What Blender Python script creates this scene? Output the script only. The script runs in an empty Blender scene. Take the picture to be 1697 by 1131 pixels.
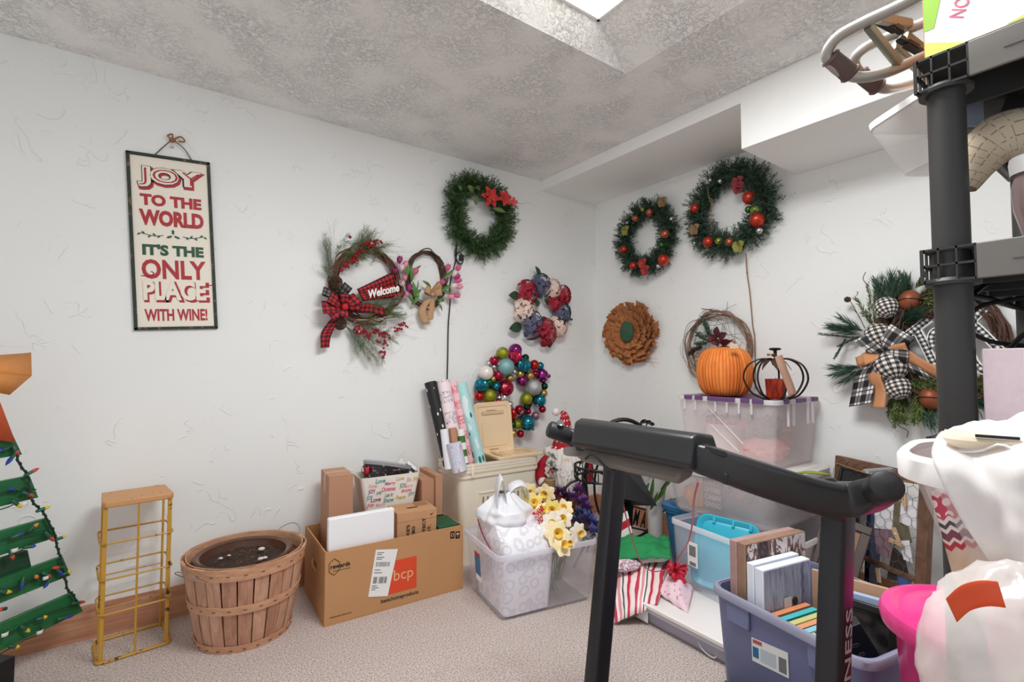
import bpy, bmesh, math, random
from mathutils import Vector, Matrix, noise as mnoise

R = random.Random(7)
sc = bpy.context.scene
COL = sc.collection
V = Vector
PI = math.pi

# ------------------------------------------------------------------ camera
CAM_H = 1.097
ROOM_H = 2.35
YB = 2.632            # plane of the back wall (sign, most wreaths)
XR = 2.68             # plane of the right wall
FPX = 824.0
AZ, PT = math.radians(54.1), math.radians(2.43)
FW = V((math.cos(AZ) * math.cos(PT), math.sin(AZ) * math.cos(PT), math.sin(PT)))
RT = V((math.sin(AZ), -math.cos(AZ), 0.0))
UP = RT.cross(FW)
CP = V((0, 0, CAM_H))
cam = bpy.data.objects.new('camera', bpy.data.cameras.new('camera'))
COL.objects.link(cam)
cam.data.sensor_width = 36.0
cam.data.lens = FPX / 1697.0 * 36.0
cam.data.clip_start = 0.02
cm = Matrix((RT, UP, -FW)).transposed().to_4x4()
cm.translation = CP
cam.matrix_world = cm
sc.camera = cam

# ------------------------------------------------------------------ light
world = bpy.data.worlds.new('world')
sc.world = world
world.use_nodes = True
bg = world.node_tree.nodes['Background']
bg.inputs[0].default_value = (0.90, 0.95, 1.0, 1)
bg.inputs[1].default_value = 0.82
al = bpy.data.lights.new('ceiling_recess_lamp', 'AREA')
al.shape = 'RECTANGLE'
al.size, al.size_y = 0.78, 0.62
al.energy = 38
al.color = (0.965, 0.985, 1.0)
alo = bpy.data.objects.new('ceiling_recess_lamp', al)
COL.objects.link(alo)
alo.location = (0.95, 0.74, ROOM_H + 0.010)

sc.cycles.max_bounces = 16
sc.cycles.diffuse_bounces = 12
sc.cycles.transparent_max_bounces = 24
sc.view_settings.view_transform = 'Standard'
sc.view_settings.look = 'None'
sc.view_settings.gamma = 1.0
sc.view_settings.use_curve_mapping = False
sc.view_settings.exposure = 0.10

# ------------------------------------------------------------------ points
def ray(u, v): return FW + RT * ((u - 848.5) / FPX) + UP * ((565.5 - v) / FPX)
def pz(u, v, z=0.0):
    r = ray(u, v); return CP + r * ((z - CAM_H) / r.z)
def px(u, v, x):
    r = ray(u, v); return CP + r * (x / r.x)
def py(u, v, y):
    r = ray(u, v); return CP + r * (y / r.y)
def pd(u, v, d): return CP + ray(u, v) * d
def bw(u, v, off=0.0): return py(u, v, YB - off)
def rw(u, v, off=0.0): return px(u, v, XR - off)

# ------------------------------------------------------------------ materials
MATS = {}
def _c(c): return (c[0], c[1], c[2], 1.0)
def S(r, g, b):
    f = lambda x: (x / 255 / 12.92) if x / 255 <= 0.04045 else ((x / 255 + 0.055) / 1.055) ** 2.4
    return (f(r), f(g), f(b))

class NT:
    def __init__(s, name):
        s.m = bpy.data.materials.new(name); s.m.use_nodes = True
        s.n = s.m.node_tree.nodes; s.l = s.m.node_tree.links
        s.b = s.n['Principled BSDF']; s.o = s.n['Material Output']
    def node(s, t, **kw):
        q = s.n.new(t)
        for k, v in kw.items(): setattr(q, k, v)
        return q
    def put(s, sock, v):
        if isinstance(v, bpy.types.NodeSocket): s.l.new(v, sock)
        elif isinstance(v, (tuple, list)) and len(v) == 3 and sock.type == 'RGBA': sock.default_value = _c(v)
        else: sock.default_value = v
    def math(s, op, a, b=0.0, clamp=False):
        q = s.node('ShaderNodeMath', operation=op, use_clamp=clamp)
        s.put(q.inputs[0], a); s.put(q.inputs[1], b); return q.outputs[0]
    def mix(s, f, a, b):
        q = s.node('ShaderNodeMix', data_type='RGBA')
        s.put(q.inputs['Factor'], f); s.put(q.inputs[6], a); s.put(q.inputs[7], b); return q.outputs[2]
    def obj(s): return s.node('ShaderNodeTexCoord').outputs['Object']
    def uv(s): return s.node('ShaderNodeTexCoord').outputs['UV']
    def sep(s, v):
        q = s.node('ShaderNodeSeparateXYZ'); s.l.new(v, q.inputs[0]); return q.outputs
    def mapping(s, v, scale=(1, 1, 1), rot=(0, 0, 0)):
        q = s.node('ShaderNodeMapping'); s.l.new(v, q.inputs[0])
        q.inputs['Scale'].default_value = scale; q.inputs['Rotation'].default_value = rot; return q.outputs[0]
    def noise(s, v, scale=5.0, detail=3.0, rough=0.5, dist=0.0):
        q = s.node('ShaderNodeTexNoise'); s.l.new(v, q.inputs['Vector'])
        q.inputs['Scale'].default_value = scale; q.inputs['Detail'].default_value = detail
        q.inputs['Roughness'].default_value = rough; q.inputs['Distortion'].default_value = dist
        return q.outputs[0]
    def voro(s, v, scale=5.0, feature='F1', rand=1.0, out='Distance'):
        q = s.node('ShaderNodeTexVoronoi', feature=feature); s.l.new(v, q.inputs['Vector'])
        q.inputs['Scale'].default_value = scale; q.inputs['Randomness'].default_value = rand
        return q.outputs[out]
    def ramp(s, f, stops, interp='LINEAR'):
        q = s.node('ShaderNodeValToRGB'); s.put(q.inputs[0], f)
        q.color_ramp.interpolation = interp
        while len(q.color_ramp.elements) < len(stops): q.color_ramp.elements.new(0.5)
        for e, (p, c) in zip(q.color_ramp.elements, stops):
            e.position = p; e.color = _c(c) if isinstance(c, (tuple, list)) else (c, c, c, 1)
        return q.outputs[0]
    def bump(s, hgt, strength=0.3, dist=0.01):
        q = s.node('ShaderNodeBump'); s.l.new(hgt, q.inputs['Height'])
        q.inputs['Strength'].default_value = strength; q.inputs['Distance'].default_value = dist
        s.l.new(q.outputs[0], s.b.inputs['Normal'])
    def set(s, col=None, rough=None, metal=None, **kw):
        if col is not None: s.put(s.b.inputs['Base Color'], col)
        if rough is not None: s.put(s.b.inputs['Roughness'], rough)
        if metal is not None: s.put(s.b.inputs['Metallic'], metal)
        for k, v in kw.items(): s.put(s.b.inputs[k.replace('_', ' ')], v)

def mat(name, col, rough=0.55, metal=0.0, var=0.0, vscale=8.0, bump=0.0, bscale=60.0, stretch=(1, 1, 1), **kw):
    """plain material with optional colour variation (var) and noise relief (bump)"""
    if name in MATS: return MATS[name]
    t = NT(name)
    c = col
    if var > 0:
        f = t.noise(t.mapping(t.obj(), stretch), vscale, 4.0, 0.6)
        c = t.mix(f, tuple(max(0, x * (1 - var)) for x in col), tuple(min(1, x * (1 + var)) for x in col))
    t.set(c, rough, metal, **kw)
    if bump > 0: t.bump(t.noise(t.mapping(t.obj(), stretch), bscale, 3.0), bump, 0.005)
    MATS[name] = t.m
    return t.m

def clear(name, tint, amount=0.35, rough=0.25):
    """translucent thin plastic: part see-through, part milky"""
    if name in MATS: return MATS[name]
    t = NT(name)
    t.set(tint, rough)
    tr = t.node('ShaderNodeBsdfTransparent'); tr.inputs[0].default_value = _c(tuple(0.9 + 0.1 * x for x in tint))
    mx = t.node('ShaderNodeMixShader')
    t.put(mx.inputs[0], amount)
    t.l.new(tr.outputs[0], mx.inputs[1]); t.l.new(t.b.outputs[0], mx.inputs[2])
    t.l.new(mx.outputs[0], t.o.inputs[0])
    MATS[name] = t.m
    return t.m

def stripes_mat(name, cols, axis=0, n=6.0, rough=0.6, uv=True):
    """hard bands of colours repeated n times along u or v"""
    if name in MATS: return MATS[name]
    t = NT(name)
    x = t.sep(t.uv() if uv else t.obj())[axis]
    f = t.math('FRACT', t.math('MULTIPLY', x, n))
    st = []; tot = sum(w for w, _ in cols); p = 0
    for w, c in cols: st.append((p / tot, c)); p += w
    t.set(t.ramp(f, st, 'CONSTANT'), rough)
    MATS[name] = t.m
    return t.m

def check_mat(name, light, mid, dark, nu, nv, rough=0.75, line=None):
    """gingham or buffalo check on uv"""
    if name in MATS: return MATS[name]
    t = NT(name)
    s = t.sep(t.uv())
    a = t.math('LESS_THAN', t.math('FRACT', t.math('MULTIPLY', s[0], nu)), 0.5)
    b = t.math('LESS_THAN', t.math('FRACT', t.math('MULTIPLY', s[1], nv)), 0.5)
    k = t.math('MULTIPLY', t.math('ADD', a, b), 0.5)
    c = t.ramp(k, [(0.0, light), (0.35, mid), (0.8, dark)], 'CONSTANT')
    if line:
        la = t.math('LESS_THAN', t.math('ABSOLUTE', t.math('SUBTRACT', t.math('FRACT', t.math('MULTIPLY', s[0], nu)), 0.75)), 0.04)
        lb = t.math('LESS_THAN', t.math('ABSOLUTE', t.math('SUBTRACT', t.math('FRACT', t.math('MULTIPLY', s[1], nv)), 0.75)), 0.04)
        c = t.mix(t.math('MAXIMUM', la, lb), c, line)
    t.set(c, rough)
    MATS[name] = t.m
    return t.m

def dots_mat(name, base, dot, scale, size=0.25, rough=0.6, rand=1.0, uv=True, stretch=(1, 1, 1)):
    if name in MATS: return MATS[name]
    t = NT(name)
    d = t.voro(t.mapping(t.uv() if uv else t.obj(), stretch), scale, rand=rand)
    t.set(t.mix(t.math('LESS_THAN', d, size), base, dot), rough)
    MATS[name] = t.m
    return t.m

def wood_mat(name, c1, c2, rough=0.6, scale=(1, 18, 18), freq=3.0, bump=0.15):
    if name in MATS: return MATS[name]
    t = NT(name)
    v = t.mapping(t.obj(), scale)
    f = t.noise(v, freq, 6.0, 0.65, 0.6)
    t.set(t.ramp(f, [(0.3, c2), (0.7, c1)]), rough)
    t.bump(f, bump, 0.003)
    MATS[name] = t.m
    return t.m

# ------------------------------------------------------------------ meshes
class MB:
    def __init__(s): s.v = []; s.f = []; s.uv = {}
    def add(s, vs, fs, uvs=None):
        o = len(s.v); s.v += [tuple(p) for p in vs]
        for k, f in enumerate(fs):
            if uvs: s.uv[len(s.f)] = uvs[k]
            s.f.append(tuple(i + o for i in f))
        return s
    def box(s, a, b, M=None):
        x0, y0, z0 = a; x1, y1, z1 = b
        vs = [V(p) for p in ((x0, y0, z0), (x1, y0, z0), (x1, y1, z0), (x0, y1, z0), (x0, y0, z1), (x1, y0, z1), (x1, y1, z1), (x0, y1, z1))]
        if M: vs = [M @ p for p in vs]
        return s.add(vs, [(3, 2, 1, 0), (4, 5, 6, 7), (0, 1, 5, 4), (1, 2, 6, 5), (2, 3, 7, 6), (3, 0, 4, 7)])
    def hexa(s, b, t):
        """b, t: four bottom and four top points"""
        return s.add([V(p) for p in list(b) + list(t)], [(3, 2, 1, 0), (4, 5, 6, 7), (0, 1, 5, 4), (1, 2, 6, 5), (2, 3, 7, 6), (3, 0, 4, 7)])
    def prism(s, poly, d, M=None, z0=0.0):
        """polygon in xy extruded from z0 to z0+d"""
        n = len(poly)
        vs = [V((p[0], p[1], z0)) for p in poly] + [V((p[0], p[1], z0 + d)) for p in poly]
        if M: vs = [M @ p for p in vs]
        return s.add(vs, [tuple(range(n - 1, -1, -1)), tuple(range(n, 2 * n))] + [(i, (i + 1) % n, n + (i + 1) % n, n + i) for i in range(n)])
    def tube(s, pts, r, seg=6, closed=False, cap=True):
        pts = [V(p) for p in pts]; n = len(pts)
        if n < 2: return s
        rs = r if isinstance(r, (list, tuple)) else [r] * n
        vs = []; prev = None
        for i, p in enumerate(pts):
            if closed: t = pts[(i + 1) % n] - pts[i - 1]
            else: t = pts[min(i + 1, n - 1)] - pts[max(i - 1, 0)]
            if t.length < 1e-9: t = V((0, 0, 1))
            t.normalize()
            if prev is None:
                a = V((0, 0, 1)) if abs(t.z) < 0.9 else V((1, 0, 0))
                u = t.cross(a).normalized()
            else:
                u = prev - t * prev.dot(t)
                if u.length < 1e-6: u = t.orthogonal()
                u.normalize()
            prev = u; w = t.cross(u)
            for k in range(seg):
                q = 2 * PI * k / seg
                vs.append(p + (u * math.cos(q) + w * math.sin(q)) * rs[i])
        fs = []; uvs = []
        m = n if closed else n - 1
        for i in range(m):
            j = (i + 1) % n
            for k in range(seg):
                k2 = (k + 1) % seg
                fs.append((i * seg + k, i * seg + k2, j * seg + k2, j * seg + k))
                uvs.append(((k / seg, i / m), ((k + 1) / seg, i / m), ((k + 1) / seg, (i + 1) / m), (k / seg, (i + 1) / m)))
        if cap and not closed:
            fs.append(tuple(range(seg - 1, -1, -1))); uvs.append([(0.5, 0.0)] * seg)
            fs.append(tuple((n - 1) * seg + k for k in range(seg))); uvs.append([(0.5, 1.0)] * seg)
        return s.add(vs, fs, uvs)
    def lathe(s, prof, seg=24, M=None, sx=1.0, sy=1.0, lobes=0, depth=0.0, cap=True):
        """profile [(r, z)] turned about z"""
        vs = []; n = len(prof)
        for (r, z) in prof:
            for k in range(seg):
                q = 2 * PI * k / seg
                rr = r * (1 - depth * abs(math.cos(q * lobes / 2)) ** 6) if lobes else r
                p = V((rr * sx * math.cos(q), rr * sy * math.sin(q), z)); vs.append(M @ p if M else p)
        fs = []; uvs = []
        for i in range(n - 1):
            for k in range(seg):
                k2 = (k + 1) % seg
                fs.append((i * seg + k, i * seg + k2, (i + 1) * seg + k2, (i + 1) * seg + k))
                uvs.append(((k / seg, i / (n - 1)), ((k + 1) / seg, i / (n - 1)), ((k + 1) / seg, (i + 1) / (n - 1)), (k / seg, (i + 1) / (n - 1))))
        if cap:
            fs.append(tuple(range(seg - 1, -1, -1))); uvs.append([(0.5, 0)] * seg)
            fs.append(tuple((n - 1) * seg + k for k in range(seg))); uvs.append([(0.5, 1)] * seg)
        return s.add(vs, fs, uvs)
    def sph(s, c, r, seg=12, rings=7, sc=(1, 1, 1), M=None):
        prof = [(max(1e-4, math.sin(PI * i / rings)) * r, -math.cos(PI * i / rings) * r) for i in range(rings + 1)]
        T = Matrix.Translation(V(c)) @ (M or Matrix()) @ Matrix.Diagonal((sc[0], sc[1], sc[2], 1))
        return s.lathe(prof, seg, T, cap=False)
    def grid(s, fn, nu, nv):
        vs = [V(fn(i / nu, j / nv)) for j in range(nv + 1) for i in range(nu + 1)]
        fs = []; uvs = []
        for j in range(nv):
            for i in range(nu):
                a = j * (nu + 1) + i
                fs.append((a, a + 1, a + nu + 2, a + nu + 1))
                uvs.append(((i / nu, j / nv), ((i + 1) / nu, j / nv), ((i + 1) / nu, (j + 1) / nv), (i / nu, (j + 1) / nv)))
        return s.add(vs, fs, uvs)
    def rr(s, levels, seg=5, cap0=True, cap1=True, M=None):
        """loft of rounded rectangles [(z, L, W, r)], optional centre shift (cx, cy)"""
        vs = []; n = 4 * (seg + 1)
        for lv in levels:
            z, L, W, r = lv[:4]; cx, cy = lv[4:6] if len(lv) > 4 else (0, 0)
            r = min(r, L / 2 - 1e-4, W / 2 - 1e-4)
            for c, (sx, sy) in enumerate(((1, 1), (-1, 1), (-1, -1), (1, -1))):
                for k in range(seg + 1):
                    q = PI / 2 * (c + k / seg)
                    p = V((cx + sx * (L / 2 - r) + r * math.cos(q), cy + sy * (W / 2 - r) + r * math.sin(q), z))
                    vs.append(M @ p if M else p)
        fs = []
        for i in range(len(levels) - 1):
            for k in range(n):
                k2 = (k + 1) % n
                fs.append((i * n + k, i * n + k2, (i + 1) * n + k2, (i + 1) * n + k))
        if cap0: fs.append(tuple(range(n - 1, -1, -1)))
        if cap1: fs.append(tuple((len(levels) - 1) * n + k for k in range(n)))
        return s.add(vs, fs)
    def blade(s, p, q, w, nrm):
        """thin leaf or needle from p to q"""
        p = V(p); q = V(q); d = q - p
        x = d.cross(V(nrm))
        if x.length < 1e-9: x = d.orthogonal()
        x.normalize(); x *= w
        m = p + d * 0.45
        return s.add([p, m + x, q, m - x], [(0, 1, 2, 3)])
    def build(s, name, m, parent=None, smooth=True, sharp=40, bev=0.0, solid=0.0, sub=0, kind=None, label=None, segs=2):
        me = bpy.data.meshes.new(name)
        me.from_pydata(s.v, [], s.f)
        if s.uv:
            ul = me.uv_layers.new(name='uv')
            for fi, poly in enumerate(me.polygons):
                u = s.uv.get(fi)
                if u:
                    for li, q in zip(poly.loop_indices, u): ul.data[li].uv = q
        if smooth and len(me.polygons):
            me.polygons.foreach_set('use_smooth', [True] * len(me.polygons))
            if sharp < 180: me.set_sharp_from_angle(angle=math.radians(sharp))
        if m is not None: me.materials.append(m)
        o = bpy.data.objects.new(name, me)
        COL.objects.link(o)
        if parent is not None: o.parent = parent
        if solid: md = o.modifiers.new('solid', 'SOLIDIFY'); md.thickness = solid; md.offset = 0
        if bev: md = o.modifiers.new('bevel', 'BEVEL'); md.width = bev; md.segments = segs; md.limit_method = 'ANGLE'
        if sub: md = o.modifiers.new('sub', 'SUBSURF'); md.levels = sub; md.render_levels = sub
        if kind: o['kind'] = kind
        if label: o['label'] = label
        return o

def thing(name, label, cat, loc=(0, 0, 0), rz=0.0, M=None, group=None):
    o = bpy.data.objects.new(name, None); COL.objects.link(o)
    o.empty_display_size = 0.05
    if M is not None: o.matrix_world = M
    else: o.location = loc; o.rotation_euler = (0, 0, rz)
    o['label'] = label; o['category'] = cat
    if group: o['group'] = group
    return o
def tag(o, label, cat, group=None):
    o['label'] = label; o['category'] = cat
    if group: o['group'] = group
    return o
def struct(o): o['kind'] = 'structure'; return o

def text(txt, name, m, parent, M, size=0.05, ext=0.0006, bold=0.0, align='CENTER', sx=1.0, shear=0.0, spacing=1.0, label=None, fit=None):
    cu = bpy.data.curves.new('t', 'FONT')
    cu.body = txt; cu.size = size; cu.extrude = ext; cu.offset = bold; cu.align_x = align; cu.align_y = 'CENTER'
    cu.shear = shear; cu.space_character = spacing; cu.resolution_u = 3
    to = bpy.data.objects.new('t', cu); COL.objects.link(to)
    me = bpy.data.meshes.new_from_object(to)
    bpy.data.objects.remove(to); bpy.data.curves.remove(cu)
    if fit:
        xs = [q.co.x for q in me.vertices]; ys = [q.co.y for q in me.vertices]
        w, h = max(xs) - min(xs), max(ys) - min(ys)
        me.transform(Matrix.Diagonal((fit[0] / w, fit[1] / h, 1, 1)) @ TR(-(max(xs) + min(xs)) / 2, -(max(ys) + min(ys)) / 2, 0))
    me.transform(M @ Matrix.Diagonal((sx, 1, 1, 1)))
    me.materials.clear(); me.materials.append(m)
    o = bpy.data.objects.new(name, me); COL.objects.link(o); o.parent = parent
    if label: o['label'] = label
    return o

# orientation frames: local x right, y up, z out of the wall
def wall_back_frame(p): 
    m = Matrix(((1, 0, 0), (0, 0, -1), (0, 1, 0))).to_4x4(); m.translation = V(p); return m
def wall_right_frame(p):
    m = Matrix(((0, 0, -1), (-1, 0, 0), (0, 1, 0))).to_4x4(); m.translation = V(p); return m
def basis(o, x, y, z):
    m = Matrix((V(x), V(y), V(z))).transposed().to_4x4(); m.translation = V(o); return m
def TR(x, y, z): return Matrix.Translation((x, y, z))
def RX(a): return Matrix.Rotation(a, 4, 'X')
def RY(a): return Matrix.Rotation(a, 4, 'Y')
def RZ(a): return Matrix.Rotation(a, 4, 'Z')
def lerp(a, b, t): return a + (b - a) * t
def rnd(a, b): return R.uniform(a, b)
def rdir():
    while True:
        d = V((rnd(-1, 1), rnd(-1, 1), rnd(-1, 1)))
        if 0.05 < d.length < 1: return d.normalized()
def smooth_path(pts, n=6):
    """Catmull-Rom through the points"""
    pts = [V(p) for p in pts]; out = []
    for i in range(len(pts) - 1):
        p0, p1, p2, p3 = pts[max(i - 1, 0)], pts[i], pts[i + 1], pts[min(i + 2, len(pts) - 1)]
        for k in range(n):
            t = k / n
            out.append(0.5 * ((2 * p1) + (p2 - p0) * t + (2 * p0 - 5 * p1 + 4 * p2 - p3) * t * t + (3 * p1 - p0 - 3 * p2 + p3) * t ** 3))
    out.append(pts[-1]); return out
def ribbon(mb, pts, wdir, w, n=6, nv=2, wave=0.0):
    """cloth band along a path; wdir a vector or a function of t"""
    P = smooth_path(pts, n); m = len(P) - 1
    L = [0.0]
    for i in range(m): L.append(L[-1] + (P[i + 1] - P[i]).length)
    def fn(u, v):
        i = min(m, int(round(u * m))); wd = wdir(i / m) if callable(wdir) else V(wdir)
        ww = w(i / m) if callable(w) else w
        return P[i] + wd.normalized() * (v - 0.5) * ww + V((0, 0, wave * math.sin(v * PI)))
    o = len(mb.f)
    mb.grid(fn, m, nv)
    # uv in metres along, so checks stay square
    for fi in range(o, len(mb.f)):
        ww = w(0.5) if callable(w) else w
        mb.uv[fi] = [(q[0] * L[-1] * 10, q[1] * ww * 10) for q in mb.uv[fi]]
    return mb
# ================================================================== setting
def wall_material(name, col):
    t = NT(name)
    o = t.obj()
    n1 = t.noise(o, 7.0, 2.0, 0.5, 0.8)
    line = t.math('SUBTRACT', 1.0, t.math('MULTIPLY', t.math('ABSOLUTE', t.math('SUBTRACT', n1, 0.5)), 60.0), True)
    mask = t.ramp(t.noise(o, 9.0, 2.0), [(0.55, 0.0), (0.62, 1.0)])
    blot = t.noise(o, 3.0, 3.0)
    hgt = t.math('ADD', t.math('MULTIPLY', line, t.math('MULTIPLY', mask, 1.0)), t.math('MULTIPLY', t.noise(o, 40.0, 3.0), 0.12))
    t.set(t.mix(blot, tuple(x * 0.95 for x in col), col), 0.75)
    t.bump(hgt, 0.55, 0.004)
    return t.m
def ceiling_material():
    t = NT('stippled ceiling paint')
    o = t.obj()
    a = t.noise(o, 62.0, 5.0, 0.62, 0.5)
    b = t.ramp(t.noise(o, 5.0, 3.0), [(0.35, 0.15), (0.6, 1.0)])
    v = t.voro(o, 80.0)
    hgt = t.math('MULTIPLY', t.math('ADD', t.ramp(a, [(0.47, 0.0), (0.6, 1.0)]), t.math('MULTIPLY', v, 0.5)), b)
    t.set(t.mix(t.noise(o, 2.5), S(240, 240, 236), S(248, 247, 244)), 0.85)
    t.bump(hgt, 0.85, 0.0045)
    return t.m
M_wall = wall_material('white trowelled wall paint', S(244, 245, 242))
M_ceil = ceiling_material()
M_soff = mat('white soffit paint', S(246, 246, 243), 0.7, var=0.03, vscale=4)

def carpet_material():
    t = NT('beige cut pile carpet')
    o = t.obj()
    a = t.noise(o, 170.0, 3.0, 0.7)
    b = t.noise(o, 5.0, 3.0)
    c = t.ramp(a, [(0.38, S(146, 136, 130)), (0.5, S(206, 191, 184)), (0.62, S(240, 224, 217))])
    st = t.math('MULTIPLY', t.ramp(t.noise(o, 3.0, 4.0), [(0.6, 0.0), (0.72, 1.0)]), 0.2)
    c = t.mix(t.math('MULTIPLY', b, 0.25), c, S(166, 148, 138))
    c = t.mix(st, c, S(150, 122, 100))
    t.set(c, 0.95)
    t.bump(a, 0.7, 0.006)
    return t.m

X0, Y0 = -2.6, -1.6
fl = MB().box((X0, Y0, -0.06), (XR + 0.1, YB + 0.1, 0.0)).build('floor', carpet_material()); struct(fl)
w1 = MB().box((X0, YB, 0.0), (XR + 0.1, YB + 0.1, ROOM_H)).build('wall_back', M_wall); struct(w1)
w2 = MB().box((XR, Y0, 0.0), (XR + 0.1, YB, ROOM_H)).build('wall_right', M_wall); struct(w2)
# ceiling with the square opening of the light well
HX0, HX1, HY0, HY1 = 0.30, 1.637, 0.25, 1.418
cb = MB()
Zc, Zt = ROOM_H, ROOM_H + 0.2
cb.box((X0, Y0, Zc), (XR + 0.1, HY0, Zt)); cb.box((X0, HY1, Zc), (XR + 0.1, YB + 0.1, Zt))
cb.box((X0, HY0, Zc), (HX0, HY1, Zt)); cb.box((HX1, HY0, Zc), (XR + 0.1, HY1, Zt))
ce = cb.build('ceiling', M_ceil, smooth=False); struct(ce)
# flared plaster sides of the well and the lit diffuser at its top
zt = Zc + 0.115
ix0, ix1, iy0, iy1 = HX0 + 0.2, 1.415, HY0 + 0.06, 1.365
well = MB()
o4 = [(HX0, HY0, Zc), (HX1, HY0, Zc), (HX1, HY1, Zc), (HX0, HY1, Zc)]
i4 = [(ix0, iy0, zt), (ix1, iy0, zt), (ix1, iy1, zt), (ix0, iy1, zt)]
well.add(o4 + i4, [(i, (i + 1) % 4, 4 + (i + 1) % 4, 4 + i) for i in range(4)])
we = well.build('trim_1', M_ceil, smooth=False); struct(we)
t = NT('lit diffuser'); t.set((1, 1, 1), 0.6, Emission_Color=(1, 0.98, 0.94), Emission_Strength=1.9)
cl = thing('ceiling_light', 'white lit panel at the top of the ceiling light well', 'ceiling light', ((ix0 + ix1) / 2, (iy0 + iy1) / 2, zt))
hx, hy = (ix1 - ix0) / 2, (iy1 - iy0) / 2
MB().box((-hx, -hy, 0.0), (hx, hy, 0.012)).build('diffuser', t.m, cl)
fr = MB()
for a, b in (((-hx, -hy), (hx, -hy + .012)), ((-hx, hy - .012), (hx, hy)), ((-hx, -hy), (-hx + .012, hy)), ((hx - .012, -hy), (hx, hy))):
    fr.box((a[0], a[1], -.006), (b[0], b[1], .0))
fr.build('frame', M_soff, cl)
MB().box((.95 - .39 - (ix0 + ix1) / 2, .74 - .31 - (iy0 + iy1) / 2, ROOM_H + .012 - zt), (.95 + .39 - (ix0 + ix1) / 2, .74 + .31 - (iy0 + iy1) / 2, .0)).build('added_lamp_box', M_soff, cl, bev=.004)  # unseen box added above the lamp, which hangs low to spare the well sides

s1 = MB().box((2.15, 1.19, 2.28), (XR, YB, ROOM_H)).build('trim_2', M_soff, bev=0.002); struct(s1)
s2 = MB().box((2.15, Y0, 2.066), (XR, 1.19, ROOM_H)).build('trim_3', M_soff, bev=0.002); struct(s2)

M_base = wood_mat('stained pine baseboard', S(206, 150, 114), S(168, 114, 84), 0.5, (1.2, 14, 26), 3.0, 0.05)
b1 = MB().prism([(0, 0), (0.016, 0), (0.016, 0.115), (0.010, 0.13), (0, 0.13)], XR - X0, basis((X0, YB, 0), (0, -1, 0), (0, 0, 1), (1, 0, 0))).build('baseboard_back', M_base); struct(b1)
M_base2 = wood_mat('stained pine baseboard along y', S(206, 150, 114), S(168, 114, 84), 0.5, (14, 1.2, 26), 3.0, 0.05)
b2 = MB().prism([(0, 0), (0.016, 0), (0.016, 0.115), (0.010, 0.13), (0, 0.13)], YB - 0.02 - Y0, basis((XR, YB - 0.02, 0), (-1, 0, 0), (0, 0, 1), (0, -1, 0))).build('baseboard_right', M_base2); struct(b2)
# ================================================================== wall hangings
def local(M, P): return M.inverted() @ V(P)
def sprig(stem, need, p, d, L, nl, n, w=0.0007, ang=0.9, sr=0.0012, droop=0.0, taper=0.5):
    """stem with needles all around"""
    p = V(p); d = V(d).normalized()
    u = d.orthogonal().normalized(); x = d.cross(u)
    pts = []
    for i in range(5):
        t = i / 4
        pts.append(p + d * L * t + V((0, -droop * L * t * t, 0)))
    if stem is not None: stem.tube(pts, [sr * (1 - 0.6 * i / 4) for i in range(5)], 4)
    for i in range(n):
        t = (i + R.random()) / n
        q = p + d * L * t + V((0, -droop * L * t * t, 0)); a = rnd(0, 2 * PI)
        o = u * math.cos(a) + x * math.sin(a)
        an = ang * rnd(0.7, 1.2)
        l = nl * rnd(0.75, 1.15) * (1 - taper * max(0, t - 0.5))
        need.blade(q, q + (d * math.cos(an) + o * math.sin(an)) * l, w, rdir())
def vine_ring(mb, a, b, n, spread, r, seg=5, depth=0.02, N=40, c=(0, 0, 0)):
    for k in range(n):
        ph, ph2 = rnd(0, 6.28), rnd(0, 6.28); da, db = rnd(-spread, spread), rnd(-spread, spread)
        f1, f2 = R.choice((2, 3, 4)), R.choice((3, 5, 7)); zo = rnd(0, depth)
        pts = []
        for i in range(N):
            q = 2 * PI * i / N
            w = spread * 0.5 * math.sin(f1 * q + ph) + spread * 0.25 * math.sin(f2 * q + ph2)
            pts.append(V(c) + V(((a + da + w) * math.cos(q), (b + db + w) * math.sin(q), zo + depth * 0.5 * (1 + math.sin(f2 * q + ph)))))
        mb.tube(pts, r * rnd(0.7, 1.2), seg, closed=True)
    mb.v = [(p[0], p[1], max(p[2], .002)) for p in mb.v]
def pinecone(mb, c, d, L, r):
    d = V(d).normalized(); u = d.orthogonal().normalized(); x = d.cross(u); c = V(c)
    n = 60
    for i in range(n):
        t = (i + 0.5) / n; a = i * 2.39996
        rr = r * (math.sin(PI * min(1, t * 0.85 + 0.12)) ** 0.7)
        o = u * math.cos(a) + x * math.sin(a)
        b = c + d * L * (t - 0.5) + o * rr * 0.35
        tip = c + d * L * (t - 0.38) + o * rr
        s_ = d.cross(o) * r * 0.28
        mb.add([b - s_ * 0.5, b + s_ * 0.5, tip + s_, tip + d * L * 0.04, tip - s_], [(0, 1, 2, 3, 4)])
    mb.sph(c, r * 0.3, 8, 6, (1, 1, 1))

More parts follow.
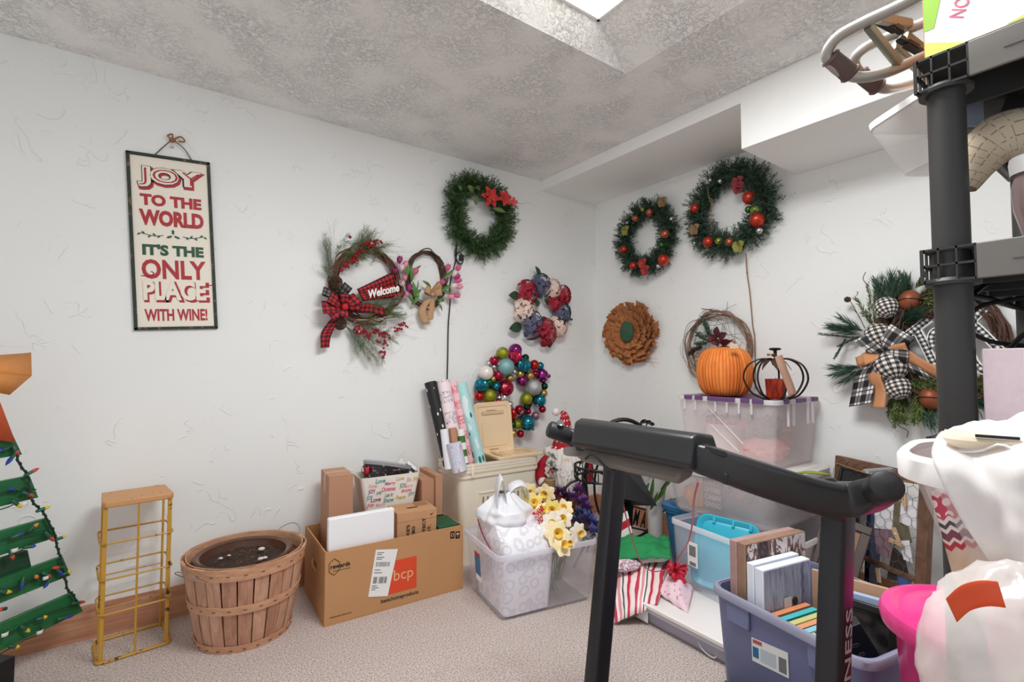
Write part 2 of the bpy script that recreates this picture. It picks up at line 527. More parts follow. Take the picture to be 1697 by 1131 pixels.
M_vine = mat('brown grapevine twig', S(104, 72, 52), 0.8, var=0.4, vscale=30)
M_vine_dk = mat('dark grapevine twig', S(84, 58, 46), 0.8, var=0.4, vscale=30)
M_pine = mat('deep green artificial pine', S(60, 98, 50), 0.6, var=0.45, vscale=25)
M_pine_dk = mat('dark bluish pine', S(54, 86, 66), 0.6, var=0.45, vscale=25)
M_pine_li = mat('olive green pine', S(96, 118, 62), 0.6, var=0.4, vscale=25)
M_frost = mat('frosted grey green pine', S(140, 148, 128), 0.7, var=0.35, vscale=25)
M_snowtw = mat('frosted white twig', S(214, 210, 204), 0.8, var=0.2, vscale=40)
M_berry = mat('glossy dark red berry', S(158, 28, 40), 0.3, var=0.25, vscale=50)
M_cone = mat('brown pine cone', S(92, 68, 56), 0.7, var=0.45, vscale=60)
M_black = mat('black satin', S(24, 24, 25), 0.4)

# ---- joy sign
TL, TRp, BR, BL = [bw(u, v, 0.012) for u, v in ((211, 249), (352, 270), (357, 545), (219, 548))]
cx = (TRp + BR - TL - BL).normalized(); cc = (TL + TRp + BR + BL) / 4
yv = (TL + TRp - BL - BR).normalized(); zv = cx.cross(yv).normalized(); yv = zv.cross(cx)
SW, SH = ((TRp - TL).length + (BR - BL).length) / 2, ((TL - BL).length + (TRp - BR).length) / 2
sg = thing('holiday_sign', 'tall cream metal sign reading Joy to the World in red with dark green frame', 'sign', M=basis(cc - zv * 0.008, cx, yv, zv))
M_cream = mat('cream enamel', S(242, 234, 218), 0.5, var=0.03, vscale=15)
M_sred = mat('sign red paint', S(178, 40, 48), 0.5, var=0.18, vscale=60)
M_sgrn = mat('sign green paint', S(38, 84, 52), 0.5, var=0.2, vscale=60)
M_sdark = mat('sign outline paint', S(74, 26, 30), 0.5)
t = NT('chipped green black frame'); o_ = t.obj()
t.set(t.mix(t.ramp(t.noise(o_, 40, 5, 0.7), [(0.56, 0.0), (0.62, 1.0)]), S(40, 50, 40), S(118, 92, 72)), 0.6); M_sfr = t.m
MB().box((-SW / 2 + .004, -SH / 2 + .004, -.002), (SW / 2 - .004, SH / 2 - .004, .002)).build('panel', M_cream, sg)
fw_ = 0.013
for a, b in (((-SW / 2, -SH / 2), (SW / 2, -SH / 2 + fw_)), ((-SW / 2, SH / 2 - fw_), (SW / 2, SH / 2)), ((-SW / 2, -SH / 2), (-SW / 2 + fw_, SH / 2)), ((SW / 2 - fw_, -SH / 2), (SW / 2, SH / 2))):
    MB().box((a[0], a[1], -.004), (b[0], b[1], .009)).build('frame', M_sfr, sg, bev=0.002)
iw = SW - 2 * fw_
def sline(txt, yc, w, h, m, bold=0.004, name='lettering', dx=0, z=.003, **k):
    return text(txt, name, m, sg, TR(dx, SH * (0.5 - yc), z), size=0.1, bold=bold, fit=(w, h), ext=.0004, **k)
sline('JOY', .142, iw * .90, SH * .135, M_sred, .012, dx=.006)
sline('JOY', .132, iw * .86, SH * .125, M_sdark, .010, z=.0045)
sline('JOY', .132, iw * .84, SH * .119, M_cream, .007, z=.0058)
sline('JOY', .132, iw * .79, SH * .10, M_sred, -.002, z=.007)
sline('TO THE', .262, iw * .80, SH * .066, M_sred, .005)
sline('WORLD', .362, iw * .84, SH * .092, M_sred, .005)
sline("IT'S THE", .545, iw * .80, SH * .064, M_sgrn, .005)
sline('ONLY', .655, iw * .84, SH * .112, M_sred, .003)
sline('PLACE', .784, iw * .86, SH * .122, M_sred, .006, dx=.007)
sline('PLACE', .776, iw * .82, SH * .112, M_cream, .004, dx=-.001, z=.005)
sline('WITH WINE!', .915, iw * .82, SH * .07, M_sred, .003)
yc = SH * (0.5 - .458)
def curl(x0, y0, s_):
    m = MB(); m.tube(smooth_path([(x0, y0, .004), (x0 + s_ * .03, y0 + s_ * .0, .004), (x0 + s_ * .045, y0 + .012, .004), (x0 + s_ * .035, y0 + .02, .004)], 4), .0018, 4); return m
for sgn in (-1, 1):                       # leafy twigs either side of the holly sprig
    m = MB(); pts = smooth_path([(sgn * .035, yc - .002, .004), (sgn * .07, yc - .006, .004), (sgn * .115, yc + .004, .004)], 5)
    m.tube(pts, .0013, 4)
    for k in range(5):
        p = pts[2 + k * 2 if 2 + k * 2 < len(pts) else -1]; m.blade(p, p + V((sgn * .012, .012 if k % 2 else -.010, .001)), .004, (0, 0, 1))
    m.build('sprig', M_sgrn, sg)
m = MB()
for a in (90, 205, 335):
    d = V((math.cos(math.radians(a)), math.sin(math.radians(a)), 0)); p = V((0, yc, .004))
    m.prism([(p.x + d.x * l - d.y * w, p.y + d.y * l + d.x * w) for l, w in ((.004, 0), (.010, .005), (.014, .003), (.018, .006), (.022, .003), (.028, 0), (.022, -.003), (.018, -.006), (.014, -.003), (.010, -.005))], .001, z0=.003)
m.build('holly_leaf', M_sgrn, sg)
for sgn, dx, dy in ((-1, -.12, -.655), (1, .105, -.70)):
    curl(dx, SH * (0.5 + dy) - .03, 1).build('flourish', M_sred, sg)
M_jute = mat('tan jute twine', S(150, 108, 70), 0.9, var=0.3, vscale=80)
NL = local(basis(cc - zv * 0.008, cx, yv, zv), bw(286, 232, 0.014))
hs = MB(); hs.tube(smooth_path([(-SW * .17, SH / 2, .002), NL + V((-.02, -.02, 0)), NL], 4), .0025, 5); hs.tube(smooth_path([(SW * .27, SH / 2, .002), NL + V((.04, -.03, 0)), NL], 4), .0025, 5)
hs.build('hanging_wire', mat('dark hanging wire', S(110, 98, 84), 0.6), sg)
kn = MB(); kn.sph(NL, .014, 8, 6, (1, .8, .8)); kn.tube(smooth_path([NL, NL + V((.03, .018, .006)), NL + V((.045, .0, .004)), NL + V((.02, -.004, .004))], 4), .0035, 5); kn.tube(smooth_path([NL, NL + V((-.018, .012, .006)), NL + V((.0, .024, .004)), NL], 4), .0035, 5)
kn.build('twine_knot', M_jute, sg)
ey = MB(); ey.tube([NL + V((-.004 + .006 * math.cos(a * .7), -.03 + .006 * math.sin(a * .7), 0)) for a in range(9)], .0015, 5, closed=True); ey.build('screw_eye', mat('steel wire', S(150, 150, 150), 0.35, 1.0), sg)

# ---- plaid bow wreath
def frame_at(wall, u, v, off=0.0):
    return wall_back_frame(bw(u, v, off)) if wall == 'b' else wall_right_frame(rw(u, v, off))
def locator(wall, M):
    f = bw if wall == 'b' else rw
    Mi = M.inverted()
    return lambda u, v, off=0.02: Mi @ f(u, v, off)
MW = frame_at('b', 605, 473); L_ = locator('b', MW)
pw = thing('plaid_bow_wreath', 'grapevine wreath with red buffalo plaid bow and Welcome sash, frosted pine and berries', 'wreath', M=MW)
m = MB(); vine_ring(m, .175, .195, 16, .02, .0042, depth=.03); m.build('grapevine_ring', M_vine, pw, kind='stuff')
c2 = lambda x, y, off=.03: L_(510 + x / 3.142, 260 + y / 3.142, off)
st, nd, fs = MB(), MB(), MB()
for (x0, y0, x1, y1, n) in ((115, 620, 75, 430, 2), (120, 600, 110, 450, 2), (170, 590, 290, 380, 3), (200, 560, 350, 400, 2), (240, 500, 300, 400, 2), (260, 520, 420, 470, 2), (150, 640, 70, 560, 1), (330, 790, 470, 740, 2), (400, 800, 480, 830, 2), (200, 870, 330, 1060, 3), (230, 880, 260, 1000, 2), (300, 880, 370, 1080, 2), (260, 860, 420, 940, 2)):
    for k in range(n):
        a = c2(x0 + rnd(-12, 12), y0 + rnd(-12, 12), .03); b = c2(x1 + rnd(-25, 25), y1 + rnd(-20, 20), .055)
        sprig(st, nd, a, b - a, (b - a).length, .045, 110, .0010, .5)
for (x0, y0, x1, y1) in ((140, 600, 135, 345), (130, 590, 110, 360), (330, 490, 520, 500), (340, 480, 390, 390), (300, 470, 450, 440), (240, 860, 470, 840), (240, 850, 430, 830), (250, 860, 590, 910), (440, 870, 560, 820), (220, 870, 380, 1080), (260, 870, 400, 1040), (330, 480, 490, 470), (280, 860, 380, 870)):
    a, b = c2(x0, y0, .03), c2(x1, y1, .06); mid = (a + b) / 2 + V((rnd(-.01, .01), rnd(-.01, .01), .01))
    pth = smooth_path([a, mid, b], 4); fs.tube(pth, [.0025 - .0018 * i / 8 for i in range(9)], 5)
    for k in range(7):
        q = pth[2 + k % 7]; e = q + ((b - a).normalized() * rnd(.01, .03) + V((rnd(-.02, .02), rnd(-.02, .02), rnd(0, .01)))); fs.tube([q, e], [.0012, .0006], 4)
st.build('pine_stems', M_vine_dk, pw, kind='stuff'); nd.build('pine_needles', M_frost, pw, kind='stuff'); fs.build('frosted_twigs', M_snowtw, pw, kind='stuff')
nd2 = MB()
for k in range(50):
    x0, y0 = (rnd(150, 330), rnd(440, 560)) if k < 24 else (rnd(250, 440), rnd(780, 960))
    a = c2(x0, y0, .03); sprig(None, nd2, a, V((rnd(-.3, 1), rnd(-.8, .8), .5)), .07, .035, 34, .0012, .6)
nd2.build('dark_needles', M_pine_li, pw, kind='stuff')
be = MB()
for (x0, y0, x1, y1, n) in ((170, 590, 270, 520, 36), (200, 560, 330, 440, 34), (330, 450, 385, 455, 10), (300, 450, 380, 480, 6), (250, 890, 340, 950, 26), (330, 900, 440, 940, 26), (370, 960, 420, 980, 8), (385, 1000, 405, 1040, 9), (440, 900, 520, 870, 16)):
    for k in range(n):
        f = R.random(); be.sph(c2(lerp(x0, x1, f) + rnd(-16, 16), lerp(y0, y1, f) + rnd(-18, 18), rnd(.045, .075)), rnd(.0055, .0085), 8, 5)
be.sph(c2(220, 418, .05), .009, 8, 5)
be.build('berries', M_berry, pw, kind='stuff')
for (x, y, r) in ((145, 655, .034), (168, 868, .034)):
    m = MB(); pinecone(m, c2(x, y, .06), (.25, -.3, 1), .055, r); m.build('pine_cone', M_cone, pw, smooth=False)
M_buf = check_mat('red buffalo plaid', S(196, 34, 44), S(130, 20, 30), S(40, 20, 24), 4.2, 4.2)
M_bufb = check_mat('black grey plaid', S(120, 112, 110), S(70, 66, 66), S(28, 28, 30), 4.2, 4.2)
# sash with Welcome
a0, a1, b0, b1 = c2(255, 690, .055), c2(285, 752, .055), c2(438, 602, .05), c2(500, 728, .05)
m = MB(); m.grid(lambda u, v: lerp(lerp(a0, a1, v), lerp(b0, b1, v), u) + V((0, 0, .010 * math.sin(v * PI * 3) * (.3 + u) + .006 * math.sin(u * 5))), 14, 12)
for k in m.uv: m.uv[k] = [(q[0] * 2.3, q[1] * 1.3) for q in m.uv[k]]
m.build('sash', M_buf, pw, solid=.0015)
pa, pb = c2(318, 716, .078), c2(475, 680, .078)
xa = (pb - pa).normalized(); za = V((0, 0, 1)); ya = za.cross(xa).normalized()
M_white = mat('white satin', S(244, 242, 240), 0.45)
text('Welcome', 'lettering', M_white, pw, basis((pa + pb) / 2, xa, ya, za), size=.05, bold=.0016, shear=.35, fit=((pb - pa).length, .043), ext=.0025)
# bow loops and tails
def bow(parent, c, loops, m_, wd, name='bow_loop', solid=.0012):
    for (ang, L, wid, tw) in loops:
        d = V((math.cos(math.radians(ang)), math.sin(math.radians(ang)), 0)); n = V((-d.y, d.x, 0))
        mb = MB()
        ribbon(mb, [c, c + d * L * .45 + V((0, 0, .035)), c + d * L + V((0, 0, .045)), c + d * L * 1.02 + V((0, 0, .02)), c + d * L * .5 + V((0, 0, .004)), c], lambda t_, n=n, tw=tw: n + V((0, 0, tw)), lambda t_: wid * (.35 + .65 * math.sin(PI * min(1, max(0, t_))) ** .6), 5, 4)
        mb.build(name, m_, parent, solid=solid)
bc = c2(185, 785, .06)
bow(pw, bc, ((150, .085, .07, .4), (185, .105, .07, .3), (215, .085, .06, .2), (40, .075, .065, -.3), (95, .06, .06, .3), (5, .07, .05, .3), (255, .05, .05, .3)), M_buf, .06)
bow(pw, bc + V((-.02, .045, -.02)), ((160, .085, .05, .5), (60, .075, .055, .4)), M_bufb, .05)
m = MB(); m.sph(bc + V((0, 0, .03)), .018, 8, 6, (1, 1.1, .8)); m.build('bow_knot', mat('red plaid knot', S(190, 34, 44), .7), pw)
m = MB(); ribbon(m, [bc + V((-.005, -.02, .01)), c2(120, 880, .06), c2(95, 930, .05), c2(90, 995, .045)], lambda t_: V((1, .1, .5 * math.sin(5 * t_))), .055, 5, 3); m.build('ribbon_tail', M_buf, pw, solid=.0012)
m = MB(); ribbon(m, [bc + V((.02, 0, .01)), c2(270, 790, .075), c2(330, 790, .06), c2(400, 808, .06)], lambda t_: V((.1, 1, .5 * math.sin(5 * t_))), .052, 5, 3); m.build('ribbon_tail', M_buf, pw, solid=.0012)

# ---- tulip wreath
MW = frame_at('b', 704, 464); L_ = locator('b', MW)
tw = thing('tulip_wreath', 'small brown twig wreath with pink and white tulips and tan burlap bow', 'wreath', M=MW)
m = MB(); vine_ring(m, .112, .16, 14, .012, .0035, depth=.025); m.build('twig_ring', M_vine_dk, tw, kind='stuff')
M_tul = [mat('pink tulip', S(214, 96, 140), .5, var=.15, vscale=40), mat('magenta tulip', S(168, 58, 118), .5, var=.15, vscale=40), mat('blush white tulip', S(238, 216, 216), .5, var=.08, vscale=40), mat('light pink tulip', S(232, 150, 176), .5, var=.15, vscale=40)]
M_leaf = mat('fresh green leaf', S(84, 122, 58), .5, var=.25, vscale=20)
M_leafdk = mat('dark green leaf', S(46, 76, 48), .45, var=.25, vscale=20)
def tulip(parent, c, d, L, r, m_):
    d = V(d).normalized(); u = d.orthogonal().normalized(); w = d.cross(u)
    M = basis(c, u, w, d); mb = MB()
    for k in range(6):
        a = 2 * PI * k / 6 + .2; rr_ = r * (1 if k % 2 else .86)
        def fn(s_, t_, a=a, rr_=rr_):
            wd = math.sin(PI * min(1, t_ * .8 + .12)) * .62; q = a + (s_ - .5) * 2 * wd
            rad = rr_ * math.sin(PI * (.12 + .68 * t_)) ** .8
            return M @ V((rad * math.cos(q), rad * math.sin(q), L * t_))
        mb.grid(fn, 4, 5)
    return mb.build('tulip', m_, parent)
def leaf(parent, a, b, w, m_, bend=.01, name='leaf', nrm=(0, 0, 1)):
    a = V(a); b = V(b); d = b - a; n = V(nrm); x = d.cross(n).normalized(); mb = MB()
    mb.grid(lambda s_, t_: a + d * t_ + x * (s_ - .5) * 2 * w * math.sin(PI * min(1, t_ * .93 + .06)) ** .8 + n * (bend * math.sin(PI * t_) + abs(s_ - .5) * w * .5), 4, 7)
    return mb.build(name, m_, parent)
for (x, y, k, dx, dy) in ((475, 545, 1, -.1, .8), (455, 597, 1, -.4, .5), (485, 585, 2, 0, .8), (503, 570, 3, .2, 1), (555, 605, 0, .3, 1), (502, 635, 3, -.3, .6), (490, 665, 2, -.5, .5), (525, 690, 1, 0, .9), (515, 717, 3, -.9, .1), (725, 585, 0, .1, 1), (775, 588, 0, .4, .8), (758, 615, 2, .3, .8), (768, 630, 1, .6, .6), (775, 648, 0, .8, .4), (692, 660, 0, .2, .6), (750, 675, 2, .9, .3), (735, 728, 3, .9, -.1), (765, 722, 0, .9, -.1), (780, 680, 3, .9, .3)):
    tulip(tw, c2(x, y, .045) - V((dx, dy, 0)).normalized() * .012, (dx, dy, .5), .045, .0165, M_tul[k])
for (x0, y0, x1, y1, w) in ((510, 640, 520, 540, .012), (540, 650, 535, 560, .014), (540, 600, 590, 565, .007), (560, 740, 545, 650, .013), (545, 730, 590, 690, .012), (640, 680, 595, 645, .009), (560, 720, 575, 640, .005), (700, 640, 760, 585, .010), (690, 700, 750, 665, .011), (670, 745, 712, 750, .013), (675, 755, 700, 805, .006), (540, 770, 580, 720, .012), (700, 700, 755, 720, .010), (520, 700, 545, 760, .009)):
    leaf(tw, c2(x0, y0, .04), c2(x1, y1, .05), w, M_leaf)
M_burl = mat('tan burlap ribbon', S(190, 152, 114), .9, var=.15, vscale=60, bump=.3, bscale=300)
bc = c2(640, 720, .05)
bow(tw, bc, ((55, .07, .05, .5), (150, .05, .05, .3), (20, .05, .045, .3)), M_burl, .05)
m = MB(); m.sph(bc + V((0, 0, .022)), .013, 8, 6); m.build('bow_knot', M_burl, tw)
for pts in ([(630, 740), (595, 800), (615, 870)], [(640, 740), (640, 790), (632, 850)]):
    m = MB(); ribbon(m, [c2(x, y, .05) for x, y in pts], lambda t_: V((1, .2, .4)), .045, 5, 2); m.build('ribbon_tail', M_burl, tw, solid=.001)

# ---- poinsettia wreath (fully evergreen)
def evergreen(parent, a, b, tr, ns, m_, nl=.024, seed=3, irregular=0.0, hole=None):
    rr_ = random.Random(seed); st, nd = MB(), MB()
    core = MB(); core.tube([V((a * math.cos(q * PI / 18), b * math.sin(q * PI / 18), .03)) for q in range(36)], .012, 5, closed=True)
    for k in range(ns):
        q = 2 * PI * (k + rr_.random()) / ns
        wob = 1 + irregular * math.sin(3 * q + 1) + irregular * .6 * math.sin(5 * q + 2)
        base = V((a * wob * math.cos(q), b * wob * math.sin(q), .03))
        rad = V((math.cos(q) / a, math.sin(q) / b, 0)).normalized(); tan = V((-rad.y, rad.x, 0))
        f = rr_.uniform(-1, 1)
        d = rad * f + tan * rr_.uniform(-.7, .7) + V((0, 0, rr_.uniform(-.05, .8)))
        d.normalize(); L = tr * rr_.uniform(.7, 1.15)
        sprig(st, nd, base, d, L, nl, 26, .0019, .75)
    for q_ in (st, nd): q_.v = [(p[0], p[1], max(p[2], .003)) for p in q_.v]
    core.build('wire_ring', M_leafdk, parent); st.build('twig_stems', M_vine_dk, parent, kind='stuff'); nd.build('pine_needles', m_, parent, kind='stuff')
MW = frame_at('b', 789, 361); L_ = locator('b', MW)
ew = thing('poinsettia_wreath', 'bushy plain green pine wreath with red poinsettia, nearest the ceiling', 'wreath', M=MW)
evergreen(ew, .185, .195, .092, 850, M_pine, seed=5, irregular=.05)
M_poin = mat('red poinsettia velvet', S(198, 50, 48), .7, var=.3, vscale=30)
def poinsettia(c, n, L, w, m_, spin=0, z=.03):
    for k in range(n):
        a = spin + 2 * PI * k / n; d = V((math.cos(a), math.sin(a), 0))
        leaf(ew, c + V((0, 0, z)), c + d * L + V((0, 0, z + .012)), w, m_, .012, 'petal')
pc = c2(930, 220, .09); poinsettia(pc, 6, .07, .017, M_poin); poinsettia(pc, 5, .045, .013, M_poin, .4, .04)
pc = c2(1005, 225, .085); poinsettia(pc, 6, .055, .015, M_poin, .3); 
pc = c2(1050, 245, .08); poinsettia(pc, 4, .035, .013, mat('pink poinsettia velvet', S(214, 90, 92), .7), .1)
m = MB(); [m.sph(c2(945 + rnd(-12, 12), 222 + rnd(-12, 12), .14), .004, 6, 4) for k in range(8)]; m.build('flower_centre', mat('gold stamen', S(214, 170, 70), .4), ew)
for (x0, y0, x1, y1, w) in ((860, 190, 830, 150, .018), (880, 250, 855, 215, .016), (900, 170, 870, 160, .013), (800, 180, 780, 150, .013), (960, 270, 1030, 290, .014)):
    leaf(ew, c2(x0, y0, .08), c2(x1, y1, .09), w, M_pine_li)
m = MB(); m.tube(smooth_path([c2(1050, 250, .08), c2(1080, 285, .05), c2(1075, 240, .04), c2(1131, 250, .03)], 5), .0006, 4); m.tube(smooth_path([c2(1030, 220, .08), c2(1090, 245, .03), c2(1150, 240, .01), c2(1190, 262, .01)], 5), .0005, 4); m.build('loose_wire', mat('thin grey wire', S(120, 120, 122), .5), ew)

# ---- hydrangea wreath
c3 = lambda x, y, off=.04: L_(770 + x / 3.427, 430 + y / 3.427, off)
MW = frame_at('b', 894, 512); L_ = locator('b', MW)
hw = thing('hydrangea_wreath', 'round wreath of red, cream and slate blue cloth hydrangea heads', 'wreath', M=MW)
m = MB(); m.tube([c3(428 + 108 * math.cos(k * .2618), 290 + 130 * math.sin(k * .2618), .02) for k in range(24)], .012, 6, closed=True); m.build('wire_ring', M_leafdk, hw)
M_hyd = {'r': mat('crimson hydrangea', S(170, 34, 56), .7, var=.3, vscale=40), 'n': mat('slate blue hydrangea', S(92, 98, 122), .7, var=.25, vscale=40), 'c': mat('cream hydrangea', S(240, 216, 202), .7, var=.1, vscale=40)}
def bloom(c, r, m_, n=46):
    mb = MB()
    for k in range(n):
        d = rdir(); d.z = abs(d.z) * .9 + .05; d.normalize(); p = c + V((d.x * r, d.y * r * 1.1, d.z * r * .7))
        u = d.orthogonal().normalized(); w = d.cross(u); sp = rnd(0, 1.5); s_ = rnd(.014, .02)
        for j in range(4):
            a = sp + j * PI / 2; e = u * math.cos(a) + w * math.sin(a); f = d.cross(e)
            mb.add([p, p + e * s_ * .6 + f * s_ * .5 + d * .003, p + e * s_ * 1.15 + d * .001, p + e * s_ * .6 - f * s_ * .5 + d * .003], [(0, 1, 2, 3)])
    mb.sph(c, r * .6, 10, 6, (1, 1.1, .5))
    mb.build('hydrangea_bloom', m_, hw, smooth=False)
for (x, y, r, k) in ((352, 190, .060, 'r'), (432, 150, .058, 'n'), (498, 170, .05, 'c'), (555, 205, .05, 'r'), (515, 252, .045, 'r'), (548, 305, .056, 'n'), (530, 380, .055, 'c'), (455, 415, .068, 'r'), (375, 372, .07, 'n'), (338, 292, .062, 'c')):
    bloom(c3(x, y, .045), r * 1.3, M_hyd[k], 80)
for (x0, y0, x1, y1, w) in ((310, 210, 248, 205, .03), (320, 380, 250, 395, .035), (460, 440, 480, 505, .03), (425, 105, 400, 40, .018), (400, 220, 410, 275, .022), (470, 260, 450, 225, .015), (455, 360, 440, 325, .018), (590, 330, 600, 350, .02)):
    leaf(hw, c3(x0, y0, .03), c3(x1, y1, .05), w, M_leafdk)

# ---- ornament wreath
MW = frame_at('b', 850, 650); L_ = locator('b', MW)
ow = thing('ornament_wreath', 'wreath made of shiny multicoloured ball ornaments above the cream hampers', 'wreath', M=MW)
m = MB(); m.tube([c3(265 + 118 * math.cos(k * .2618), 755 + 165 * math.sin(k * .2618), .02) for k in range(24)], .013, 6, closed=True); m.build('foam_ring', mat('dark foam ring', S(70, 40, 44), .8), ow)
def orn(name, c, rough=.18, metal=.75, glit=0.0):
    if name in MATS: return MATS[name]
    t = NT(name); t.set(c, rough, metal)
    if glit: t.bump(t.voro(t.obj(), 260.0), glit, .002)
    MATS[name] = t.m; return t.m
OC = {'lime': orn('lime glitter ornament', S(150, 154, 40), .35, .6, .6), 'pur': orn('purple ornament', S(140, 44, 118)), 'pink': orn('raspberry ornament', S(204, 48, 88)), 'sil': orn('silver ornament', S(206, 204, 204), .15, .9), 'silg': orn('silver glitter ornament', S(190, 188, 190), .4, .7, .8), 'aqua': orn('pale aqua glitter ornament', S(132, 176, 178), .4, .3, .5), 'teal': orn('teal ornament', S(40, 130, 150)), 'red': orn('red ornament', S(196, 40, 40)), 'crim': orn('crimson ornament', S(170, 30, 62)), 'wht': orn('pearl white ornament', S(236, 226, 218), .3, .1), 'grn': orn('green ornament', S(20, 116, 52)), 'gold': orn('gold ornament', S(190, 160, 92), .25, .8, .3), 'mauve': orn('mauve ornament', S(158, 120, 136), .2, .5), 'dkg': orn('dark green ornament', S(24, 70, 48))}
balls = ((215, 535, 33, 'lime'), (288, 517, 35, 'pur'), (288, 555, 36, 'pink'), (167, 577, 25, 'crim'), (135, 593, 17, 'sil'), (167, 612, 15, 'sil'), (232, 612, 46, 'aqua'), (335, 602, 38, 'teal'), (395, 600, 27, 'red'), (428, 606, 22, 'teal'), (122, 645, 36, 'wht'), (95, 715, 34, 'teal'), (135, 700, 21, 'grn'), (178, 722, 23, 'teal'), (232, 732, 42, 'crim'), (190, 660, 30, 'crim'), (258, 675, 22, 'gold'), (282, 640, 15, 'sil'), (315, 652, 20, 'gold'), (370, 662, 24, 'gold'), (440, 662, 34, 'pur'), (477, 664, 12, 'pur'), (325, 690, 30, 'pur'), (390, 727, 44, 'silg'), (453, 722, 20, 'dkg'), (448, 762, 22, 'gold'), (83, 778, 24, 'red'), (140, 775, 35, 'lime'), (208, 797, 34, 'sil'), (350, 793, 33, 'lime'), (425, 802, 36, 'teal'), (442, 852, 20, 'crim'), (258, 825, 17, 'sil'), (262, 880, 30, 'red'), (310, 855, 25, 'crim'), (320, 866, 14, 'sil'), (350, 838, 16, 'dkg'), (363, 866, 15, 'crim'), (300, 938, 32, 'lime'), (357, 930, 42, 'teal'), (403, 890, 24, 'mauve'), (275, 990, 20, 'gold'), (317, 992, 20, 'crim'), (275, 940, 18, 'dkg'), (345, 560, 20, 'dkg'), (400, 650, 18, 'crim'), (160, 680, 16, 'gold'), (190, 810, 18, 'crim'), (230, 860, 24, 'teal'), (225, 920, 26, 'gold'), (240, 970, 22, 'crim'))
for i, (x, y, r, k) in enumerate(balls):
    rad = r / 3.427 * .0043
    c = c3(x, y, .055 + rnd(-.01, .012) + (.012 if r > 35 else 0)); mb = MB()
    if (x, y) in ((335, 602), (95, 715), (208, 797), (262, 880), (288, 555)):
        mb.lathe([(max(1e-4, math.sin(PI * j / 8)) * rad, -math.cos(PI * j / 8) * rad) for j in range(9)], 32, TR(*c) @ RZ(rnd(-.6, .6)) @ RX(PI / 2), lobes=16, depth=.12, cap=False)
    elif (x, y) == (300, 938):
        mb.sph(c, rad * .7, 10, 6)
        for q in range(46):
            d = rdir(); mb.tube([c, c + d * rad * 1.15], [rad * .07, rad * .02], 4)
    elif (x, y) == (440, 662): mb.lathe([(.2 * rad, -1.3 * rad), (.5 * rad, -1.1 * rad), (rad, -.4 * rad), (rad, .1 * rad), (.6 * rad, .55 * rad), (.75 * rad, .75 * rad), (.3 * rad, 1.1 * rad), (.1 * rad, 1.3 * rad)], 16, TR(*c) @ RZ(.3) @ RX(PI / 2))
    else: mb.sph(c, rad, 16, 9)
    o = mb.build('ornament', OC[k], ow)
    if i % 3 == 0 and r > 24:
        d = V((rnd(-1, 1), rnd(-1, 1), .15)).normalized(); m2 = MB(); u = d.orthogonal().normalized()
        m2.lathe([(rad * .22, 0), (rad * .22, rad * .25), (rad * .16, rad * .3)], 8, basis(c + d * rad * .95, u, d.cross(u), d)); m2.build('cap', OC['sil'], o)
m = MB(); m.sph(c3(226, 722, .098), .014, 10, 6, (1, 1, .5)); m.build('ornament_reflector', orn('pink reflector', S(236, 170, 168), .3, .3), ow)

# ---- two pine wreaths with ornaments on the right wall
c4 = lambda x, y, off=.06: L_(990 + x / 3.056, 250 + y / 3.056, off)
OR = {'r': orn('red orange satin ornament', S(190, 58, 36), .3, .5), 'c': orn('copper satin ornament', S(182, 96, 66), .3, .6), 'l': orn('lime satin ornament', S(150, 160, 60), .3, .5), 'g': orn('leaf green ornament', S(60, 110, 40), .25, .6), 's': OC['sil']}
M_bows = {'o': mat('olive glitter bow', S(140, 138, 60), .6, var=.3, vscale=120), 'b': mat('brown glitter bow', S(132, 104, 68), .6, var=.3, vscale=120), 'r': mat('red glitter bow', S(168, 50, 46), .6, var=.35, vscale=120), 'd': mat('dark red glitter bow', S(134, 40, 48), .6, var=.35, vscale=120)}
def ornwreath(u, v, label, a, b, tr, ns, bl, bows, seed):
    global L_
    MW = frame_at('r', u, v); L_ = locator('r', MW)
    w_ = thing('pine_ornament_wreath', label, 'wreath', M=MW, group='pine wreaths with ornaments')
    evergreen(w_, a, b, tr, ns, M_pine_dk, .026, seed)
    for (x, y, r, k) in bl:
        rad = r / 3.056 * .0041; mb = MB(); mb.sph(c4(x, y, .085), rad, 14, 8); mb.build('ornament', OR[k], w_)
    for (x, y, k) in bows:
        c = c4(x, y, .09)
        for d in ((.8, .5, .2), (-.8, .4, .2), (.4, -.8, .2), (-.3, -.7, .2)): leaf(w_, c, c + V(d).normalized() * .04, .02, M_bows[k], .012, 'bow_loop')
    return w_
wA = ornwreath(1078, 396, 'smaller pine wreath with red and green balls, left of the wreath pair by the soffit', .185, .19, .088, 700,
    ((265, 313, 19, 'c'), (193, 343, 18, 'c'), (230, 298, 12, 'l'), (375, 345, 10, 's'), (343, 423, 22, 'c'), (133, 500, 21, 'r'), (325, 477, 14, 'g'), (334, 553, 27, 'r'), (183, 583, 21, 'r'), (135, 562, 12, 'g'), (308, 585, 11, 's'), (152, 365, 10, 's')), ((148, 405, 'o'), (335, 260, 'b'), (248, 605, 'r'), (235, 570, 'r')), 11)
wB = ornwreath(1217, 350, 'larger pine wreath with red balls and a dangling vine, right of the wreath pair', .20, .20, .098, 800,
    ((495, 292, 22, 'r'), (770, 238, 28, 'r'), (808, 350, 31, 'r'), (800, 302, 20, 'l'), (765, 298, 14, 'g'), (562, 462, 25, 'r'), (615, 458, 16, 'l'), (668, 463, 19, 'c'), (820, 405, 14, 's'), (622, 155, 11, 's'), (572, 150, 10, 's'), (492, 468, 10, 's')), ((715, 160, 'd'), (720, 188, 'd'), (498, 398, 'b'), (720, 485, 'o')), 12)
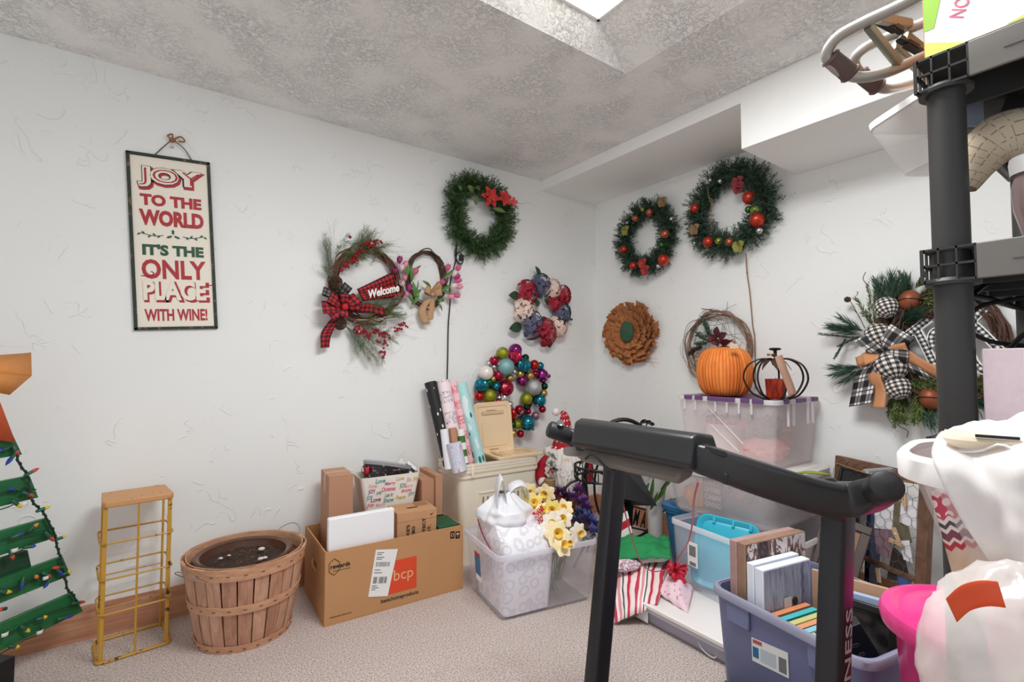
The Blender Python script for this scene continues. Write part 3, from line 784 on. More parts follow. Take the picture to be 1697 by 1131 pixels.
m = MB(); m.tube(smooth_path([c4(558, 185, .1), c4(565, 240, .1), c4(578, 270, .09), c4(572, 320, .08), c4(582, 400, .07)], 4), .0025, 5); m.tube(smooth_path([c4(565, 240, .1), c4(580, 245, .1), c4(578, 275, .09)], 4), .0022, 5)
m.build('vine_stem', mat('tan vine', S(142, 112, 88), .8), wB)
m = MB(); m.tube(smooth_path([c4(752, 520, .05), c4(758, 620, .03), c4(772, 720, .02), c4(786, 880, .012), c4(797, 960, .012), c4(800, 1200, .012)], 5), .0035, 5); m.sph(c4(758, 618, .03), .006, 6, 4)
m.build('dangling_vine', mat('tan vine', S(142, 112, 88), .8), wB)

# ---- burlap flower wreath
MW = frame_at('r', 1049, 553); L_ = locator('r', MW)
bf = thing('burlap_flower_wreath', 'rust brown burlap sunflower wreath with green moss centre', 'wreath', M=MW)
M_rust = mat('rust brown burlap', S(176, 112, 66), .95, var=.35, vscale=30, bump=.5, bscale=200)
cc_ = c4(178, 925, .02); mc = c4(163, 918, .06)
edge = [c4(180 + 128 * math.cos(k * PI / 24), 925 + 148 * math.sin(k * PI / 24), .02) for k in range(48)]
for ring, (f0, f1, z0, z1, n) in enumerate(((.72, 1.05, .02, .035, 40), (.5, .95, .03, .06, 36), (.3, .78, .045, .075, 30), (.22, .55, .055, .075, 24))):
    for k in range(n):
        a = 2 * PI * (k + R.random() * .6) / n; q = edge[int(a / (2 * PI) * 48) % 48]; e2 = edge[(int(a / (2 * PI) * 48) + 3) % 48]
        p0 = lerp(mc if ring > 1 else cc_, q, f0); p1 = lerp(mc if ring > 1 else cc_, q, f1 * rnd(.9, 1.06)); sd = (e2 - q).normalized()
        p0.z, p1.z = z0, z1 + rnd(-.012, .015); wd = rnd(.034, .055); tl = rnd(-.6, .6); mb = MB()
        mb.grid(lambda s_, t_: lerp(p0, p1, t_) + sd * (s_ - .5) * wd * (.7 + .6 * t_) + V((0, 0, .014 * math.sin(PI * s_) + tl * (s_ - .5) * .02 + .006 * math.sin(7 * t_ + 9 * s_))), 4, 4)
        mb.build('burlap_petal', M_rust, bf)
m = MB(); m.sph(mc + V((0, 0, .03)), .062, 20, 10, (.9, 1.2, .32))
m.build('moss_centre', mat('dark green moss', S(58, 92, 68), .95, var=.5, vscale=60, bump=1.0, bscale=140), bf)
m = MB(); [m.tube([c4(190 + rnd(-130, 130), 1060 + rnd(-60, 20), .03), c4(190 + rnd(-135, 135), 1085 + rnd(-40, 15), .03)], .0008, 4) for k in range(8)]; m.tube([c4(195, 790, .03), c4(203, 768, .02)], .0015, 4)
m.build('loose_threads', M_rust, bf, kind='stuff')

# ---- black cord down the back wall
L_ = locator('b', wall_back_frame((0, YB, 0)))
M_cord = mat('black rubber cord', S(22, 22, 24), .5)
cd = thing('extension_cord', 'black cord hanging from the poinsettia wreath down the back wall', 'cord', M=wall_back_frame(bw(747, 560)))
Mi = wall_back_frame(bw(747, 560)).inverted()
m = MB(); m.tube(smooth_path([Mi @ bw(u, v, o) for u, v, o in ((757, 400, .03), (755, 432, .012), (746, 470, .01), (746, 500, .01), (743, 540, .008), (742, 590, .008), (741, 640, .008), (741, 700, .008))], 5), .0042, 6); m.build('cable', M_cord, cd)
m = MB(); m.tube(smooth_path([Mi @ bw(u, v, .02) for u, v in ((757, 405), (754, 420), (758, 435), (766, 437), (767, 425), (760, 418), (756, 428), (762, 440))], 5), .0035, 6); m.build('cable_loop', M_cord, cd)
m = MB(); m.box((-.012, -.018, 0), (.012, .018, .024), TR(*(Mi @ bw(763, 428, .03)))); m.build('plug', M_cord, cd, bev=.004)
# ================================================================== left and middle of the floor
# ---- pallet christmas tree, turned towards the room
TD = V((math.cos(math.radians(43.7)), math.sin(math.radians(43.7)), 0))
TP = V((-.213, 2.50, 0)); TN = V((TD.y, -TD.x, 0))           # plane of the slats and its face towards the room
def tp(u, v, off=0.0):
    r = ray(u, v); k = (TP + TN * off - CP).dot(TN) / r.dot(TN); return CP + r * k
AX = TP - TD * 0.36
MT = basis((AX.x, AX.y, 0), TD, (0, 0, 1), TN)               # local x along slats, y up, z towards the room
tree = thing('pallet_tree', 'green painted wooden slat Christmas tree leaning by the wall at left edge', 'decoration', M=MT)
Mi = MT.inverted()
M_tgrn = wood_mat('green painted board', S(34, 116, 66), S(24, 88, 50), .5, (2, 30, 30), 3.0, .12)
M_tdk = wood_mat('dark green board', S(26, 76, 48), S(18, 54, 36), .6, (2, 30, 30), 3.0, .1)
ends = (((22, 722), (37, 754)), ((49.5, 789), (64, 825)), ((80, 859), (94.5, 891)), ((104, 923), (117, 954)), ((121, 983), (138, 1013.6)))
SL = []
for (a, b) in ends:
    p, q = Mi @ tp(*a), Mi @ tp(*b)
    SL.append((p, q))
    MB().hexa([(-q.x, q.y, -.018), (q.x, q.y, -.018), (p.x, p.y, -.018), (-p.x, p.y, -.018)], [(-q.x, q.y, 0), (q.x, q.y, 0), (p.x, p.y, 0), (-p.x, p.y, 0)]).build('slat', M_tgrn, tree, smooth=False, bev=.001)
bt_, bb_ = Mi @ tp(45, 912, -.02), Mi @ tp(54, 952, -.02)
MB().hexa([(-bb_.x, bb_.y, -.036), (bb_.x, bb_.y, -.036), (bt_.x, bt_.y, -.036), (-bt_.x, bt_.y, -.036)], [(-bb_.x, bb_.y, -.018), (bb_.x, bb_.y, -.018), (bt_.x, bt_.y, -.018), (-bt_.x, bt_.y, -.018)]).build('back_slat', M_tdk, tree, smooth=False)
MB().box((-.16, .02, -.036), (-.10, SL[0][0].y, -.018)).build('back_board', M_tdk, tree, bev=.001)
bb = Mi @ tp(28, 1085)
MB().box((-bb.x, 0, -.10), (bb.x, bb.y - .005, -.005)).build('base_block', mat('black painted base', S(18, 18, 20), .4), tree, bev=.003)
# glitter star of folded metal at the top
M_glit = NT('orange copper glitter'); o_ = M_glit.obj()
M_glit.set(M_glit.mix(M_glit.noise(o_, 420, 2, .7), S(206, 104, 40), S(246, 184, 104)), .35, .2); M_glit.bump(M_glit.voro(o_, 500), .5, .001); M_glit = M_glit.m
M_ored = mat('rust orange metal', S(214, 92, 48), .5, .1, var=.1, vscale=20)
def tl(u, v, off=0.0): return Mi @ tp(u, v, off)
sA = [tl(-40, 600, .0), tl(51, 585, .03), tl(51.5, 624, .05), tl(-40, 618, .05)]
m = MB(); m.add([tl(-60, 596, .02), tl(51, 585, .0), tl(52, 623, .05), tl(-60, 615, .06)], [(0, 1, 2, 3)]); m.build('star_arm', M_glit, tree, solid=.004)
m = MB(); m.add([tl(-60, 615, .06), tl(52, 623, .05), tl(15, 655, .05), tl(-60, 640, .04)], [(0, 1, 2, 3)]); m.build('star_arm', M_glit, tree, solid=.004)
m = MB(); m.add([tl(-40, 592, .0), tl(51, 585, .0), tl(52, 623, .049), tl(15, 655, .049), tl(-10, 640, .0)], [(0, 1, 2, 3, 4)]); m.build('star_back', M_ored, tree, solid=.003)
m = MB(); m.add([tl(-80, 590, .01), tl(-2, 664, .01), tl(25, 734, .012), tl(-60, 722, .012)], [(0, 1, 2, 3)]); m.build('star_leg', M_ored, tree, solid=.006)
# string of lights
ls = thing('string_lights', 'green wire string of coloured Christmas bulbs wound over the slat tree', 'string lights', M=MT)
M_wire = mat('dark green wire', S(24, 52, 36), .5)
M_sock = mat('green bulb socket', S(30, 84, 62), .45)
M_bulb = {'r': mat('red bulb', S(206, 70, 56), .25), 'y': mat('yellow bulb', S(226, 196, 50), .25), 'b': mat('blue bulb', S(38, 66, 156), .25), 'o': mat('orange bulb', S(222, 132, 62), .25), 'g': mat('green bulb', S(50, 120, 96), .25)}
def wire(pts, r=.0022, twist=True, name='wire'):
    P = smooth_path([tl(u, v, o) for u, v, o in pts], 6); m = MB()
    m.tube(P, r, 5)
    if twist:
        m.tube([p + V((.004 * math.sin(i * 1.9), .003 * math.cos(i * 1.9), .004 * math.cos(i * 1.9))) for i, p in enumerate(P)], r * .8, 5)
    m.build(name, M_wire, ls)
wire([(28, 745, .012), (30, 765, .014), (46, 790, .014), (48, 810, .014), (54, 832, .014), (70, 848, .01), (78, 862, .014), (90, 885, .014), (94, 905, .012), (100, 925, .014), (106, 950, .014), (112, 978, .01), (120, 985, .014), (128, 1000, .014)], .0035)
for pts in ([(-20, 752, .01), (8, 742, .01), (28, 750, .012)], [(-20, 824, .01), (10, 817, .01), (40, 810, .012), (60, 812, .014)], [(-20, 850, .006), (20, 838, .01), (48, 815, .014)],
            [(-20, 905, .01), (10, 893, .01), (45, 887, .012), (78, 878, .014), (84, 870, .012)], [(-20, 935, .01), (30, 915, .01), (60, 895, .012), (84, 885, .014)],
            [(-20, 985, .01), (12, 978, .01), (40, 965, .012), (60, 960, .012), (90, 945, .014), (106, 945, .014)], [(-20, 1004, .01), (10, 985, .01), (35, 975, .012), (70, 945, .014)],
            [(-20, 1060, .01), (20, 1048, .01), (40, 1035, .012), (62, 1025, .012), (95, 1012, .012), (128, 1004, .012)], [(-20, 1095, .008), (12, 1078, .01), (40, 1062, .012), (68, 1050, .01), (66, 1040, .012)]):
    wire(pts, .002, False)
# (socket px, tip px, colour)
for (a, b, k) in (((26, 751), (9, 772), 'b'), ((46, 786), (65, 776), 'r'), ((8, 745), (-4, 748), 'b'), ((24, 744), (29, 752), 'r'), ((28, 812), (13, 810), 'b'), ((42, 818), (56, 823), 'r'), ((24, 833), (36, 842), 'y'), ((66, 846), (84, 839), 'y'), ((52, 877), (62, 869), 'o'), ((24, 890), (39, 884), 'b'), ((46, 907), (60, 905), 'b'), ((78, 886), (90, 898), 'r'), ((98, 893), (110, 889), 'y'), ((18, 917), (22, 928), 'r'), ((62, 961), (60, 956), 'o'), ((38, 962), (34, 978), 'b'), ((3, 981), (20, 982), 'y'), ((82, 962), (72, 976), 'b'), ((94, 943), (104, 955), 'b'), ((103, 941), (86, 942), 'r'), ((106, 952), (120, 946), 'y'), ((74, 952), (80, 955), 'r'), ((124, 1000), (142, 998), 'r'), ((66, 1026), (79, 1022), 'y'), ((38, 1041), (50, 1048), 'y'), ((100, 1026), (122, 1021), 'b'), ((20, 1072), (33, 1073), 'y'), ((6, 1010), (-4, 1012), 'r')):
    p, q = tl(a[0], a[1], .016), tl(b[0], b[1], .020); d = (q - p)
    if d.length < .02: q = p + d.normalized() * .024; d = q - p
    u = d.normalized().orthogonal().normalized(); Mx = basis(p, u, d.normalized().cross(u), d.normalized()); Lb = d.length
    m = MB(); m.lathe([(.0055, Lb * .42), (.0068, Lb * .55), (.005, Lb * .8), (.001, Lb)], 8, Mx); ob = m.build('bulb', M_bulb[k], ls)
    m = MB(); m.lathe([(.003, -.012), (.006, -.008), (.006, Lb * .42)], 8, Mx); m.build('socket', M_sock, ob)
for (u, v) in ((8, 1052), (40, 836), (24, 912), (66, 1048), (76, 958)):
    m = MB(); p = tl(u, v, .02); m.grid(lambda a, b: p + V(((a - .5) * .02, (b - .5) * .012, .006 * math.sin(a * 3))), 3, 2); m.build('paper_tag', mat('white paper tag', S(232, 228, 222), .7), ls, solid=.0006)

# the far half of the tree carries the same star arms and lights
def mirror_child(o, par):
    c = o.copy(); COL.objects.link(c); c.parent = par; c.scale = (-1, 1, 1)
    for g_ in o.children:
        d_ = g_.copy(); COL.objects.link(d_); d_.parent = c
for par, names in ((tree, ('star_arm', 'star_leg', 'star_back')), (ls, ('wire', 'bulb'))):
    for o in list(par.children):
        if o.name.split('.')[0] in names: mirror_child(o, par)
m = MB(); m.add([tl(-80, 596, .02), (0, tl(-60, 520, 0).y, .02), (-tl(-80, 596, .02).x, tl(-80, 596, .02).y, .02), (0, tl(-60, 640, 0).y, .05)], [(0, 1, 2, 3)]); m.build('star_arm', M_glit, tree, solid=.004)
# ---- yellow wire stand
fl_, fr_ = pz(166, 1101), pz(275, 1067)
xd = (fr_ - fl_).normalized(); yd = V((-xd.y, xd.x, 0)); SWd = (fr_ - fl_).length; SDp = .17; SHt = .56
MS = basis(fl_, xd, yd, (0, 0, 1))
sd_ = thing('wire_stand', 'tall yellow painted wire stand with orange wooden top beside the basket', 'stand', M=MS)
t = NT('chipped yellow paint'); o_ = t.obj(); t.set(t.mix(t.ramp(t.noise(o_, 28, 4, .6), [(.62, 0), (.66, 1)]), S(196, 148, 54), S(60, 40, 26)), .45); M_yel = t.m
t = NT('worn orange seat board'); o_ = t.obj(); t.set(t.mix(t.ramp(t.noise(o_, 40, 3, .6), [(.63, 0), (.68, 1)]), S(206, 150, 98), S(110, 70, 44)), .5); M_oran = t.m
for x in (0, SWd):
    for y in (0, SDp):
        m = MB(); m.box((x - .007, y - .004, .0), (x + .007, y + .004, SHt)) if y == 0 else m.box((x - .004, y - .004, 0), (x + .004, y + .004, SHt)); m.build('leg', M_yel, sd_, bev=.002)
def rrect(x0, x1, y0, y1, z, r=.02, n=5):
    out = []
    for c, (cx_, cy_) in enumerate(((x1 - r, y1 - r), (x0 + r, y1 - r), (x0 + r, y0 + r), (x1 - r, y0 + r))):
        for k in range(n + 1):
            a = PI / 2 * (c + k / n); out.append((cx_ + r * math.cos(a), cy_ + r * math.sin(a), z))
    return out
for z, r_ in ((.006, .006), (.175, .0035), (.30, .0035), (.43, .0035)):
    m = MB(); m.tube(rrect(-.012, SWd + .012, -.012, SDp + .012, z), r_, 6, closed=True); m.build('hoop', M_yel, sd_)
m = MB(); m.tube([(0, SDp, .26), (SWd, SDp, .26)], .0025, 5); m.tube([(0, SDp, .38), (SWd, SDp, .38)], .0025, 5); m.tube([(0, SDp, .13), (SWd, SDp, .13)], .0025, 5); m.build('back_wire', M_yel, sd_)
m = MB(); m.tube([(SWd / 2, -.012, .006), (SWd / 2, -.008, SHt)], .004, 6); m.build('front_wire', M_yel, sd_)
tp_ = MB().prism([(-.012, 0), (0, -.014), (SWd, -.014), (SWd + .012, 0), (SWd + .004, SDp + .01), (-.004, SDp + .01)], .022, z0=SHt); tp_.build('wooden_top', M_oran, sd_, bev=.004)

# ---- bushel basket
bf_ = pz(405, 1079); dirb = V((bf_.x, bf_.y, 0)).normalized()
RB, RTp, HB = .165, .222, .325
bc_ = bf_ + dirb * RB
bk = thing('bushel_basket', 'round wooden slatted bushel basket on the carpet', 'basket', bc_)
M_stave = [wood_mat('basket stave %d' % k, c1, c2_, .7, (14, 14, 1.5), 4.0, .15) for k, (c1, c2_) in enumerate(((S(214, 168, 140), S(172, 124, 100)), (S(200, 150, 122), S(152, 106, 84)), (S(224, 184, 154), S(182, 138, 112))))]
M_hoop = wood_mat('basket hoop', S(216, 168, 132), S(182, 132, 100), .65, (4, 4, 20), 4.0, .12)
NS = 24
for k in range(NS):
    a0, a1 = 2 * PI * k / NS, 2 * PI * (k + .9) / NS; off = .003 * (k % 2)
    m = MB(); vs = []; lv = 6
    for j in range(lv + 1):
        t_ = j / lv; r = RB + (RTp - RB) * (t_ ** .8) + off; z = HB * t_ + .004
        for th in (0, -.004):
            for a in (a0, (a0 + a1) / 2, a1): vs.append(((r + th) * math.cos(a), (r + th) * math.sin(a), z))
    fs_ = []
    for j in range(lv):
        b = j * 6; c = b + 6
        fs_ += [(b, b + 1, c + 1, c), (b + 1, b + 2, c + 2, c + 1), (b + 5, b + 4, c + 4, c + 5), (b + 4, b + 3, c + 3, c + 4), (b + 3, b, c, c + 3), (b + 2, b + 5, c + 5, c + 2)]
    fs_ += [(0, 3, 4, 1), (1, 4, 5, 2)]; b = lv * 6; fs_ += [(b + 1, b + 4, b + 3, b), (b + 2, b + 5, b + 4, b + 1)]
    m.add(vs, fs_).build('stave', M_stave[R.randrange(3)], bk, smooth=False)
def hoop(z0, z1, th=.005, out=.007, inner=False):
    f = lambda z: RB + (RTp - RB) * ((z / HB) ** .8)
    r0, r1 = f(z0) + out, f(min(z1, HB)) + out
    if inner: r0, r1 = f(z0) - .008, f(min(z1, HB)) - .008
    m = MB(); m.lathe([(r0, z0), (r1, z1), (r1 - th, z1), (r0 - th, z0), (r0, z0)], 48, cap=False); return m.build('hoop', M_hoop, bk)
hoop(.0, .028); hoop(.155, .185); hoop(HB - .04, HB + .004, .006); hoop(HB - .04, HB + .006, .004, inner=True)
MB().lathe([(.001, .006), (RB - .004, .006), (RB - .004, .01), (.001, .01)], 32, cap=False).build('bottom', M_stave[1], bk)
M_steel = mat('steel wire', S(150, 150, 150), .35, 1.0)
for a in (math.radians(40), math.radians(215)):
    d = V((math.cos(a), math.sin(a), 0)); n = V((-d.y, d.x, 0)); r = RTp + .006
    m = MB(); m.tube(smooth_path([d * r + n * .06 + V((0, 0, HB - .03)), d * (r + .04) + n * .05 + V((0, 0, HB + .0)), d * (r + .06) + V((0, 0, HB + .02)), d * (r + .04) - n * .05 + V((0, 0, HB)), d * r - n * .06 + V((0, 0, HB - .03))], 5), .0016, 5); m.build('handle', M_steel, bk)
sp = MB()
for z in (.012, .17, HB - .02):
    for k in range(NS):
        a = 2 * PI * (k + .45) / NS; r = RB + (RTp - RB) * ((z / HB) ** .8) + .0075
        sp.box((-.006, -.001, -.0008), (.006, .001, .0008), TR(r * math.cos(a), r * math.sin(a), z) @ RZ(a + PI / 2) @ RX(.0))
sp.build('staples', mat('rusty staple', S(86, 62, 50), .5, .5), bk, kind='stuff')
# oval bowl of soil tilted inside the basket
pb = thing('planter_bowl', 'brown glazed oval planter bowl of dry soil sitting in the bushel basket', 'planter', bc_ + V((-.01, -.01, HB - .055)))
Mx = RZ(math.radians(-20)) @ RX(math.radians(4))
M_glz = mat('brown glazed ceramic', S(92, 60, 46), .25, var=.2, vscale=12)
m = MB(); m.lathe([(.09, -.09), (.12, -.06), (.155, .0), (.17, .035), (.178, .04), (.18, .052), (.172, .056), (.158, .05), (.155, .035), (.13, -.02), (.1, -.03)], 40, Mx, 1.0, .86, cap=True); m.build('bowl', M_glz, pb)
m = MB(); sr = random.Random(4)
m.grid(lambda u, v: Mx @ V(((u - .5) * .30 * math.sqrt(max(.05, 1 - (2 * v - 1) ** 2)), (v - .5) * .255, .018 + .012 * mnoise.noise(V((u * 9, v * 9, 2))))), 26, 26)
m.build('soil', mat('dark potting soil', S(60, 44, 38), .95, var=.6, vscale=60, bump=1.0, bscale=120), pb, kind='stuff')
M_straw = mat('dry straw bits', S(130, 94, 66), .9)
m = MB()
for k in range(70):
    p = Mx @ V((rnd(-.10, .10), rnd(-.09, .09), .034)); a = rnd(0, 6.28); l = rnd(.006, .022); m.tube([p, p + V((math.cos(a) * l, math.sin(a) * l, rnd(0, .006)))], .0009, 4)
m.build('straw', M_straw, pb, kind='stuff')
for (x, y, s_) in ((-.085, .0, .009), (-.06, .02, .007), (.055, .055, .014), (.07, -.04, .012), (.085, -.035, .010)):
    m = MB(); m.sph(Mx @ V((x, y, .034)), s_, 9, 5, (1, .8, .5)); m.build('pebble', mat('white pebble', S(222, 214, 204), .6), pb)

# ---- big open shipping carton
BXC, BYC, BYAW = .935, 2.348, math.radians(-2.5)
BL_, BW_, BH_ = .645, .408, .305
MBX = TR(BXC, BYC, 0) @ RZ(BYAW)
cbx = thing('shipping_carton', 'large open brown cardboard carton with orange bcp square and white shipping label', 'box', M=MBX)
M_card = mat('brown corrugated cardboard', S(190, 142, 96), .8, var=.07, vscale=6, bump=.08, bscale=40)
M_card2 = mat('pinkish brown cardboard', S(188, 140, 110), .8, var=.06, vscale=6)
hx, hy, tk = BL_ / 2, BW_ / 2, .006
MB().box((-hx, -hy, .0), (hx, hy, .006)).build('bottom_panel', M_card, cbx)
MB().box((-hx, -hy, .006), (hx, -hy + tk, BH_)).build('front_panel', M_card, cbx, bev=.001)
MB().box((-hx, hy - tk, .006), (hx, hy, BH_)).build('back_panel', M_card, cbx, bev=.001)
MB().box((hx - tk, -hy + tk, .006), (hx, hy - tk, BH_)).build('side_panel', M_card, cbx, bev=.001)
# left panel with a hand hole
m = MB()
m.box((-hx, -hy + tk, .006), (-hx + tk, hy - tk, .17)); m.box((-hx, -hy + tk, .21), (-hx + tk, hy - tk, BH_)); m.box((-hx, -hy + tk, .17), (-hx + tk, -.05, .21)); m.box((-hx, .05, .17), (-hx + tk, hy - tk, .21))
m.build('side_panel', M_card, cbx, smooth=False)
M_ink = mat('black print', S(38, 30, 26), .8); M_wlab = mat('white label paper', S(238, 238, 236), .6); M_obcp = mat('orange red print', S(222, 74, 38), .7)
FX = basis((0, -hy - .0004, 0), (1, 0, 0), (0, 0, 1), (0, -1, 0))       # drawing frame on the front panel: x right, y up
def fpt(u, v):
    p = FX.inverted() @ MBX.inverted() @ px_plane(u, v); return p
def px_plane(u, v):
    n = MBX.to_3x3() @ V((0, -1, 0)); p0 = MBX @ V((0, -hy, 0)); r = ray(u, v); return CP + r * ((p0 - CP).dot(n) / r.dot(n))
c8 = lambda x, y: fpt(290 + x / 2.976, 720 + y / 2.976)
def decal(parent, F, quad, m_, name, th=.0008, z=0.0):
    mb = MB(); mb.prism([(q[0], q[1]) for q in quad], th, F, z); return mb.build(name, m_, parent, smooth=False)
q = [c8(1060, 790), c8(1190, 755), c8(1192, 600), c8(1070, 628)]
xs0, xs1 = c8(1035, 700).x, c8(1191, 680).x; ys0, ys1 = c8(1190, 755).y, c8(1190, 600).y
decal(cbx, FX, [(xs0, ys0), (xs1, ys0), (xs1, ys1), (xs0, ys1)], M_obcp, 'printed_square')
M_tanink = mat('tan reversed print', S(226, 178, 130), .7)
text('bcp', 'logo_lettering', M_tanink, cbx, FX @ TR((xs0 + xs1) / 2 + .012, (ys0 + ys1) / 2 - .002, .0014), size=.05, fit=(.092, .062), ext=.0002)
p = c8(1110, 803); text('bestchoiceproducts', 'product_lettering', M_ink, cbx, FX @ TR(p.x, p.y, .0006), size=.03, fit=(.176, .022), ext=.0002, bold=.0004)
p = c8(816, 646); text('rewards', 'rewards_lettering', M_ink, cbx, FX @ TR(p.x, p.y, .0006), size=.03, fit=(.08, .019), ext=.0002, bold=.0008)
p2 = c8(820, 668); text('by best choice products', 'rewards_lettering', M_ink, cbx, FX @ TR(p2.x + .002, p2.y, .0006), size=.03, fit=(.07, .006), ext=.0002)
p3 = c8(785, 655); m = MB()
hp = [V((p3.x + .024 * math.cos(a), p3.y + .034 * math.sin(a), .001)) for a in [PI / 2 + k * PI / 3 for k in range(6)]]
m.tube([FX @ v_ for v_ in hp], .0012, 4, closed=True); m.build('house_logo', M_ink, cbx)
p = c8(818, 893); text('bestchoiceproducts.com', 'web_lettering', M_ink, cbx, FX @ TR(p.x, p.y, .0006), size=.02, fit=(.088, .008), ext=.0002)
for k, x in enumerate((1368, 1394)):
    p = c8(x, 497); hw_ = .0115
    decal(cbx, FX, [(p.x - hw_, p.y - .017), (p.x + hw_, p.y - .017), (p.x + hw_, p.y + .017), (p.x - hw_, p.y + .017)], M_ink, 'icon_square', .0006)
    m = MB()
    if k == 0: m.tube([FX @ V((p.x + .0065 * math.cos(a * .785), p.y + .008 * math.sin(a * .785), .001)) for a in range(8)], .0013, 4, closed=True)
    else: m.tube([FX @ V((p.x, p.y - .010, .001)), FX @ V((p.x, p.y + .004, .001))], .0013, 4); m.box((p.x - .007, p.y + .002, .0005), (p.x + .007, p.y + .010, .0012), FX)
    m.build('icon_mark', M_tanink, cbx)
# shipping label, slightly slanted
la = [c8(952, 803), c8(1048, 798), c8(1098, 566), c8(990, 570)]
ctr = sum((V(v_) for v_ in la), V()) / 4
decal(cbx, FX, la, M_wlab, 'shipping_label', .0008, .001)
lx = (la[1] - la[0]).normalized(); ly = V((-lx.y, lx.x, 0)); up_ = (la[3] - la[0])
def lrow(f0, f1, h0, h1, m_, bars=0, name='label_print'):
    mb = MB(); base = la[0]; w = la[1] - la[0]
    n = bars or 1
    for b in range(n):
        g0 = f0 + (f1 - f0) * b / n; g1 = g0 + (f1 - f0) / n * (.55 if bars else 1)
        if bars and R.random() < .15: continue
        mb.prism([(lambda s_: (s_.x, s_.y))(base + w * g + up_ * h_) for g, h_ in ((g0, h0), (g1, h0), (g1, h1), (g0, h1))], .0003, FX, .0019)
    mb.build(name, m_, cbx, smooth=False)
M_lgry = mat('label grey print', S(120, 120, 122), .7)
lrow(.12, .85, .28, .42, M_ink, 26, 'barcode'); lrow(.12, .85, .64, .74, M_lgry, 24, 'barcode'); 
for h0, f1 in ((.93, .45), (.89, .35), (.83, .5), (.79, .4), (.56, .4), (.50, .5), (.22, .35), (.18, .45), (.14, .3)): lrow(.1, f1, h0, h0 + .018, M_lgry)
text('*PRIORITY*', 'label_lettering', M_ink, cbx, FX @ TR(*(la[0] + (la[1] - la[0]) * .5 + up_ * .07)) @ TR(0, 0, .0019), size=.02, fit=(.05, .009), ext=.0002, bold=.0006)

# ---- contents of the carton
def carton(name, label, cat, cx_, cy_, yaw, L, W, z0, z1, m_, tape=True, group=None):
    o = thing(name, label, cat, (cx_, cy_, z0), math.radians(yaw), group=group); h = z1 - z0
    MB().box((-L / 2, -W / 2, 0), (L / 2, W / 2, h - .003)).build('body', m_, o, bev=.0015)
    MB().box((-L / 2, -W / 2, h - .003), (L / 2 - .001, -.001, h)).build('flap', m_, o, bev=.0005); MB().box((-L / 2, .001, h - .003), (L / 2 - .001, W / 2, h)).build('flap', m_, o, bev=.0005)
    if tape: MB().box((-L / 2 - .0006, -.02, h - .09), (L / 2 + .0006, .02, h + .0006)).build('tape', mat('clear brown tape', S(184, 138, 106), .25), o)
    return o
carton('tall_carton', 'tall narrow brown carton at the left end inside the shipping carton', 'box', .735, 2.452, -4.4, .109, .19, .008, .570, M_card2)
wb = thing('white_box', 'flat white cardboard box standing at the front of the shipping carton', 'box', (.768, 2.203, .008), math.radians(-1.5))
MB().box((-.145, -.028, 0), (.145, .005, .425)).build('body', mat('white coated board', S(244, 244, 246), .5), wb, bev=.006); 
nk = thing('shoe_carton', 'brown shoe carton with printed slogan standing between white box and green-lidded box', 'box', (1.040, 2.262, .008), math.radians(-6))
M_card3 = mat('plain kraft shoe carton', S(196, 148, 108), .8, var=.05, vscale=6)
MB().box((-.096, -.075, 0), (.096, .075, .385)).build('body', M_card3, nk, bev=.002)
MB().box((-.097, -.0765, .345), (.097, .076, .388)).build('lid', M_card3, nk, bev=.002)
FN = basis((0, -.0772, 0), (1, 0, 0), (0, 0, 1), (0, -1, 0))
for i, (s_, h0, l) in enumerate((('THIS IS NIKE\'S', .245, .17), ('TOWARD ZERO', .24, .16), ('ZERO', .205, .075), ('HELP PROTECT', .26, .18), ('OF SPORT.', .245, .14))):
    text(s_, 'slogan_lettering', M_ink, nk, FN @ TR(-.045 + i * .026, h0 - .0 + (.345 - h0 - l / 2 - .01) * 0, .0006) @ RZ(PI / 2), size=.02, fit=(l, .0155), ext=.0002, bold=.0004)
m = MB(); m.prism([(.062, .366), (.068, .358), (.084, .372), (.069, .364), (.065, .366)], .0006, FN); m.build('swoosh_print', M_ink, nk, smooth=False)
MB().box((-.03, -.02, .3885), (.02, -.008, .3895)).build('thumb_slot', M_ink, nk)
MB().box((.02, .0, .3885), (.085, .06, .3892)).build('sticker', mat('brown paper sticker', S(160, 120, 84), .7), nk)
carton('upright_carton', 'upright brown carton inside the shipping carton, left one of the adjoining pair', 'box', 1.175, 2.445, -5, .066, .20, .008, .492, M_card2, False, 'pair of upright cartons')
carton('upright_carton', 'upright brown carton inside the shipping carton, right and taller one of the adjoining pair', 'box', 1.2285, 2.443, -5, .038, .24, .31, .512, M_card2, False, 'pair of upright cartons')
gb = thing('green_lid_box', 'kraft box with dark green lid in right corner of the shipping carton', 'box', (1.192, 2.232, .008), math.radians(-5))
M_dkgrn = mat('dark green card', S(36, 88, 54), .6)
MB().box((-.052, -.075, 0), (.052, .085, .285)).build('body', M_card3, gb, bev=.001); MB().box((-.054, -.077, .285), (.054, .087, .300)).build('lid', M_dkgrn, gb, bev=.002)
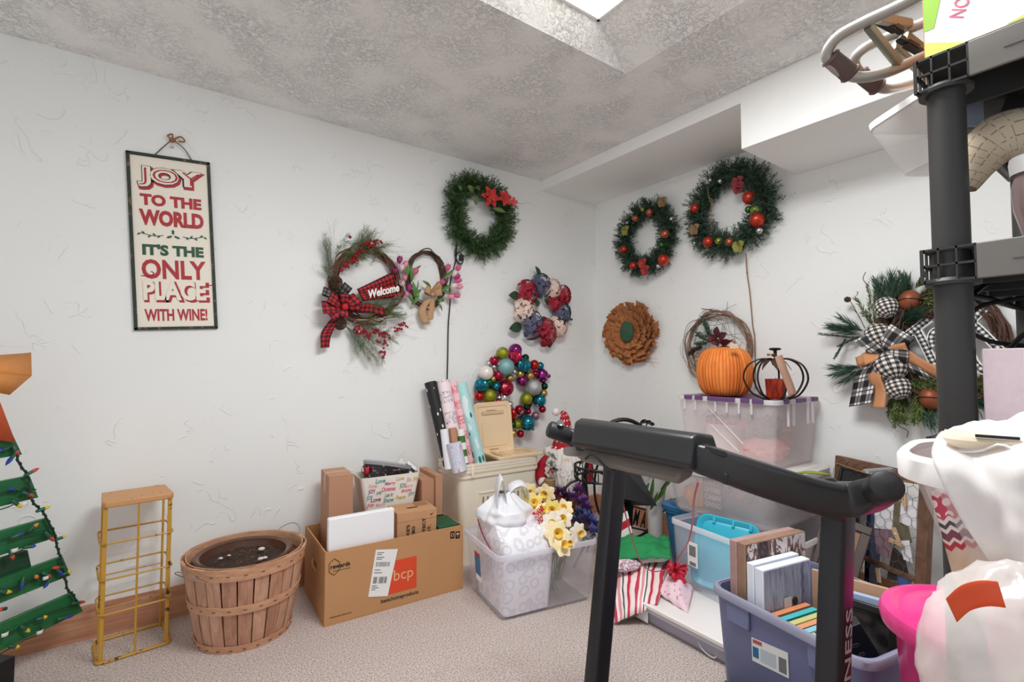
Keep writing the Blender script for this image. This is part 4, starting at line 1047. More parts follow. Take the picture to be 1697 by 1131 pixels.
# gift tub printed with greetings
gt = thing('gift_tub', 'white gift tub printed with colourful Joy and Merry Christmas words', 'gift box', (.985, 2.452, .27), math.radians(-5))
M_gt = mat('white printed card', S(240, 234, 224), .6)
m = MB()
zz0, zz1 = 0.0, .265
lv = [(zz0, .215, .12, .02), (zz1, .305, .165, .02)]
m.rr([(0, .215, .12, .02), (zz1, .305, .165, .02), (zz1, .299, .159, .018), (.006, .209, .114, .018)], 5, True, True); m.build('tub', M_gt, gt)
sl_ = math.atan2(.0225, zz1)
FG = basis((0, -.0605, 0), (1, 0, 0), V((0, -.0225, zz1)).normalized(), V((0, -zz1, -.0225)).normalized())
PRM = [mat('pink print', S(216, 92, 132), .6), mat('teal print', S(70, 150, 146), .6), mat('plum print', S(150, 64, 110), .6), mat('gold print', S(206, 180, 84), .6), mat('pale pink print', S(234, 172, 176), .6), mat('sea green print', S(96, 140, 130), .6)]
for (s_, x, y, k, w, h) in (('Love', -.055, .245, 1, .05, .022), ('Merry', -.005, .225, 0, .055, .022), ('Christmas', -.012, .200, 0, .07, .022), ('JOY', -.095, .195, 2, .035, .026), ('JOY', .06, .205, 1, .035, .028), ('Be', .09, .235, 4, .025, .022), ('Love', .045, .245, 3, .04, .018), ('Jolly', -.06, .185, 5, .03, .02), ('Let it', -.01, .17, 5, .04, .02), ('Snow', -.01, .145, 1, .055, .024), ('Merry', .09, .20, 4, .05, .022), ('Bright', .08, .178, 0, .055, .02), ('JOY', .105, .158, 5, .03, .022), ('Love', -.075, .155, 2, .05, .022), ('JOY', -.105, .165, 1, .03, .026), ('Joy', -.1, .13, 0, .04, .024), ('Peace', .05, .15, 3, .05, .02), ('Noel', -.09, .225, 4, .045, .02), ('Joy', .125, .235, 3, .03, .026), ('Merry', -.05, .125, 4, .05, .02)):
    text(s_, 'greeting_lettering', PRM[k], gt, FG @ TR(x, y, .0008), size=.03, fit=(w, h), ext=.0002, shear=.25 if s_ != 'JOY' else 0, bold=.0006)
ob_ = thing('floral_gift_box', 'black oval gift box with floral print tilted inside the gift tub', 'gift box', M=TR(.985, 2.452, .53) @ RY(math.radians(14)) @ RX(math.radians(-12)))
t = NT('black floral print'); v_ = t.obj(); n_ = t.noise(v_, 34, 4, .6, 1.5)
t.set(t.ramp(n_, [(.52, S(22, 20, 22)), (.6, S(150, 110, 104)), (.66, S(226, 214, 208)), (.7, S(30, 26, 28))], 'CONSTANT'), .4); M_flor = t.m
m = MB(); m.lathe([(.10, -.03), (.108, .035), (.111, .045), (.106, .045), (.103, .034), (.096, -.024)], 36, None, 1.15, .6); m.build('box', M_flor, ob_)
m = MB(); m.lathe([(.112, .03), (.114, .052), (.1, .053), (.001, .053)], 36, None, 1.15, .6, cap=False); m.build('lid', clear('clear lid plastic', (.55, .55, .57), .5, .15), ob_)
for (x, y, z, rx, ry, nm, lb, col) in ((1.06, 2.44, .555, 30, 35, 'white_gift_card', 'small white folded gift card poking out of the gift tub', S(244, 242, 240)), (1.105, 2.45, .535, 20, -30, 'zebra_card', 'black and white striped card at right rim of the gift tub', None)):
    M_ = stripes_mat('zebra stripes', [(1, S(30, 30, 32)), (1, S(236, 234, 230))], 0, 30, uv=False) if col is None else mat('white card', col, .5)
    o = MB().box((-.035, -.03, -.003), (.035, .03, .003)).build(nm, M_, bev=.001); o.matrix_world = TR(x, y, z) @ RX(math.radians(rx + 40)) @ RY(math.radians(ry)) @ RZ(.6); tag(o, lb, 'gift card')
o = MB(); bow_c = V((0, 0, 0))
rb = thing('red_gift_bow', 'small red ribbon bow at left rim of the gift tub', 'bow', (.885, 2.44, .535))
bow(rb, V((0, 0, 0)), ((30, .03, .02, .6), (100, .03, .02, .4), (170, .03, .02, .5), (240, .028, .02, .4), (310, .028, .02, .4)), mat('red satin ribbon', S(200, 40, 60), .35), .02)

# ---- nested cream hampers
M_crm = mat('cream plastic', S(248, 238, 218), .4, var=.03, vscale=5)
M_crm2 = mat('tan cream plastic lid', S(236, 208, 170), .4, var=.03, vscale=5)
HX, HY, HL, HWd, HHt = 1.612, 2.46, .535, .29, .50
HZ = [0.0, .017, .033, .049]
LABH = ['lowest cream plastic hamper of the nested stack, with a slotted panel on its front', 'second cream hamper from the bottom of the nested stack, only its rim showing', 'third cream hamper from the bottom of the nested stack, only its rim showing', 'top cream hamper of the nested stack, holding the wrapping paper rolls']
for k, z in enumerate(HZ):
    h = thing('laundry_hamper', LABH[k], 'hamper', (HX, HY, z), math.radians(-2), group='nested cream hampers')
    s_ = 1 - .012 * k * 0
    m = MB(); m.rr([(0, HL - .07, HWd - .06, .04), (HHt - .03, HL - .012, HWd - .012, .045), (HHt - .03, HL + .004, HWd + .004, .05), (HHt - .016, HL + .006, HWd + .006, .05), (HHt - .016, HL - .018, HWd - .018, .042), (.004, HL - .076, HWd - .066, .036)] if k == 0 else [(.0, HL - .08 - .004 * k, HWd - .07 - .004 * k, .035), (.30, HL - .045 - .003 * k, HWd - .045 - .003 * k, .038), (HHt - .018, HL - .02, HWd - .02, .04), (HHt - .018, HL + .004, HWd + .004, .05), (HHt - .004, HL + .006, HWd + .006, .05), (HHt - .004, HL - .02, HWd - .02, .042), (.004, HL - .086 - .004 * k, HWd - .076 - .004 * k, .034)], 6, True, True)
    m.build('body', M_crm, h)
    if k == 0:
        th = math.atan2(.029, HHt)
        FH = basis((0, -(HWd - .06) / 2 - .0005, 0), (1, 0, 0), V((0, -.024, HHt - .03)).normalized(), V((0, -(HHt - .03), -.024)).normalized())
        m = MB(); x0_, x1_, y0_, y1_ = -.145, .145, .02, .385
        for a, b in (((x0_, y0_), (x1_, y0_ + .008)), ((x0_, y1_ - .008), (x1_, y1_)), ((x0_, y0_), (x0_ + .008, y1_)), ((x1_ - .008, y0_), (x1_, y1_))): m.box((a[0], a[1], -.002), (b[0], b[1], .003), FH)
        m.build('panel_rim', M_crm, h)
        M_slot = mat('painted slot shade', S(150, 132, 108), .8)  # slots are plates on the surface; the dark inside is shade put into their colour
        for i in range(9): 
            x = -.115 + i * .029
            m = MB(); m.rr([(0, .009, .06, .0044), (.0012, .009, .06, .0044)], 4, True, True, FH @ TR(x, .33, .0005)); m.build('slot', M_slot, h)
    if k == 3:
        MB().box((-.008, -.004, -.07), (.008, .004, .0), TR(-HL / 2 + .075, -HWd / 2 - .008, HHt - .004)).build('latch', M_crm, h, bev=.002)
# lids
def hamper_lid(nm, lb, M):
    o = thing(nm, lb, 'lid', M=M)
    m = MB(); m.rr([(0, .245, .315, .03), (.012, .25, .32, .032), (.016, .244, .314, .03), (.014, .2, .27, .02), (.008, .19, .26, .018)], 6, True, True); m.build('panel', M_crm2, o)
    m = MB(); m.rr([(0, .15, .022, .006), (.006, .146, .018, .006)], 4, True, True, TR(0, .095, .010)); m.build('handle_recess', mat('painted tan recess shade', S(214, 184, 146), .5), o)  # recess is a raised bar, its shade painted as a darker tan
    m = MB(); m.rr([(0, .16, .15, .008), (.003, .157, .147, .008)], 4, True, True, TR(0, -.03, .009)); m.build('raised_panel', M_crm2, o)
    for y in (.115, -.115): MB().box((-.04, y - .004, .016), (.02, y + .004, .020)).build('hinge_clip', M_crm2, o, bev=.001)
    return o
pL = py(813, 714, 2.56)
hamper_lid('hamper_lid', 'tan cream hamper lid standing upright behind the wrapping paper', basis((pL.x, 2.53, .695), V((1, -.18, 0)).normalized(), V((-.06, .12, 1)).normalized(), V((1, -.18, 0)).normalized().cross(V((-.06, .12, 1)).normalized())))
hamper_lid('hamper_lid', 'cream hamper lid lying flat on the right end of the hampers', TR(1.755, 2.43, .547) @ RZ(math.radians(85)) @ RX(math.radians(0)))
# ---- wrapping paper rolls and gift bags in the top hamper
def roll(nm, lb, top, bot, y0, y1, r, m_, core=True):
    a, b = py(top[0], top[1], y1), py(bot[0], bot[1], y0)
    b = a + (b - a) * 1.0
    d = (a - b).normalized(); u = d.orthogonal().normalized()
    L = (a - b).length
    o = thing(nm, lb, 'wrapping paper', M=basis(b, u, d.cross(u), d), group='wrapping paper rolls')
    m = MB(); m.lathe([(r, 0), (r, L), (r * .7, L), (r * .7, L - .05)], 24, cap=True); m.build('paper', m_, o)
    m = MB(); m.lathe([(r * .68, L - .06), (r * .68, L - .004), (r * .6, L - .004), (r * .6, L - .06)], 20, cap=False); m.build('cardboard_core', M_card, o)
    return o
M_snow = dots_mat('black paper with white snowflakes', S(26, 26, 28), S(226, 224, 218), 6.5, .2, stretch=(1.2, 4, 1))
def script_mat(name, base, ink, nl, thick=.35):
    t = NT(name); s_ = t.sep(t.uv()); v = t.mapping(t.uv(), (26, nl * 4, 1))
    row = t.math('FRACT', t.math('MULTIPLY', s_[1], nl)); band = t.math('LESS_THAN', t.math('ABSOLUTE', t.math('SUBTRACT', row, .5)), .28)
    n_ = t.noise(v, 1.0, 2.0, .5, 1.0); ln = t.math('LESS_THAN', t.math('ABSOLUTE', t.math('SUBTRACT', n_, .5)), .028 * thick * 3)
    t.set(t.mix(t.math('MULTIPLY', band, ln), base, ink), .5); MATS[name] = t.m; return t.m
M_scr = script_mat('blush paper with grey script', S(244, 226, 230), S(128, 108, 122), 13)
M_scr2 = script_mat('pink paper with red script', S(246, 196, 200), S(206, 70, 92), 18, .6)
t = NT('aqua paper with green trees'); v_ = t.mapping(t.uv(), (4, 12, 1)); d_ = t.voro(v_, 1.3, out='Distance'); cc3 = t.voro(v_, 1.3, out='Color')
k_ = t.math('LESS_THAN', d_, .2); w_ = t.math('LESS_THAN', t.noise(v_, 1.2, 2), .4)
t.set(t.mix(k_, t.mix(w_, S(178, 222, 220), S(224, 240, 238)), S(24, 110, 92)), .45); M_aqua = t.m
roll('wrapping_paper_roll', 'black wrapping paper roll with white snowflakes', (713, 634), (745, 772), 2.44, 2.56, .034, M_snow)
roll('wrapping_paper_roll', 'blush pink wrapping paper roll with grey handwriting', (734, 632), (762, 782), 2.40, 2.54, .040, M_scr)
roll('wrapping_paper_roll', 'pink wrapping paper roll with red handwriting', (751, 634), (783, 785), 2.42, 2.52, .027, M_scr2)
roll('wrapping_paper_roll', 'aqua wrapping paper roll with green trees', (764, 636), (800, 785), 2.38, 2.50, .034, M_aqua)
roll('wrapping_paper_roll', 'short white wrapping paper roll in front of the blush roll', (736, 712), (744, 778), 2.37, 2.42, .022, mat('plain white paper', S(236, 234, 238), .5))
roll('wrapping_paper_roll', 'short kraft wrapping paper roll in front of the blush roll', (750, 710), (758, 778), 2.36, 2.42, .022, mat('kraft paper', S(184, 136, 104), .7))
M_grst = stripes_mat('green and white bands', [(1, S(66, 112, 50)), (1, S(240, 238, 230))], 1, 9)
roll('wrapping_paper_roll', 'short green and white striped wrapping paper roll', (763, 712), (772, 780), 2.35, 2.40, .02, M_grst)
t = NT('lavender floral paper'); v_ = t.mapping(t.uv(), (5, 5, 1)); n_ = t.noise(v_, 2.0, 4, .6, 1.2)
t.set(t.ramp(n_, [(.4, S(206, 210, 228)), (.52, S(226, 228, 236)), (.6, S(206, 130, 160)), (.66, S(220, 222, 234))], 'CONSTANT'), .5); M_lav = t.m
roll('wrapping_paper_roll', 'fat short lavender floral wrapping paper roll at front of the hamper', (752, 734), (762, 782), 2.33, 2.36, .04, M_lav)
# ================================================================== middle and right heap
def tote(name, label, cat, M, L, W, H, m_, taper=.025, rim=.014, rr_=.04, th=.004, group=None, rimh=.02, lip=None):
    o = thing(name, label, cat, M=M, group=group)
    b = MB(); b.rr([(0, L - 2 * taper - .02, W - 2 * taper - .02, rr_), (.012, L - 2 * taper, W - 2 * taper, rr_), (H - rimh, L - .5 * rim, W - .5 * rim, rr_), (H, L - .5 * rim, W - .5 * rim, rr_), (H, L - .5 * rim - 2 * th, W - .5 * rim - 2 * th, rr_), (.014, L - 2 * taper - 2 * th, W - 2 * taper - 2 * th, rr_)], 6, True, True)
    b.build('body', m_, o)
    r = MB(); r.rr([(H - rimh, L - .5 * rim, W - .5 * rim, rr_), (H - rimh, L + rim, W + rim, rr_ + .01), (H - .002, L + rim, W + rim, rr_ + .01), (H + .002, L + rim - .006, W + rim - .006, rr_ + .008), (H + .002, L - .5 * rim, W - .5 * rim, rr_)], 6, False, False)
    r.build('rim', lip or m_, o)
    return o
def blob(c, rx, ry, rz, amp, fr, seg=28, rings=18, seed=0.0, ridge=False, M=None):
    mb = MB(); c = V(c)
    def fn(u, v):
        th, ph = 2 * PI * u, PI * v; d = V((math.sin(ph) * math.cos(th), math.sin(ph) * math.sin(th), -math.cos(ph)))
        n = mnoise.noise(d * fr + V((seed, seed, seed)))
        if ridge: n = 1 - 2 * abs(n)
        k = 1 + amp * n + amp * .4 * mnoise.noise(d * fr * 2.7 + V((seed, 0, 0))) + (amp * .35 * (1 - 2 * abs(mnoise.noise(d * fr * 3.1 + V((0, seed, 1))))) if ridge else 0)
        p = V((d.x * rx * k, d.y * ry * k, d.z * rz * k)); return c + (M @ p if M else p)
    mb.grid(fn, seg, rings); return mb
def patch(p00, p10, p11, p01, nu, nv, bulge=0.0, amp=0.0, fr=6.0, seed=0.0, nrm=None):
    a, b, c, d = V(p00), V(p10), V(p11), V(p01)
    n = V(nrm) if nrm else (b - a).cross(d - a).normalized(); mb = MB()
    def fn(u, v):
        p = lerp(lerp(a, b, u), lerp(d, c, u), v)
        return p + n * (bulge * math.sin(PI * u) ** .7 * math.sin(PI * v) ** .7 + amp * mnoise.noise(V((u * fr, v * fr, seed))))
    mb.grid(fn, nu, nv); return mb

# ---- clear tote with flowers and bags
FT = TR(1.477, 1.903, .0) @ RZ(math.radians(-9.7))
M_clr = clear('clear lavender plastic', S(240, 238, 244), .15, .2)
M_clr_rim = clear('clear plastic rim', S(226, 224, 234), .55, .25)
ft = tote('flower_tote', 'clear open plastic tote holding daffodils and white bags on the carpet', 'storage bin', FT, .507, .413, .281, M_clr, .022, .012, .03, lip=M_clr_rim)
M_blab = mat('blue product sticker', S(36, 112, 160), .4); 
FS = basis((-.507 / 2 + .004, 0, 0), (0, -1, 0), V((-.018, 0, .26)).normalized(), V((-.26, 0, -.018)).normalized())
decal(ft, FS, [(.0, .15), (.062, .15), (.062, .235), (.0, .235)], M_blab, 'sticker', .001, .012)
decal(ft, FS, [(.0, .235), (.062, .235), (.062, .25), (.0, .25)], mat('red sticker band', S(190, 40, 66), .4), 'sticker', .001, .012)
decal(ft, FS, [(.005, .125), (.062, .125), (.062, .15), (.005, .15)], M_wlab, 'sticker', .001, .012)
t = NT('white plastic with grey swirls'); v_ = t.mapping(t.obj(), (1, 1, 1)); d_ = t.voro(v_, 22.0)
k_ = t.math('LESS_THAN', t.math('ABSOLUTE', t.math('SUBTRACT', d_, .42)), .10)
t.set(t.mix(k_, S(246, 244, 248), S(226, 224, 232)), .4); M_swirl = t.m
pbg = thing('printed_gift_sack', 'white plastic sack with pale grey circles standing in the clear flower tote', 'bag', M=FT)
m = MB(); m.rr([(.008, .22, .30, .02, -.10, -.02), (.12, .235, .33, .03, -.095, -.02), (.255, .245, .335, .03, -.092, -.02), (.32, .25, .30, .03, -.09, -.01), (.375, .235, .16, .03, -.085, .02)], 6, True, True)
m.v = [(p[0] + .006 * mnoise.noise(V(p) * 18), p[1] + .006 * mnoise.noise(V(p) * 17 + V((3, 0, 0))), p[2] + .012 * mnoise.noise(V(p) * 14)) for p in m.v]; m.build('sack', M_swirl, pbg)
m = MB(); m.tube(smooth_path([(-.222, .10, .35), (-.226, .03, .30), (-.226, -.09, .25)], 4), .003, 5); m.build('red_edge', mat('dark red trim', S(150, 30, 50), .5), pbg)
# grocery bag on top
sb = thing('grocery_bag', 'white plastic grocery bag with red print on top of the flower tote', 'bag', M=FT)
M_pbag = NT('thin white plastic film'); M_pbag.set(S(236, 236, 240), .28, Subsurface_Weight=0.0); M_pbag = M_pbag.m
def bagfn(u, v):
    a = 2 * PI * u; kp = ((0, .78), (.25, 1.0), (.5, .86), (.75, .52), (1, .2)); j = min(3, int(v * 4)); k = lerp(kp[j][1], kp[j + 1][1], v * 4 - j)
    cr = 1 + (.04 + .17 * v) * math.sin(7 * a + 3 * mnoise.noise(V((math.cos(a) * 1.5, math.sin(a) * 1.5, v * 2)))) * .6 + .22 * mnoise.noise(V((math.cos(a) * 1.7, math.sin(a) * 1.7, v * 2.2 + 5)))
    lean = V((-.02 * v, 0, 0))
    return V((-.10 + .145 * k * cr * math.cos(a), .02 + .12 * k * cr * math.sin(a), .335 + .15 * v + .012 * mnoise.noise(V((math.cos(a) * 3, math.sin(a) * 3, 1))))) + lean
m = MB(); m.grid(bagfn, 72, 22); m.build('bag_body', M_pbag, sb, sharp=60)
for pts in ([(-.17, .0, .43), (-.18, -.02, .50), (-.16, -.02, .565), (-.14, -.01, .54), (-.125, .0, .45)], [(-.10, .03, .44), (-.09, .03, .495), (-.045, .02, .52), (-.005, .02, .50), (.01, .02, .43)]):
    m = MB(); ribbon(m, pts, lambda t_: V((.25, 1, .2)), lambda t_: .07 + .05 * abs(t_ - .5), 6, 5, 0.006); m.build('bag_handle', M_pbag, sb, solid=.001)
text('THANK', 'red_lettering', mat('red bag print', S(200, 40, 70), .5), sb, TR(.005, -.085, .405) @ RZ(.35) @ RX(math.radians(72)) @ RZ(math.radians(18)), size=.05, fit=(.085, .030), bold=.002)
text('YOU', 'red_lettering', mat('red bag print', S(200, 40, 70), .5), sb, TR(.014, -.095, .372) @ RZ(.35) @ RX(math.radians(72)) @ RZ(math.radians(18)), size=.05, fit=(.06, .026), bold=.002)
# ---- artificial flowers
M_daf = [mat('yellow daffodil', S(246, 222, 122), .6, var=.1, vscale=30), mat('pale daffodil', S(246, 230, 184), .6, var=.06, vscale=30), mat('cream petal', S(248, 240, 224), .6)]
M_trum = mat('golden trumpet', S(236, 196, 70), .6, var=.15, vscale=40)
M_stem = mat('green flower stem', S(92, 120, 66), .6)
def daff(parent, c, d, r, mp, mt):
    d = V(d).normalized(); u = d.orthogonal().normalized(); w = d.cross(u); mb = MB(); sp = rnd(0, 1)
    for k in range(6):
        a = sp + k * PI / 3; e = u * math.cos(a) + w * math.sin(a); f = d.cross(e); lift = rnd(-.1, .25)
        mb.grid(lambda s_, t_: c + e * r * t_ + f * (s_ - .5) * r * .85 * math.sin(PI * min(1, t_ * .86 + .12)) ** .8 + d * (r * lift * t_ * t_ - .12 * r * abs(s_ - .5)), 3, 5)
    o = mb.build('daffodil', mp, parent)
    tb = MB(); Mx = basis(c, u, w, d); tb.lathe([(r * .12, 0), (r * .2, r * .2), (r * .27, r * .42), (r * .36, r * .52), (r * .24, r * .42), (r * .08, r * .08)], 14, Mx, cap=False); tb.build('trumpet', mt, o)
TOC = -FW
dfb = thing('daffodil_bunch', 'bunch of yellow artificial daffodils spilling over the clear tote rim', 'flowers', FT @ V((.08, -.12, .0)))
Mi_ = TR(*(FT @ V((.08, -.12, .0)))).inverted()
for (x, y, dd, r, a, b) in ((620, 220, 2.46, .052, 1, 0), (545, 280, 2.40, .052, 0, 0), (660, 320, 2.36, .05, 0, 0), (735, 315, 2.38, .048, 1, 0), (725, 378, 2.32, .05, 2, 0), (690, 470, 2.22, .062, 1, 0), (655, 400, 2.28, .05, 2, 1), (822, 462, 2.27, .048, 2, 0), (725, 545, 2.18, .052, 1, 0), (520, 205, 2.45, .045, 1, 1), (600, 330, 2.36, .045, 1, 0), (770, 520, 2.2, .035, 2, 0)):
    p = Mi_ @ pd(740 + x / 3.77, 760 + y / 3.77, dd)
    daff(dfb, p, TOC + V((rnd(-.5, .5), rnd(-.5, .5), rnd(-.1, .7))), r, M_daf[a], M_trum if b == 0 else M_daf[0])
    m = MB(); m.tube(smooth_path([p, p + V((.03, .05, -.06)), V((.02 + rnd(-.04, .04), .08, .16)), V((rnd(-.06, .06), .05, .02))], 4), .0025, 5); m.build('stem', M_stem, dfb)
def spiky(parent, c, r, m_, n=34, name='blossom'):
    mb = MB()
    for k in range(n):
        d = rdir(); d = (d + V((0, 0, .5)) + TOC * .4).normalized(); w = d.orthogonal().normalized(); e = c + d * r * rnd(.6, 1.1)
        mb.blade(c + d * r * .1, e, r * .11, w)
    mb.build(name, m_, parent)
M_viol = mat('violet cloth petals', S(122, 72, 140), .7, var=.25, vscale=40); M_blue = mat('periwinkle cloth petals', S(84, 86, 146), .7, var=.25, vscale=40); M_plum = mat('dark plum petals', S(92, 50, 98), .7, var=.2, vscale=40)
for nm, lb, m_, spots in (('violet_bunch', 'bunch of violet artificial flowers behind the daffodils', M_viol, ((958, 815, 2.55, .05), (965, 832, 2.5, .05), (972, 842, 2.48, .045), (950, 824, 2.52, .035))), ('plum_bunch', 'bunch of dark plum artificial flowers left of the violet ones', M_plum, ((928, 818, 2.62, .05), (940, 824, 2.6, .045), (918, 828, 2.55, .03))), ('blue_bunch', 'bunch of periwinkle blue artificial flowers at the tote corner by the treadmill post', M_blue, ((962, 852, 2.46, .05), (972, 862, 2.42, .055), (982, 868, 2.4, .05), (985, 882, 2.34, .045), (955, 864, 2.42, .04)))):
    o = thing(nm, lb, 'flowers', FT @ V((.17, .05, .0))); Mi_ = TR(*(FT @ V((.17, .05, .0)))).inverted()
    for (u, v, dd, r) in spots:
        p = Mi_ @ pd(u, v, dd); spiky(o, p, r, m_, 60)
        m = MB(); m.tube(smooth_path([p, p * .6 + V((0, .0, .06)), V((rnd(-.03, .03), rnd(-.02, .02), .01))], 4), .0025, 5); m.build('stem', M_stem, o)
    for k in range(6):
        p = Mi_ @ pd(spots[0][0] + rnd(-10, 25), spots[0][1] + rnd(10, 40), spots[0][2] - .02); leaf(o, p - V((.01, 0, .05)), p + V((rnd(-.04, .04), rnd(-.04, .04), .03)), .010, M_leaf)

# ---- santa gnome
gp = pd(934, 815, 3.12); gx = RT; gy = V((FW.x, FW.y, 0)).normalized()
MG = basis((gp.x, gp.y, 0), gx, gy, (0, 0, 1))
gn = thing('santa_gnome', 'Santa gnome doll with red polka dot hat and white beard in the corner', 'doll', M=MG)
Mi_ = MG.inverted(); gl = lambda u, v, off=0.0: Mi_ @ pd(u, v, 3.12 - off)
M_red = mat('red felt', S(176, 28, 42), .9, var=.15, vscale=30); M_fur = mat('white faux fur', S(238, 232, 226), .9, var=.06, vscale=30)
m = MB(); m.lathe([(.10, 0), (.15, .02), (.165, .18), (.15, .34), (.12, .46), (.06, .52)], 28, None, 1, .75); m.build('body', M_red, gn)
# hat: bent cone
path = smooth_path([gl(934, 748), gl(934, 735), gl(934, 715), gl(936, 700), gl(935, 688), gl(930, 683)], 4)
m = MB(); n = len(path); m.tube(path, [lerp(.088, .010, (i / (n - 1)) ** .85) for i in range(n)], 20)
m.build('hat', dots_mat('red felt with white dots', S(176, 28, 42), S(244, 240, 236), 11, .2, .9, 0.15, stretch=(1, .7, 1)), gn)
m = blob(gl(921, 683), .024, .024, .024, .12, 5, 14, 10); m.build('pompom', M_fur, gn)
m = MB(); 
for k in range(40):
    a = 2 * PI * k / 40; c = gl(934, 750) + V((.095 * math.cos(a), .075 * math.sin(a), 0)); m.sph(c, .028 * rnd(.85, 1.2), 8, 5)
m.build('hat_brim', M_fur, gn)
m = blob(gl(938, 765, .11), .03, .026, .026, .06, 2, 14, 10); m.build('nose', mat('skin felt', S(226, 188, 168), .8), gn)
m = MB(); rs = random.Random(9)
for k in range(420):
    a = rs.uniform(-1, 1); p0 = gl(940, 752, .10) + V((a * .085, .03 * abs(a), rs.uniform(-.05, .02))); L = rs.uniform(.16, .25) * (1 - .35 * abs(a))
    p1 = p0 + V((a * .03 + rs.uniform(-.02, .02), -.05 * (1 - abs(a)) + rs.uniform(-.02, .01), -L * .55)); p2 = p0 + V((a * .01 + rs.uniform(-.025, .025), -.04 + rs.uniform(-.02, .02), -L))
    m.tube([p0, p1, p2], [.007, .006, .001], 4, cap=False)
m.build('beard', M_fur, gn, kind='stuff')
for sgn, pts in ((-1, [(908, 760), (898, 775), (896, 795), (902, 805)]), (1, [(962, 758), (972, 770), (975, 785), (972, 800)])):
    m = MB(); m.tube(smooth_path([gl(u, v, .02 + .03 * i) for i, (u, v) in enumerate(pts)], 4), [.03 + .006 * math.sin(i * .3) for i in range(13)], 12); m.build('arm', M_red, gn)
m = blob(gl(900, 800, .12), .032, .028, .03, .08, 3, 12, 10); m.build('cuff', M_fur, gn)
m = blob(gl(903, 806, .13), .034, .03, .036, .08, 3, 12, 10); m.build('mitten', mat('grey brown mitten', S(126, 110, 98), .9), gn)
m = MB(); Mx = TR(*gl(911, 802, .15)); m.lathe([(.022, -.035), (.032, -.01), (.033, .025), (.028, .03)], 16, Mx)
for k in range(5): m.tube([Mx @ V((.034 * math.cos(q * .524), .034 * math.sin(q * .524), -.025 + .012 * k)) for q in range(12)], .003, 4, closed=True)
m.build('twig_bundle', mat('birch twig brown', S(164, 132, 98), .8, var=.3, vscale=60), gn)
st, nd = MB(), MB()
for k in range(22):
    c = gl(914, 776, .15) if k < 15 else gl(912, 755, .12); sprig(None, nd, c, rdir() + V((0, -.6, .1)), .04, .022, 18, .0013, .6)
nd.build('pine_sprig', M_pine_dk, gn, kind='stuff')
m = MB(); [m.sph(gl(914 + rnd(-5, 5), 780 + rnd(-4, 4), .19), .006, 6, 4) for k in range(7)]; m.build('berries', M_berry, gn, kind='stuff')

# ---- wrought iron plant stand
pc_ = pd(996, 775, 2.72); ps = thing('plant_stand', 'black wrought iron plant stand with scrolled ring basket behind the treadmill post', 'plant stand', (pc_.x, pc_.y, 0))
M_iron = mat('black wrought iron', S(34, 30, 28), .45, .4, var=.3, vscale=40)
zt_, zl_ = pd(996, 772, 2.72).z, pd(996, 792, 2.72).z; rr0 = .145
circ = lambda r, z, n=28: [(r * math.cos(2 * PI * k / n), r * math.sin(2 * PI * k / n), z) for k in range(n)]
for z, r, th in ((zt_, rr0, .006), (zl_, rr0 * .97, .006), (zl_ - .3, .09, .005)): m = MB(); m.tube(circ(r, z), th, 6, closed=True); m.build('ring', M_iron, ps)
m = MB()
for k in range(14):
    a0 = 2 * PI * k / 14; pts = []
    for i in range(13):
        s_ = i / 12 * 2 * PI; a = a0 + .16 * math.sin(s_) ; z = lerp(zl_, zt_, .5 - .5 * math.cos(s_ / 2 * 1.0)) + .012 * math.sin(2 * s_); pts.append((rr0 * math.cos(a), rr0 * math.sin(a), z))
    m.tube(pts, .003, 5)
    m.tube([(rr0 * math.cos(a0 + .22), rr0 * math.sin(a0 + .22), zl_), (rr0 * math.cos(a0 + .22), rr0 * math.sin(a0 + .22), zt_)], .003, 5)
m.build('scrollwork', M_iron, ps)
for k in range(4):
    a = PI / 4 + k * PI / 2 + .5; d = V((math.cos(a), math.sin(a), 0)); up_z = V((0, 0, 1))
    pts = [d * rr0 * .9 + up_z * zl_, d * (rr0 + .05) + up_z * (zl_ - .02), d * (rr0 + .065) + up_z * (zl_ - .08), d * (.09) + up_z * (zl_ - .3), d * .10 + up_z * .12, d * .15 + up_z * .04, d * .17 + up_z * .006]
    m = MB(); m.tube(smooth_path(pts, 5), .0065, 6); m.build('leg', M_iron, ps)
    m = MB(); c = d * (rr0 * .75) + up_z * (zl_ - .03); m.tube([c + d * (.03 * math.cos(q) * (1 - q / 9)) + up_z * (.03 * math.sin(q) * (1 - q / 9)) for q in [j * .5 for j in range(15)]], .003, 5); m.build('scroll', M_iron, ps)
# ---- round iron garden sign with letters
cs = pd(1034, 800, 2.95); MR = basis((cs.x, cs.y, 0), RT, (0, 0, 1), RT.cross(V((0, 0, 1))))
gs = thing('round_iron_sign', 'large black iron ring sign with cut letters behind the treadmill console', 'sign', M=MR)
Mi_ = MR.inverted(); sl = lambda u, v: Mi_ @ (CP + ray(u, v) * ((cs - CP).dot(MR.to_3x3() @ V((0, 0, 1))) / ray(u, v).dot(MR.to_3x3() @ V((0, 0, 1)))))
cz = sl(1034, 800).y; rad_ = cz - .012
m = MB(); m.tube([(rad_ * .62 * math.cos(k * PI / 24), cz + rad_ * math.sin(k * PI / 24), 0) for k in range(48)], .012, 8, closed=True); m.build('ring', M_iron, gs)
m = MB(); m.tube([(rad_ * .54 * math.cos(k * PI / 24) + .02, cz - .02 + rad_ * .8 * math.sin(k * PI / 24), .03) for k in range(48)], .007, 6, closed=True); m.build('inner_ring', M_iron, gs)
a_, b_ = sl(1030, 835), sl(1092, 852)
